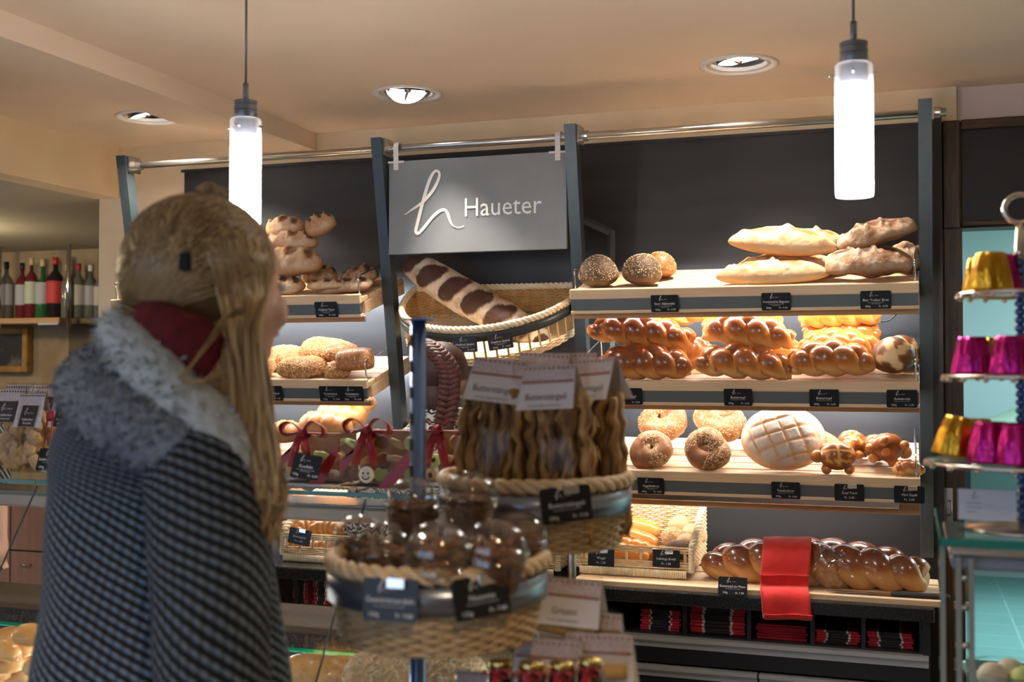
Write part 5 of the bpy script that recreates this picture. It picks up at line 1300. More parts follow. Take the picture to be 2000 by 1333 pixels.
# ---- domed cups
mat('granola', (.26, .12, .045), (.11, .045, .018), 60, .6, bump=.8, bscale=110)
glass('dome_plastic', (.94, .93, .91), .03, .10)
def cup(px, py, Y, label, tilt=(0, 0, 0), r=.041):
    """px,py = middle of the lid rim"""
    c = at(px, py, Y=Y); t = thing('domed_cup', label, 'cup', c, tilt, 'clear domed cups in the round basket')
    MB().lathe([(r*.72, -.068), (r*.74, -.066), (r, -.002), (r*1.04, 0), (r*1.04, .003)], 28).build('cup_wall', 'dome_plastic', t)
    MB().lathe([(r*1.07, -.002), (r*1.07, .004), (r*1.0, .006)]+[(r*math.cos(a), .006+r*.92*math.sin(a)) for a in [PI/2*i/8 for i in range(1, 9)]], 28).build('dome_lid', 'dome_plastic', t)
    g = MB(); g.lathe([(0, -.066), (r*.70, -.064), (r*.93, -.012), (r*.8, -.006), (0, -.004)], 22)
    for v in g.v: v += noise.noise_vector(v*70+Vector((px, py, 0)))*.004
    g.build('nut_filling', 'granola', t)
    ch = MB(); rr = random.Random(px)
    for k in range(34):
        a = rr.uniform(0, 6.28); q = r*.8*math.sqrt(rr.random()); z = -.004+.006*(1-q/r)+rr.uniform(0, .006); M_ = Matrix.Translation((q*math.cos(a), q*math.sin(a), z)) @ Matrix.Rotation(rr.uniform(0, 3), 4, Vector((rr.random(), rr.random(), rr.random())).normalized())
        ch.bbox(-.007, .007, -.004, .004, -.003, .003, .002, M=M_)
    o = ch.build('nut_chunks', 'cookie_dark', t, False); o['kind'] = 'stuff'
    return t
cup(806, 988, 1.60, 'domed cup of nuts stacked on top, in front of the metal pole')
cup(918, 975, 1.62, 'domed cup of nuts stacked on top beside the cheese straw basket')
cup(750, 1080, 1.46, 'domed cup of nuts low in the basket nearest the woman in front')
cup(858, 1082, 1.415, 'domed cup with a white lid sticker tilted in the middle front of the basket', (rad(38), 0, rad(5)), .043)
cup(968, 1078, 1.45, 'domed cup of nuts at the front, tilted toward the side price card', (rad(22), rad(10), 0), .043)
cup(700, 1062, 1.56, 'domed cup of nuts at the rear edge of the basket by the woman')
cup(1015, 1058, 1.58, 'domed cup of nuts at the basket edge below the cheese straws')
cup(880, 1035, 1.60, 'domed cup of nuts half hidden between the front and the stacked cups')
stk = MB(); 
# ---- bags of cheese straws in the upper basket
c2 = B2.location; zb2 = c2.z+.008
for i, (dx, dy, w, h, lb, rz, tl) in enumerate([(-.075, -.055, .118, .312, 'bag of cheese straws nearest the domed cups, header tilted', .10, rad(6)), (.062, -.068, .128, .300, 'bag of cheese straws in front with the most upright header', -.04, rad(-3)), (-.02, .05, .11, .322, 'bag of cheese straws behind the front pair', .1, rad(4)), (.112, .03, .095, .312, 'bag of cheese straws nearest the seeded rolls', -.35, rad(-4)), (.04, .085, .10, .322, 'bag of cheese straws at the very back of the basket', 0, 0)]):
    lace_bag(0, c2.y+dy, w, h, .078, lb, i+30, rz, zb2, 'straw', 'bags of cheese straws', 'Butterstängeli', tilt=tl, x=c2.x+dx, hw=.088, lean=26)
# ---- bottom basket: breadstick bags and jars
c3 = B3.location; zb3 = c3.z+.008
for i, (px, py, Y, w, h, lb, tl, ti) in enumerate([(1100, 1130, 1.70, .105, .25, 'bag of breadsticks lying in sight behind the domed cup basket', rad(2), 'Grissini'), (1072, 1250, 1.62, .10, .19, 'breadstick bag header in front, left of the pair', 0, 'Grissini'), (1180, 1240, 1.64, .10, .195, 'breadstick bag header in front, right of the pair', rad(-2), 'Grissini'), (1160, 1198, 1.72, .09, .21, 'breadstick bag header mostly hidden behind another bag', 0, 'Grissini')]):
    q = at(px, py, Y=Y); h = max(h, q.z-zb3); lace_bag(0, Y, w, (q.z-zb3)/.97, .075 if i else .07, lb, i+50, 0, zb3, 'stick', 'bags of breadsticks', ti, tilt=tl, x=q.x, hw=w*.98, lean=6 if i else 22)
mat('gold_lid', (.62, .48, .18), rough=.22, metal=1.)
mat('jar_dark', (.05, .01, .008), rough=.2)
def jar(px, py, Y, label, k=1.):
    c = at(px, py, Y=Y); t = thing('jam_jar', label, 'jar', (c.x, c.y, c.z-.095*k), (0, 0, 0), 'jars with gold lids and red bows')
    MB().lathe([(0, .002), (.026*k, .002), (.029*k, .008), (.029*k, .062*k), (.022*k, .076*k), (.022*k, .080*k)], 24).build('filling', 'jar_dark', t)
    MB().lathe([(.030*k, 0), (.031*k, .062*k), (.0235*k, .077*k), (.0235*k, .084*k)], 24).build('glass_wall', 'dome_plastic', t)
    MB().lathe([(.0255*k, .078*k), (.027*k, .080*k), (.027*k, .091*k), (.025*k, .094*k), (.018*k, .0935*k), (.017*k, .095*k), (0, .095*k)], 28).build('lid', 'gold_lid', t)
    b = MB(); b.lathe([(.0255*k, .064*k), (.027*k, .070*k), (.0255*k, .076*k)], 20); bow(b, (0, -.028*k, .068*k), .55*k); o = b.build('red_bow', 'ribbon_red', t); md = o.modifiers.new('s', 'SOLIDIFY'); md.thickness = .001
    return t
jar(978, 1288, 1.50, 'gold-lidded jar nearest the stand pole, partly hidden', .62); jar(1038, 1292, 1.47, 'gold-lidded jar second from the stand pole', .62); jar(1097, 1292, 1.49, 'gold-lidded jar third from the stand pole', .62); jar(1153, 1285, 1.51, 'gold-lidded jar farthest from the stand pole, its bow curling up', .62)
lace_bag(935, 1.62, .07, .15, .05, 'bag of golden pretzels half seen beside the stand pole', 71, 0, zb3, 'biscuit', 'bags of breadsticks', None, x=at(935, 1300, Y=1.62).x, blabel=False)
# ================================================================ cake stand with foil sweets, right
mat('foil_gold', (.78, .46, .05), (.62, .30, .02), 60, .28, 1., bump=.7, bscale=70, stretch=(1, 1, .35))
mat('foil_pink', (.62, .03, .24), (.46, .015, .20), 60, .28, 1., bump=.7, bscale=70, stretch=(1, 1, .35))
mat('silver', (.70, .62, .54), rough=.2, metal=1.)
mat('crystal_blue', (.10, .18, .42), rough=.1, metal=.6)
SX = at(1994, 700, Y=2.06); CSY = 2.06
cs_ = thing('cake_stand', 'three-tier glass and silver cake stand with ring handle', 'cake stand', (SX.x, CSY, GZ+.001))
TZ = [at(1985, y, Y=CSY).z-GZ for y in (573, 734, 903)]; TR = [.096, .120, .148]
for z, r in zip(TZ, TR):
    p_ = MB(); p_.lathe([(0, z-.004), (r, z-.004), (r, z), (0, z)], 48); p_.build('glass_plate', 'clear_glass', cs_)
    e = MB(); e.tube([(r*math.cos(2*PI*i/48), r*math.sin(2*PI*i/48), z-.003) for i in range(48)], .0038, 8, closed=True)
    for i in range(18): a = 2*PI*i/18; e.ell((r*1.0*math.cos(a), r*math.sin(a), z-.008), (.005, .005, .004), 8, 6)
    e.build('silver_rim', 'silver', cs_)
ct_ = MB()
zz = .02
while zz < TZ[0]+.055: ct_.ell((0, 0, zz), (.0095, .0095, .0075), 12, 8); zz += .0135
ct_.build('crystal_column', 'crystal_blue', cs_)
MB().lathe([(.09, 0), (.085, .006), (.02, .014), (.010, .02)], 36).build('foot', 'silver', cs_)
hz = at(1999, 409, Y=CSY).z-GZ; hr = at(1965, 409, Y=CSY).x; hr = SX.x+.003-hr
h_ = MB(); h_.tube([(hr*math.cos(2*PI*i/32), 0, hz+hr*math.sin(2*PI*i/32)) for i in range(32)], .0042, 8, closed=True); h_.lathe([(.012, TZ[0]+.055), (.008, TZ[0]+.07), (.006, hz-hr)], 16); h_.build('ring_handle', 'silver', cs_)
def foil(r, h, seed):
    """foil wrapped sweet: fluted flowerpot shape"""
    m = MB(); prof = [(0, 0), (r*1.12, 0), (r*1.15, .004), (r*1.0, h*.5), (r*.82, h*.9), (r*.72, h), (r*.5, h*.985), (0, h*.96)]
    m.lathe(prof, 40, fn=lambda a, q, z: q*(1+.07*math.cos(9*a+seed)+.025*math.sin(23*a+z*200+seed)))
    return m
GF = 'foil-wrapped sweets on the cake stand'
FO = [(0, 1911, .042, 'foil_gold', 'gold foil sweet on the top tier nearest the doorway'), (0, 1957, .0, 'foil_pink', 'pink foil sweet on the top tier'), (0, 1997, .03, 'foil_gold', 'gold foil sweet on the top tier at the frame edge'), (0, 1925, -.055, 'foil_gold', 'gold foil sweet at the back of the top tier'),
      (1, 1900, -.01, 'foil_pink', 'pink foil sweet on the middle tier nearest the doorway'), (1, 1974, -.06, 'foil_pink', 'pink foil sweet at the front of the middle tier'), (1, 1942, .055, 'foil_gold', 'gold foil sweet at the back of the middle tier'),
      (2, 1862, .0, 'foil_gold', 'gold foil sweet leaning on the bottom tier nearest the doorway'), (2, 1935, -.055, 'foil_pink', 'pink foil sweet on the bottom tier beside the gold one'), (2, 1990, -.085, 'foil_pink', 'pink foil sweet on the bottom tier at the frame edge'), (2, 1905, .05, 'foil_gold', 'gold foil sweet at the back of the bottom tier')]
for i, (k, px, dy, m_, lb) in enumerate(FO):
    y = CSY+dy; X = at(px, 700, Y=y).x; d = Vector((X-SX.x, dy)); lim = TR[k]-.030
    if d.length > lim: d = d.normalized()*lim
    o = foil(.028 if k < 2 else .031, .062 if k < 2 else .066, i).build('foil_sweet', m_, loc=(SX.x+d.x, CSY+d.y, GZ+TZ[k]+.002)); tag(o, lb, 'sweet', GF)
    if k == 2 and i == 7: o.rotation_euler = (0, rad(10), 0); o.location.z += .006
# ---- glass side unit of the counter at the right
mat('tray_blue', (.30, .36, .46), rough=.3, metal=.3)
gu = thing('glass_side_counter', 'glass end section of the counter with green-edged shelf and steel posts', 'counter', (1.1, GY-.2, 0))
def gp(name, mb, m, sm_=False): return mb.build(name, m, gu, sm_, loc=(-1.1, -(GY-.2), 0))
gx0 = at(1838, 1022, Y=1.93).x
gp('glass_shelf', MB().bbox(gx0, 1.9, 1.93, 2.34, GZ-.010, GZ, .002), 'clear_glass'); gp('shelf_edge', MB().bbox(gx0, 1.9, 1.928, 1.9305, GZ-.012, GZ, .0005), 'glass_edge_teal' if 'glass_edge_teal' in MATS else 'glass_edge')
gp('side_edge', MB().bbox(gx0-.002, gx0, 1.93, 2.34, GZ-.012, GZ, .0005), 'glass_edge')
a = at(1858, 1085, Y=1.97); b = at(1858, 1112, Y=1.97)
gp('steel_tray', MB().bbox(a.x, 1.9, 1.97, 2.3, b.z, a.z, .004), 'tray_blue')
gp('tray_top', MB().bbox(a.x-.004, 1.9, 1.965, 2.3, a.z, a.z+.012, .003), 'brushed_steel')
q = at(1878, 1050, Y=2.0); gp('post_stub', MB().tube([(q.x, 2.0, a.z+.012), (q.x, 2.0, GZ-.012)], .011, 12), 'brushed_steel', True)
for px in (1841, 1872, 1897):
    t0 = at(px, 1120, Y=1.95); gp('glass_fin', MB().bbox(t0.x-.004, t0.x+.004, 1.95, 2.05, .55, (a.z if px > 1850 else at(1841, 1060, Y=1.95).z), .001), 'clear_plastic'); gp('fin_edge', MB().bbox(t0.x-.0042, t0.x+.0042, 1.947, 1.95, .55, (a.z if px > 1850 else at(1841, 1060, Y=1.95).z), .0005), 'fin_grey')
for py in (1130, 1188, 1262):
    t0 = at(1884, py, Y=1.955); gp('clamp_bar', MB().tube([(t0.x-.013, 1.955, t0.z), (t0.x+.013, 1.955, t0.z)], .005, 10), 'brushed_steel', True)
gp('base_cabinet', MB().bbox(gx0+.03, 1.9, 2.02, 2.3, .02, .70, .005), 'cabinet_black')
gp('rear_upright', MB().bbox(at(1990, 1100, Y=2.3).x+.3, at(1990, 1100, Y=2.3).x+.33, 2.3, 2.33, .02, GZ-.012, .002), 'brushed_steel')
# card in a clear holder
hc = thing('card_holder', 'white printed card in a clear tilted holder below the foil sweets', 'card holder', at(1928, 1014, Y=2.02)); hc.location.z = GZ+.001
cw_ = at(1985, 960, Y=2.02).x-at(1872, 960, Y=2.02).x
MB().bbox(-cw_/2, cw_/2, -.004, -.002, .018, .068, .0005).build('printed_card', 'label_blue', hc, False)
MB().bbox(-cw_/2-.002, cw_/2+.004, -.001, .001, .0, .070, .0005).build('clear_sheet', 'clear_plastic', hc, False); MB().bbox(-cw_/2-.002, cw_/2+.004, -.03, .03, .0, .002, .0005).build('foot', 'clear_plastic', hc, False)
tm = MB(); put_h(tm, -cw_*.28, .052, .013, -.0046, n=2); [put_text(tm, s_, -cw_*.36, .044-.007*i, .0022, -.0046, maxw=cw_*.7) for i, s_ in enumerate(['Truffes, Pralinés', 'Fr. 4.50 pro Stück', 'hausgemacht'])]; tm.build('lettering', 'ink', hc, False)
hc.rotation_euler = (rad(-14), 0, rad(-2))
# things behind the glass at the lower right
bb = thing('fruit_bowl', 'glass bowl of pale green fruit behind the glass at the lower corner', 'bowl', at(1975, 1345, Y=2.16)); bb.location.z = at(1975, 1333, Y=2.16).z-.03
MB().lathe([(.03, 0), (.05, .01), (.075, .04), (.08, .055), (.077, .055), (.07, .04), (.045, .014), (0, .010)], 32).build('bowl_wall', 'clear_glass', bb)
for i, (x, y) in enumerate([(-.03, -.02), (.02, -.03), (0, .02)]): tag(MB().ell((0, 0, 0), (.026, .026, .024), 16, 10).build('pale_fruit', 'cookie_green' if i % 2 else 'cookie_white', loc=(bb.location.x+x, bb.location.y+y, bb.location.z+.042)), ['pale fruit in the bowl nearest the doorway', 'green fruit at the front of the bowl', 'pale fruit at the back of the bowl'][i], 'fruit', 'fruit in the bowl')
# kitchen things seen through the doorway
gc = MB(); q = at(1945, 800, Y=8.4)
def heap(u, v): x = -.75+1.5*u; y = -.4+.8*v; return Vector((x, y, .30*math.exp(-(x/.5)**2-(y/.35)**2)*(1+.4*math.sin(x*9+y*5))+.02))
gc.grid(heap, 30, 16); tag(gc.build('green_cloth', 'cloth_green', loc=(1.25, 8.4, q.z-.12)), 'heap of pale green cloth on the kitchen bench', 'cloth')
kb = thing('kitchen_bench', 'dark bench at the far side of the kitchen', 'bench', (1.25, 8.5, 0)); MB().bbox(-1., 1., -.5, .5, q.z-.22, q.z-.12, .01).build('bench_top', 'kitchen_teal', kb, False)
for x in (-.9, .9): MB().bbox(x-.04, x+.04, -.45, .45, 0, q.z-.22, .005).build('leg', 'cabinet_black', kb, False)
q = at(1960, 1275, Y=5.2); db = thing('black_crate', 'low black crate on the teal kitchen floor', 'crate', (q.x+.15, 5.4, 0)); MB().bbox(-.36, .5, -.25, .25, .0, .20, .01).build('body', 'cabinet_black', db, False); MB().bbox(-.37, .51, -.26, .26, .20, .215, .004).build('lid', 'black_panel', db, False)
dh = thing('door_lock', 'grey metal lock plate on the dark doorway jamb', 'lock', at(1852, 990, Y=YB-.021)); MB().bbox(-.014, .014, -.004, 0, -.06, .06, .003).build('plate', 'drawer_metal', dh, False); MB().tube(catmull([(0, -.004, .02), (.008, -.014, .015), (.008, -.016, -.02), (0, -.006, -.028)], 4), .003, 8).build('pull', 'chrome', dh)
# ================================================================ bottle bar, far left
mat('glass_green', (.02, .10, .03), rough=.12, spec=.6); mat('glass_dark', (.015, .010, .012), rough=.12, spec=.6); mat('glass_pale', (.12, .12, .10), rough=.1, spec=.7); mat('liquor_red', (.12, .015, .02), rough=.12); mat('liquor_amber', (.16, .08, .02), rough=.12)
mat('lab_red', (.45, .03, .03), rough=.6); mat('lab_white', (.34, .34, .36), rough=.6); mat('lab_green', (.42, .47, .34), rough=.6); mat('lab_cream', (.42, .38, .32), rough=.6); mat('cap_red', (.42, .02, .03), rough=.4); mat('cork', (.50, .40, .22), rough=.7)
BY = 5.52; bsz = at(100, 622, Y=BY).z
xa = at(-60, 620, Y=BY).x; xb = at(143, 620, Y=BY).x; xc = at(232, 620, Y=BY).x
bs = thing('bottle_shelf', 'long wooden bar shelf with chrome uprights carrying the bottles', 'shelf', ((xa+xc)/2, BY, bsz)); m0 = (xa+xc)/2
MB().bbox(xa-m0, xb-m0, -.12, .18, -.035, -.002, .004).build('board', 'valance_wood', bs, False); MB().bbox(xb-m0, xc+.3-m0, -.02, .18, -.035, -.002, .004).build('board', 'bar_dark', bs, False)
MB().bbox(at(75, 630, Y=BY-.12).x-m0, xb-m0, -.126, -.118, -.045, -.032, .002).build('chrome_edge', 'tray_blue', bs, False)
for px in (8, 143, 222): x = at(px, 560, Y=BY-.06).x-m0; MB().tube([(x, -.10, -.06), (x, -.10, SOF-bsz)], .013, 12).build('upright', 'chrome', bs)
def bottle(px, pyt, dia, body, cap, lab, label, sh=.62, neck=.22, dy=0., lc=.5):
    c = at(px, 618, Y=BY+dy); h = at(px, pyt, Y=BY+dy).z-bsz; r = dia/2
    t = thing('bottle', label, 'bottle', (c.x, BY+dy, bsz), (0, 0, 0), 'bottles on the bar shelf')
    MB().lathe([(0, .0), (r*.9, 0), (r, .006), (r, h*sh), (r*.75, h*(sh+.08)), (r*neck*1.4, h*(sh+.16)), (r*neck*1.25, h*.93), (0, h*.93)], 22).build('glass_body', body, t)
    MB().lathe([(r*neck*1.35, h*.88), (r*neck*1.6, h*.885), (r*neck*1.6, h), (0, h)], 18).build('cap', cap, t)
    if lab:
        b_ = MB(); b_.lathe([(r*1.01, h*(lc-.26)), (r*1.015, h*(lc-.255)), (r*1.015, h*(lc+.10)), (r*1.01, h*(lc+.105))], 22); b_.build('label', lab, t)
for a in [(12, 512, .085, 'glass_pale', 'cap_black', 'lab_white', 'clear bottle with black cap and white label at the frame edge'), (43, 514, .08, 'liquor_red', 'cap_black', 'lab_white', 'dark red liqueur bottle with black cap and pale label'), (61, 504, .075, 'liquor_red', 'cork', 'lab_green', 'bottle with tall cork and pale green label'), (83, 507, .085, 'glass_green', 'cork', 'lab_white', 'green wine bottle with cork top and white label', .52), (108, 503, .10, 'glass_dark', 'cap_red', 'lab_red', 'dark bottle with red cap and red label'), (131, 517, .07, 'glass_pale', 'cork', None, 'pale clear bottle behind the chrome upright')]: bottle(*a)
for a in [(153, 515, .085, 'glass_pale', 'cap_red', 'lab_cream', 'clear bottle with red cap and fruit label'), (176, 518, .085, 'glass_pale', 'label_paper', 'lab_white', 'clear bottle with white cap and large white label'), (197, 521, .08, 'glass_pale', 'cap_black', 'lab_cream', 'clear bottle with black cap nearest the woman\'s hair')]: bottle(*a, dy=.06)
struct('wall_bar_panel', bx(at(141, 700, Y=5.69).x, XL-.13, 5.66, 5.699, 0, bsz-.04), 'bar_dark')
fp = at(-25, 728, Y=5.66); fq = at(57, 640, Y=5.66); pf = thing('framed_picture', 'dark picture in a thin gold wooden frame below the bottles', 'picture', (fp.x, 5.66, fp.z)); fw, fh = fq.x-fp.x, fq.z-fp.z
for nm_, q in (('frame_side', (0, .04, 0, fh)), ('frame_side', (fw-.04, fw, 0, fh)), ('frame_rail', (.04, fw-.04, 0, .04)), ('frame_rail', (.04, fw-.04, fh-.04, fh))): MB().bbox(q[0], q[1], -.02, .035, q[2], q[3], .006).build(nm_, 'gold_frame', pf, False)
MB().box(.04, fw-.04, .0, .03, .04, fh-.04).build('canvas', 'dark_art', pf, False)
# pink wood cabinet by the bar
kx0 = at(30, 1050, Y=4.25).x; kx1 = XL-.16; kz = at(80, 948, Y=4.25).z
pc = thing('bar_cabinet', 'pinkish wood cabinet with drawers behind the service counter', 'cabinet', ((kx0+kx1)/2, 4.25, 0)); m0 = (kx0+kx1)/2; kx0 -= .55
MB().bbox(kx0-m0, kx1-m0, .02, .5, 0, kz-.02, .004).build('body', 'cabinet_black', pc, False); MB().bbox(kx0-m0-.02, kx1-m0+.02, -.02, .5, kz-.02, kz, .004).build('top', 'case_beige', pc, False)
zs_ = [kz-.025, at(80, 1079, Y=4.25).z, at(80, 1079, Y=4.25).z-.26, at(80, 1079, Y=4.25).z-.52]; kw = .52; nx = int((kx1-kx0)/kw)
for k in range(nx):
    for a_, b_ in zip(zs_, zs_[1:]):
        d_ = MB().bbox(kx0-m0+k*kw+.004, kx0-m0+(k+1)*kw-.004, .0, .02, max(b_, .03)+.004, a_-.004, .002).build('drawer', 'pink_wood', pc, False); xm = kx0-m0+k*kw+.10
        MB().tube([(xm-.02, -.0, a_-.06), (xm-.018, -.022, a_-.06), (xm+.018, -.022, a_-.06), (xm+.02, 0, a_-.06)], .005, 8).build('handle', 'chrome', d_)
# unseen globe lamps added to brighten the bar area
for x, y, lb in [(-4.6, 4.4, 'near the bottles'), (-6.0, 4.2, 'at the far wall'), (-4.4, 2.2, 'near the customers')]:
    t = thing('bar_downlight', 'added small globe fill lamp on the low bar ceiling '+lb+', outside the picture', 'ceiling light', (x, y, SOF-.001), group='added bar fill lamps'); MB().lathe([(.06, .0), (.06, -.006), (.045, -.006), (.043, 0)], 24).build('trim_ring', 'trim_white', t); MB().lathe([(.012, -.006), (.03, -.012), (.058, -.045), (.055, -.085), (.03, -.105), (0, -.11)], 24).build('globe', 'lamp_white', t)
    light('bar_glow', 'POINT', (0, 0, -.17), 12, (1., .80, .52), t, shadow_soft_size=.06)
# ================================================================ people
mat('skin', (.62, .36, .26), (.56, .31, .22), 8, .5, sss=.1)
mat('lips', (.45, .14, .12), rough=.4)
mat('eye_white', (.75, .72, .70), rough=.2)
mat('iris', (.08, .10, .12), rough=.2)
mat('denim', (.05, .075, .13), (.07, .10, .16), 60, .8, bump=.2, bscale=300)
mat('trousers_black', (.015, .015, .018), rough=.8)
mat('shoe_dark', (.02, .018, .016), rough=.5)
mat('scarf_red', (.16, .010, .012), (.10, .006, .008), 40, .9, bump=.5, bscale=90)
mat('fur_white', (.60, .66, .66), (.46, .50, .48), 60, .95, bump=.6, bscale=120)
mat('hood_grey', (.27, .31, .37), (.16, .19, .23), 90, .95, bump=.8, bscale=160, lo=.4, hi=.6)
def knit(name, dark, light, su, sv, slant=.0):
    m = bpy.data.materials.new(name); m.use_nodes = True; nt = m.node_tree; N = nt.nodes; L = nt.links; p = N['Principled BSDF']; p.inputs['Roughness'].default_value = .95
    uv = N.new('ShaderNodeUVMap'); sp = N.new('ShaderNodeSeparateXYZ'); L.new(uv.outputs[0], sp.inputs[0])
    nz = N.new('ShaderNodeTexNoise'); nz.inputs['Scale'].default_value = 9; L.new(uv.outputs[0], nz.inputs['Vector'])
    def math_(op, a, b=None):
        n = N.new('ShaderNodeMath'); n.operation = op
        for i, x in enumerate((a, b)):
            if x is None: continue
            if isinstance(x, (int, float)): n.inputs[i].default_value = x
            else: L.new(x, n.inputs[i])
        return n.outputs[0]
    wob = math_('MULTIPLY', nz.outputs['Fac'], 2.2)
    # ribs run across at a slant, broken into stitches along their length
    r = math_('ADD', math_('ADD', math_('MULTIPLY', sp.outputs[1], sv), math_('MULTIPLY', sp.outputs[0], slant)), wob)
    a = math_('ADD', math_('MULTIPLY', math_('SINE', r), .5), .5)
    q = math_('SUBTRACT', math_('MULTIPLY', sp.outputs[0], su), math_('MULTIPLY', sp.outputs[1], slant*.35)); b = math_('ADD', math_('MULTIPLY', math_('SINE', q), .20), .80)
    h = math_('MULTIPLY', a, b)
    n2 = N.new('ShaderNodeTexNoise'); n2.inputs['Scale'].default_value = 140; L.new(uv.outputs[0], n2.inputs['Vector'])
    h2 = math_('ADD', h, math_('MULTIPLY', math_('SUBTRACT', n2.outputs['Fac'], .5), .45))
    cr = N.new('ShaderNodeValToRGB'); e = cr.color_ramp.elements; e[0].position = .25; e[0].color = (*dark, 1); e[1].position = .85; e[1].color = (*light, 1); L.new(h2, cr.inputs[0]); L.new(cr.outputs[0], p.inputs['Base Color'])
    bp = N.new('ShaderNodeBump'); bp.inputs['Strength'].default_value = .8; bp.inputs['Distance'].default_value = .004; L.new(h2, bp.inputs['Height']); L.new(bp.outputs[0], p.inputs['Normal'])
    MATS[name] = m
knit('coat_knit', (.006, .007, .009), (.17, .245, .335), 420., 400., 230.)
knit('sleeve_knit', (.006, .007, .009), (.135, .175, .22), 220., 300., 120.)
def strand_mat(name, dark, mid, light, rough=.35):
    m = bpy.data.materials.new(name); m.use_nodes = True; N = m.node_tree.nodes; L = m.node_tree.links; p = N['Principled BSDF']; p.inputs['Roughness'].default_value = rough
    a = N.new('ShaderNodeAttribute'); a.attribute_name = 'bake'; r = N.new('ShaderNodeValToRGB'); e = r.color_ramp.elements
    e[0].position = 0; e[0].color = (*dark, 1); e[1].position = 1; e[1].color = (*light, 1); x = e.new(.5); x.color = (*mid, 1)
    L.new(a.outputs['Fac'], r.inputs[0]); L.new(r.outputs[0], p.inputs['Base Color']); MATS[name] = m
strand_mat('hair_blond', (.10, .058, .020), (.36, .225, .085), (.72, .51, .25))
strand_mat('hair_red', (.018, .005, .004), (.055, .012, .009), (.12, .028, .02), .6)
strand_mat('hair_brown', (.03, .018, .01), (.07, .04, .02), (.13, .08, .04))
def loft(mb, secs, n=36, uv=True, closed_ends=True, mi=0, sub=4):
    """secs: (cx, cy, cz, rx, ry, angle); smooth loft with uv"""
    S_ = []
    for i in range(len(secs)-1):
        for k in range(sub):
            t = k/sub; p0, p1, p2, p3 = secs[max(i-1, 0)], secs[i], secs[i+1], secs[min(i+2, len(secs)-1)]
            S_.append([.5*((2*b)+(c-a)*t+(2*a-5*b+4*c-d)*t*t+(3*b-a-3*c+d)*t**3) for a, b, c, d in zip(p0, p1, p2, p3)])
    S_.append(list(secs[-1])); m = len(S_); vs = []; uvs = []
    for j, (cx, cy, cz, rx, ry, an) in enumerate(S_):
        for i in range(n+1):
            a = 2*PI*i/n; x = rx*math.cos(a); y = ry*math.sin(a)
            vs.append((cx+x*math.cos(an)-y*math.sin(an), cy+x*math.sin(an)+y*math.cos(an), cz)); uvs.append((i/n, j/(m-1)))
    fs = [(j*(n+1)+i, j*(n+1)+i+1, (j+1)*(n+1)+i+1, (j+1)*(n+1)+i) for j in range(m-1) for i in range(n)]
    if closed_ends: fs += [tuple(range(n-1, -1, -1)), tuple((m-1)*(n+1)+i for i in range(n))]
    if uv: mb.uv = (mb.uv or [])+uvs
    return mb.add(vs, fs, mi)
def limb(mb, pts, rs, n=14, uv=False, sub=5, up=None):
    P = catmull([Vector(p) for p in pts], sub); m = len(P); RR = []
    for i in range(m):
        f = i/(m-1)*(len(rs)-1); k = min(int(f), len(rs)-2); RR.append(rs[k]*(1-(f-k))+rs[k+1]*(f-k))
    mb.tube(P, RR, n, up=up)
    if uv: mb.uv = (mb.uv or [])+[(k/n, i/(m-1)) for i in range(m) for k in range(n)]
    return mb
def union(mb, name, material, parent, voxel=.009, smooth=6):
    """one continuous skin over overlapping volumes"""
    o = mb.build(name+'_src', material); r = o.modifiers.new('r', 'REMESH'); r.mode = 'VOXEL'; r.voxel_size = voxel; s = o.modifiers.new('s', 'SMOOTH'); s.iterations = smooth; s.factor = .5
    bpy.context.view_layer.update(); dg = bpy.context.evaluated_depsgraph_get(); me = bpy.data.meshes.new_from_object(o.evaluated_get(dg)); me.name = name
    src = o.data; bpy.data.objects.remove(o, do_unlink=True)
    for p in me.polygons: p.use_smooth = True
    if not me.materials: me.materials.append(MATS[material])
    q = bpy.data.objects.new(name, me); COL.objects.link(q); q.parent = parent
    return q
def hand(mb, wrist, d, side, s=1.):
    """palm with four fingers and a thumb hanging along d"""
    w = Vector(wrist); d = Vector(d).normalized(); across = Vector((0, 1, 0)); across = (across-d*across.dot(d)).normalized(); nrm = d.cross(across)
    limb(mb, [w-d*.02, w+d*.02*s, w+d*.085*s], [.024*s, .032*s, .034*s], 12)
    for k, (o, L_) in enumerate(((-.027, .062), (-.009, .072), (.009, .068), (.026, .054))):
        b = w+d*.08*s+across*o*s; limb(mb, [b-d*.02*s, b+d*L_*.35*s+nrm*.003, b+d*L_*.7*s+nrm*side*.010, b+d*L_*.95*s+nrm*side*.022], [.0105*s, .0095*s, .009*s, .007*s], 8, sub=3)
    b = w+d*.03*s-across*.028*s; limb(mb, [b, b-across*.018*s+d*.03*s, b-across*.014*s+d*.058*s], [.012*s, .011*s, .008*s], 8, sub=3)
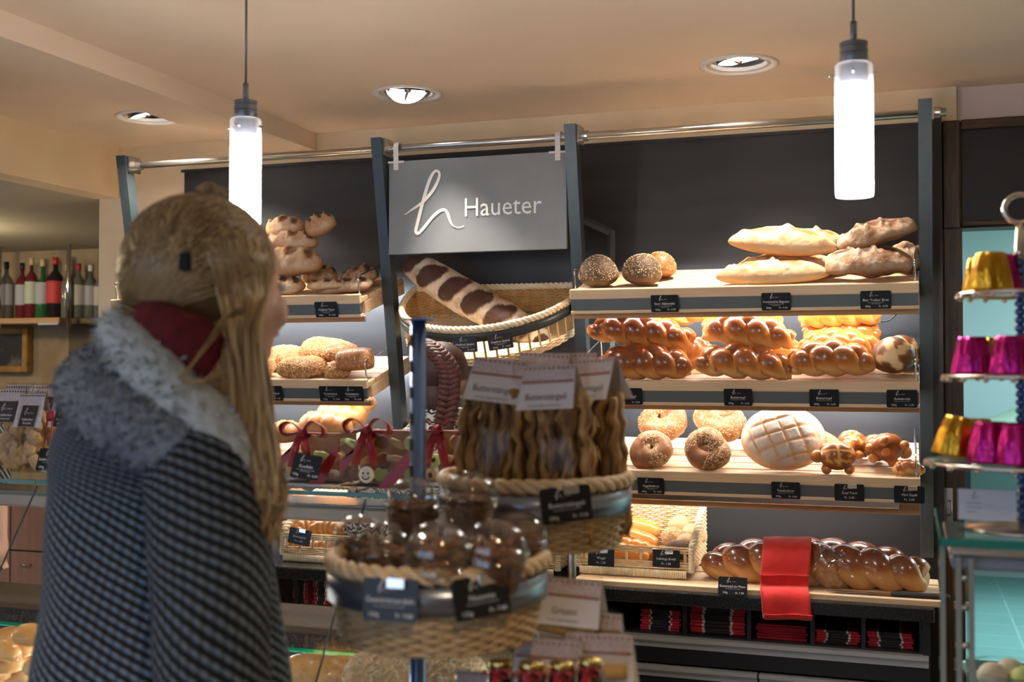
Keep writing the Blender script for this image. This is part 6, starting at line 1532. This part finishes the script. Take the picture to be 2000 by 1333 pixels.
def head_geo(mb, c, th, s=1., pitch=0.):
    """head volumes around centre c, facing angle th (0 = +y, towards +x positive)"""
    c = Vector(c); M_ = Matrix.Translation(c) @ Matrix.Rotation(-th, 4, 'Z') @ Matrix.Rotation(pitch, 4, 'X') @ Matrix.Scale(s, 4)
    mb.ell((0, -.012, .028), (.074, .094, .088), 24, 16, M=M_); mb.ell((0, .022, -.028), (.058, .066, .078), 22, 14, M=M_)     # skull, face
    mb.ell((0, .052, -.086), (.030, .030, .024), 14, 10, M=M_); mb.ell((0, .088, -.028), (.013, .018, .016), 12, 8, M=M_)       # chin, nose tip
    mb.tube([M_ @ Vector((0, .078, .012)), M_ @ Vector((0, .086, -.012)), M_ @ Vector((0, .092, -.028))], [.008, .010, .012], 8)
    for sx in (-1, 1):
        mb.ell((sx*.074, -.002, -.012), (.010, .018, .030), 12, 8, M=M_); mb.ell((sx*.036, .062, -.030), (.024, .020, .026), 12, 8, M=M_)    # ears, cheeks
    mb.ell((0, .080, -.056), (.022, .010, .009), 12, 8, M=M_)                                                              # lips
    return M_
def face_parts(parent, M_):
    for sx in (-1, 1):
        e = MB(); e.ell((sx*.031, .074, .006), (.012, .010, .0085), 14, 10, M=M_); o = e.build('eye', 'eye_white', parent)
        i = MB(); i.ell((sx*.031, .0835, .006), (.005, .0022, .005), 10, 8, M=M_); i.build('iris', 'iris', o)
    l = MB(); l.ell((0, .0875, -.052), (.020, .005, .0045), 12, 8, M=M_); l.ell((0, .0865, -.060), (.018, .005, .005), 12, 8, M=M_); l.build('lips', 'lips', parent)
# ---------------------------------------------------------------- the woman in front
TW = 1.65; KW = TW/FPX; FW = Vector((-math.sin(YAW), math.cos(YAW), 0)); RT = Vector((math.cos(YAW), math.sin(YAW), 0))
wo = FW*TW+RT*((370-1000)*KW)
wm = thing('person', 'blond woman in a grey knitted coat with fur hood, seen from behind, facing the shelves', 'person', (wo.x, wo.y, 0), (0, 0, YAW))
def LW(px, py, d=0.):
    f = 1+d/TW; return Vector(((px-370)*KW*f+(-630)*KW*(f-1), d, CAM_Z+(715-py)*KW*f))
TH = rad(52); fx, fy = math.sin(TH), math.cos(TH); rgt = Vector((fx*0+math.cos(TH), -math.sin(TH), 0)); fwd_ = Vector((fx, fy, 0))
tc = LW(318, 1000); tcx = tc.x
hc_ = LW(392, 545); 
bd_ = MB()
zsh = LW(0, 850).z
loft(bd_, [(tcx, 0, .92, .140, .105, -TH), (tcx, 0, 1.05, .115, .09, -TH), (tcx, 0, 1.2, .120, .09, -TH), (tcx, 0, zsh-.06, .125, .085, -TH), (tcx+.01, 0, zsh+.0, .095, .065, -TH), (tcx+.03, .01, zsh+.06, .058, .058, -TH)], 24, uv=False)
limb(bd_, [(tcx+.03, .01, zsh+.02), (tcx+.045, .02, zsh+.10), (hc_.x+.005, .02, hc_.z-.05)], [.058, .052, .055])
for s in (-1, 1):
    sh_ = Vector((tcx, 0, zsh-.04))+rgt*s*(.125 if s > 0 else .135); el = Vector((tcx, 0, 1.12))+rgt*s*(.185 if s > 0 else .15); wr = Vector((tcx, 0, .90))+rgt*s*.19+fwd_*.09
    limb(bd_, [sh_, sh_.lerp(el, .5)+rgt*s*.02, el, el.lerp(wr, .5), wr], [.052, .046, .04, .034, .026]); hand(bd_, wr, (wr-el).normalized(), s)
    hp = Vector((tcx, 0, .90))+rgt*s*.085; kn_ = Vector((tcx, 0, .48))+rgt*s*.09+fwd_*.015; an = Vector((tcx, 0, .09))+rgt*s*.09-fwd_*.01
    limb(bd_, [hp, hp.lerp(kn_, .5), kn_, kn_.lerp(an, .4)-fwd_*.015, an], [.088, .075, .056, .054, .036]); limb(bd_, [an-fwd_*.03+Vector((0, 0, -.045)), an+fwd_*.05+Vector((0, 0, -.055)), an+fwd_*.16+Vector((0, 0, -.065))], [.036, .036, .025])
HM = head_geo(bd_, hc_+Vector((.026, .03, -.014)), rad(36), 1.04)
union(bd_, 'body', 'skin', wm); face_parts(wm, HM)
# trousers and boots
tr = MB()
for s in (-1, 1):
    hp = Vector((tcx, 0, .93))+rgt*s*.085; kn_ = Vector((tcx, 0, .48))+rgt*s*.09+fwd_*.015; an = Vector((tcx, 0, .10))+rgt*s*.09-fwd_*.01
    limb(tr, [hp, hp.lerp(kn_, .5), kn_, an], [.102, .088, .068, .052])
tr.build('trousers', 'denim', wm)
for s in (-1, 1):
    an = Vector((tcx, 0, .10))+rgt*s*.09-fwd_*.01; b_ = MB(); limb(b_, [an+Vector((0, 0, .08)), an+Vector((0, 0, -.03)), an+fwd_*.05+Vector((0, 0, -.055)), an+fwd_*.17+Vector((0, 0, -.06))], [.058, .052, .044, .034]); 
    for v in b_.v: v.z = max(v.z, .002)
    b_.build('boot', 'shoe_dark', wm)
# coat
co = MB()
def sec(y, x0, x1, dep=.125, cy=0): a = LW(x0, y); b = LW(x1, y); return ((a.x+b.x)/2, cy, a.z, 0, 0, 0), (b.x-a.x)/2
S2 = []
for y, x0, x1 in ((1720, 40, 590), (1500, 58, 580), (1333, 78, 566), (1200, 90, 548), (1080, 100, 530), (960, 108, 512), (890, 108, 500), (840, 122, 488), (800, 150, 470), (772, 196, 450)):
    a = LW(x0, y); b = LW(x1, y); hw = (b.x-a.x)/2; S2.append(((a.x+b.x)/2, 0, a.z, hw*1.0, hw*.80, 0))
S2.append((S2[-1][0]+.02, .01, S2[-1][2]+.02, .075, .07, 0))
loft(co, S2, 64, True, True, sub=6)
for i, v in enumerate(co.v):
    f = noise.noise(Vector((v.x*5, v.y*5, v.z*2.5)))*.012+noise.noise(v*11)*.005; d = Vector((v.x-tcx, v.y, 0))
    if d.length > .02: v += d.normalized()*f
co.build('coat', 'coat_knit', wm)
for s in (-1, 1):
    sl_ = MB(); sh_ = Vector((tcx, 0, zsh+.002))+rgt*s*(.125 if s > 0 else .135); el = Vector((tcx, 0, 1.12))+rgt*s*(.185 if s > 0 else .15)+(-fwd_*.0); wr = Vector((tcx, 0, .90))+rgt*s*.19+fwd_*.09
    limb(sl_, [sh_-rgt*s*.03+Vector((0, 0, .005)), sh_+rgt*s*.02-Vector((0, 0, .04)), sh_.lerp(el, .5)+rgt*s*.02, el, el.lerp(wr, .5), wr], [.060, .082, .080, .074, .066, .056], 32, True, 8, (0, 1, 0))
    for v in sl_.v: v += noise.noise_vector(v*9)*.006
    sl_.build('sleeve', 'sleeve_knit', wm)
# hood: outer bulk, fur-lined edge, red scarf inside
hd_ = MB(); limb(hd_, [LW(480, 870, -.10), LW(400, 880, -.135), LW(290, 842, -.13), LW(210, 790, -.08), LW(190, 750, .02), LW(230, 740, .12), LW(340, 790, .16)], [.036, .044, .050, .052, .054, .05, .040], 20, sub=8)
for v in hd_.v: v += noise.noise_vector(v*14)*.008
ho_ = hd_.build('hood', 'hood_grey', wm)
hz_ = MB(); rr = random.Random(14)
for _ in range(3500):
    f_ = rr.choice(hd_.f[:-2]); q = hd_.v[f_[0]].lerp(hd_.v[f_[2]], rr.random()); nn = (hd_.v[f_[1]]-hd_.v[f_[0]]).cross(hd_.v[f_[2]]-hd_.v[f_[0]]).normalized(); e = q+nn*rr.uniform(.004, .012)+Vector((rr.gauss(0, .004), rr.gauss(0, .004), -.003)); t_ = Vector((rr.gauss(0, 1), rr.gauss(0, 1), rr.gauss(0, 1))).normalized()*.0024
    hz_.add([q-t_, q+t_, e], [(0, 1, 2)])
z_ = hz_.build('wool_pile', 'hood_grey', ho_, False); z_['kind'] = 'stuff'
fur_path = catmull([LW(520, 985, -.10), LW(480, 905, -.125), LW(420, 838, -.135), LW(350, 775, -.125), LW(290, 712, -.10), LW(250, 660, -.05), LW(240, 640, .03), LW(290, 660, .10), LW(380, 720, .12)], 8)
fu = MB(); fr0 = [.026+.014*math.sin(PI*min(1, i/(len(fur_path)-1)*1.25)) for i in range(len(fur_path))]; fu.tube(fur_path, fr0, 16)
for v in fu.v: v += noise.noise_vector(v*30)*.006
fo_ = fu.build('hood_edge', 'fur_white', wm)
fz = MB(); rr = random.Random(4)
for _ in range(5000):
    i = rr.randrange(len(fur_path)-1); p = fur_path[i].lerp(fur_path[i+1], rr.random()); d = Vector((rr.gauss(0, 1), rr.gauss(0, 1), rr.gauss(0, 1))).normalized(); q = p+d*fr0[i]*.9; e = q+d*rr.uniform(.010, .022)+Vector((0, 0, -.006)); t_ = Vector((rr.gauss(0, 1), rr.gauss(0, 1), rr.gauss(0, 1))).normalized()*.0030
    fz.add([q-t_, q+t_, e], [(0, 1, 2)])
z_ = fz.build('fur_pile', 'fur_white', fo_, False); z_['kind'] = 'stuff'
sf = MB()
for k in range(3): limb(sf, [LW(455, 735-14*k, -.045), LW(400, 722-22*k, -.095), LW(330, 690-24*k, -.085), LW(285, 655-18*k, -.02), LW(300, 650-14*k, .06), LW(380, 690-10*k, .10)], [.026, .034, .034, .030, .03, .02], 14, sub=6)
for v in sf.v: v += noise.noise_vector(v*18)*.005
sf.build('scarf', 'scarf_red', wm)
# hair: cap plus combed strands, tress over the shoulder
def strands(mb, curves, rad_, n=4, seed=0, lo=.0, hi=1., taper=True):
    r_ = random.Random(seed)
    for P in curves:
        m = len(P); b0 = r_.uniform(lo, hi); mb.tube(P, [rad_*(math.sin(PI*(.12+.80*i/(m-1)))**.5 if taper else 1) for i in range(m)], n, caps=False, bake=[max(0, min(1, b0+.18*math.sin(i*.5+b0*9))) for i in range(m) for _ in range(n)])
HC = LW(384, 522); HRX, HRZ, HRY = .110, .104, .092
cap = MB(); cap.ell(HC, (HRX, HRY, HRZ), 40, 28, bake=.35)
for v in cap.v:
    d = v-HC
    if d.z < 0: v.x -= .20*d.z*(-.3) ; 
    if d.z < -.02 and d.x < 0: v.x += -.012*sm(-d.z, .02, .08)
cap.at['bake'] = [.28+.25*noise.noise(Vector((v.x*20+v.z*26, v.y*20, v.z*9))) for v in cap.v]
hr_ = cap.build('hair', 'hair_blond', wm)
def hsurf(px, py, k):
    q = LW(px, py, -.06)-HC; a_ = q.x/HRX; b_ = q.z/HRZ; m_ = max(1., math.sqrt(a_*a_+b_*b_)/.97); a_ /= m_; b_ /= m_
    return HC+Vector((a_*HRX, -HRY*math.sqrt(max(0., 1-a_*a_-b_*b_)), b_*HRZ))*k
cv = []; rr = random.Random(9)
gather = LW(262, 600, -.045)
for k in range(900):
    # start along the hairline / parting on the near side, sweep back and down round the head
    u = rr.random(); a0 = PI*(.02+.72*u); st = HC+Vector((math.cos(a0)*HRX*.98, rr.uniform(-.02, .055)-.02*math.sin(a0), math.sin(a0)*HRZ*.98)); st = HC+(st-HC)*(1/max(.2, math.sqrt(((st.x-HC.x)/HRX)**2+((st.y-HC.y)/HRY)**2+((st.z-HC.z)/HRZ)**2)))
    en = gather+Vector((rr.gauss(0, .022), rr.gauss(0, .012), rr.gauss(0, .022))); P = []
    for i in range(15):
        t = i/14; p = st.lerp(en, t)+Vector((0, -.10*math.sin(PI*t)**.8, -.022*math.sin(PI*t)*(1-u))); d = p-HC; q = math.sqrt((d.x/HRX)**2+(d.y/HRY)**2+(d.z/HRZ)**2)
        if q > 1e-4: p = HC+d*((1.012+.03*rr.random()*math.sin(PI*t)+.02*t*t)/q)
        P.append(p)
    cv.append(P)
ss = MB(); strands(ss, cv, .0017, 4, 3, .2, .7); o = ss.build('combed_strands', 'hair_blond', hr_); o['kind'] = 'stuff'
cv = []
for k in range(300):
    # lower loop from the gather under the back of the head to the near side
    a = gather+Vector((rr.gauss(0, .012), rr.gauss(0, .01), rr.gauss(0, .014))); w_ = rr.random()
    cv.append(catmull([a, LW(300+20*w_, 622+18*w_, -.085), LW(360, 645+10*rr.random(), -.104), LW(420, 632+14*w_, -.102), LW(470+10*w_, 600+20*w_, -.085)], 5))
ss = MB(); strands(ss, cv, .0017, 4, 5, .1, .5); o = ss.build('gathered_strands', 'hair_blond', hr_); o['kind'] = 'stuff'
cv = []
for k in range(560):
    x = rr.random(); y = rr.random(); dpt = -.100+.05*rr.random()
    cv.append(catmull([hsurf(385+120*x+rr.gauss(0, 6), 425+45*x+25*y, 1.02), hsurf(415+95*x, 500+15*y, 1.04), hsurf(432+82*x+rr.gauss(0, 4), 575, 1.06), LW(440+74*x, 650, dpt-.01), LW(452+70*x+rr.gauss(0, 5), 760, dpt-.035), LW(450+90*x+rr.gauss(0, 6), 880, dpt-.055), LW(470+80*x+rr.gauss(0, 10), 960+rr.uniform(0, 40), dpt-.06), LW(480+50*x+rr.gauss(0, 14), 1005+rr.uniform(-75, 65), dpt-.06)], 5))
ss = MB(); strands(ss, cv, .0020, 4, 7, .25, .95); o = ss.build('long_tress', 'hair_blond', hr_); o['kind'] = 'stuff'
cv = []
for k in range(26):
    cv.append(catmull([LW(395+10*rr.random(), 382, .0), LW(392+rr.gauss(0, 8), 368, -.01), LW(405+rr.gauss(0, 8), 360+rr.uniform(-4, 8), 0), LW(420+rr.gauss(0, 10), 372+rr.uniform(-4, 8), 0), LW(425, 386, 0)], 4))
for k in range(30): cv.append(catmull([LW(450, 600+rr.gauss(0, 14), -.10), LW(380, 700+rr.gauss(0, 10), -.15), LW(355+rr.gauss(0, 6), 735+rr.gauss(0, 10), -.16), LW(400, 745+rr.gauss(0, 8), -.16), LW(455, 690+rr.gauss(0, 14), -.13)], 5) if k < 5 else catmull([LW(445+rr.gauss(0, 16), 640, -.10), LW(415+rr.gauss(0, 12), 700, -.115), LW(440+rr.gauss(0, 12), 780, -.13)], 5))
ss = MB(); strands(ss, cv, .0008, 4, 8, .4, .9); o = ss.build('stray_strands', 'hair_blond', hr_); o['kind'] = 'stuff'
q = MB(); c = LW(350, 512, -.094); q.bbox(-.016, .016, -.003, .003, -.013, .013, .006, M=Matrix.Translation(c) @ Matrix.Rotation(rad(-12), 4, 'Z')); q.build('hair_clip', 'trousers_black', wm)
# ---------------------------------------------------------------- shop attendants
def pattern_mat(name, c1, c2, scale, kind='VORONOI'):
    m = bpy.data.materials.new(name); m.use_nodes = True; N = m.node_tree.nodes; L = m.node_tree.links; p = N['Principled BSDF']; p.inputs['Roughness'].default_value = .8; tc_ = N.new('ShaderNodeTexCoord')
    r = N.new('ShaderNodeValToRGB'); r.color_ramp.interpolation = 'CONSTANT'; e = r.color_ramp.elements; e[0].color = (*c1, 1); e[1].color = (*c2, 1)
    if kind == 'VORONOI':
        v = N.new('ShaderNodeTexWave'); v.wave_type = 'RINGS'; v.inputs['Scale'].default_value = scale; v.inputs['Distortion'].default_value = 14; v.inputs['Detail Scale'].default_value = 2.2; e[1].position = .5
    else:
        v = N.new('ShaderNodeTexWave'); v.bands_direction = 'DIAGONAL'; v.inputs['Scale'].default_value = scale; e[1].position = .8
    L.new(tc_.outputs['Object'], v.inputs['Vector']); L.new(v.outputs['Fac'] if 'Fac' in v.outputs else v.outputs[1], r.inputs[0]); L.new(r.outputs[0], p.inputs['Base Color']); MATS[name] = m
pattern_mat('floral_shirt', (.02, .02, .022), (.62, .60, .58), 16); pattern_mat('striped_shirt', (.012, .012, .013), (.55, .53, .50), 22, 'WAVE')
def attendant(label, loc, rz, Hh, shirt, hair_m, bottom, bend=0., down=False):
    k = Hh/1.66; t = thing('person', label, 'person', loc, (0, 0, rz)); b = MB(); by = bend
    def V(x, y, z): return Vector((x*k, (y+max(0, z-.95)*by)*k, (z-max(0, z-.95)*by*.35)*k))
    loft(b, [tuple(V(0, 0, z))+(rx*k, ry*k, 0) for z, rx, ry in ((.86, .16, .115), (1.0, .145, .10), (1.15, .14, .098), (1.30, .165, .10), (1.38, .14, .08), (1.42, .06, .055))], 24, False)
    limb(b, [V(0, 0, 1.36), V(0, .01, 1.45), V(0, .02, 1.50)], [.058*k, .05*k, .052*k]); M_ = head_geo(b, V(0, .03, 1.555), 0, k*.98, -by*.5)
    for s in (-1, 1):
        sh_ = V(s*.165, 0, 1.35); el = V(s*.215, .02, 1.08); wr = V(s*.23, .03, .86) if down else V(s*.17, .19, .95); limb(b, [sh_, el, wr], [.05*k, .04*k, .027*k]); hand(b, wr, Vector((0, .1, -1)) if down else Vector((0, .9, -.3)), s, k*.95)
        hp = V(s*.085, 0, .88); kn_ = V(s*.09, .01, .48); an = V(s*.09, -.01, .09); limb(b, [hp, kn_, an], [.088*k, .058*k, .038*k]); limb(b, [an+Vector((0, -.03, -.045)), an+Vector((0, .06, -.055)), an+Vector((0, .16, -.062))], [.035, .035, .026])
    union(b, 'body', 'skin', t, .012); face_parts(t, M_)
    s_ = MB(); loft(s_, [tuple(V(0, 0, z))+(rx*k, ry*k, 0) for z, rx, ry in ((.84, .185, .14), (1.0, .165, .12), (1.15, .160, .118), (1.30, .188, .122), (1.375, .165, .10), (1.43, .080, .075), (1.475, .066, .066))], 32, True)
    for s in (-1, 1): limb(s_, [V(s*.14, 0, 1.37), V(s*.18, .0, 1.32), V(s*.205, .01, 1.18), V(s*.215, .02, 1.08)], [.055*k, .068*k, .062*k, .055*k], 16)
    s_.uv = None; s_.build('shirt', shirt, t)
    q = MB()
    for s in (-1, 1): limb(q, [V(s*.085, 0, .92), V(s*.09, .0, .68), V(s*.09, .01, .48), V(s*.09, -.01, .08)], [.105*k, .088*k, .07*k, .055*k])
    q.build('trousers', bottom, t)
    for s in (-1, 1):
        an = V(s*.09, -.01, .09); z = MB(); limb(z, [an+Vector((0, -.035, -.04)), an+Vector((0, .06, -.05)), an+Vector((0, .17, -.055))], [.044, .044, .033])
        for v in z.v: v.z = max(v.z, .001)
        z.build('shoe', 'shoe_dark', t)
    h = MB(); h.ell((0, -.020, .036), (.086, .098, .090), 28, 18, M=M_, fn=lambda d: 1.0 if d.y < .55 else .90)
    h.ell((0, -.055, -.05), (.066, .050, .075), 20, 14, M=M_)
    h.at['bake'] = [.3+.4*noise.noise(v*40) for v in h.v]; ho = h.build('hair', hair_m, t)
    return t, M_, ho
mt_ = at(848, 760, Y=3.02)
att, AM, AH = attendant('shop attendant with dark red plait and patterned top behind the cheese straw bags', (mt_.x, 3.02, 0), rad(14), 1.64, 'floral_shirt', 'hair_red', 'trousers_black', .18)
# crown plait and hanging braid
br = MB(); P0 = [AM @ Vector(p) for p in ((-.07, .03, .10), (-.055, -.055, .115), (.0, -.105, .085), (.04, -.125, .03), (.045, -.125, -.04), (.03, -.115, -.12), (.01, -.105, -.20))]
C = catmull(P0, 14); L_ = len(C)
for s in range(3):
    Q = []
    for i, p in enumerate(C): ph = 2*PI*(i/9+s/3); Q.append(p+Vector((math.sin(ph)*.022, -.004+math.sin(2*ph)*.012, math.cos(ph)*.004)))
    br.tube(Q, [.0150*(1-.35*i/L_) for i in range(L_)], 10, bake=[.25+.6*abs(math.sin(i*.9+s+j)) for i in range(L_) for j in range(10)])
br.build('plait', 'hair_red', AH)
ap = MB()
attendant('shop attendant in a striped top and blue jeans cut off by the frame edge', (at(-118, 1000, Y=3.62).x, 3.62, 0), rad(20), 1.66, 'striped_shirt', 'hair_brown', 'denim', down=True)
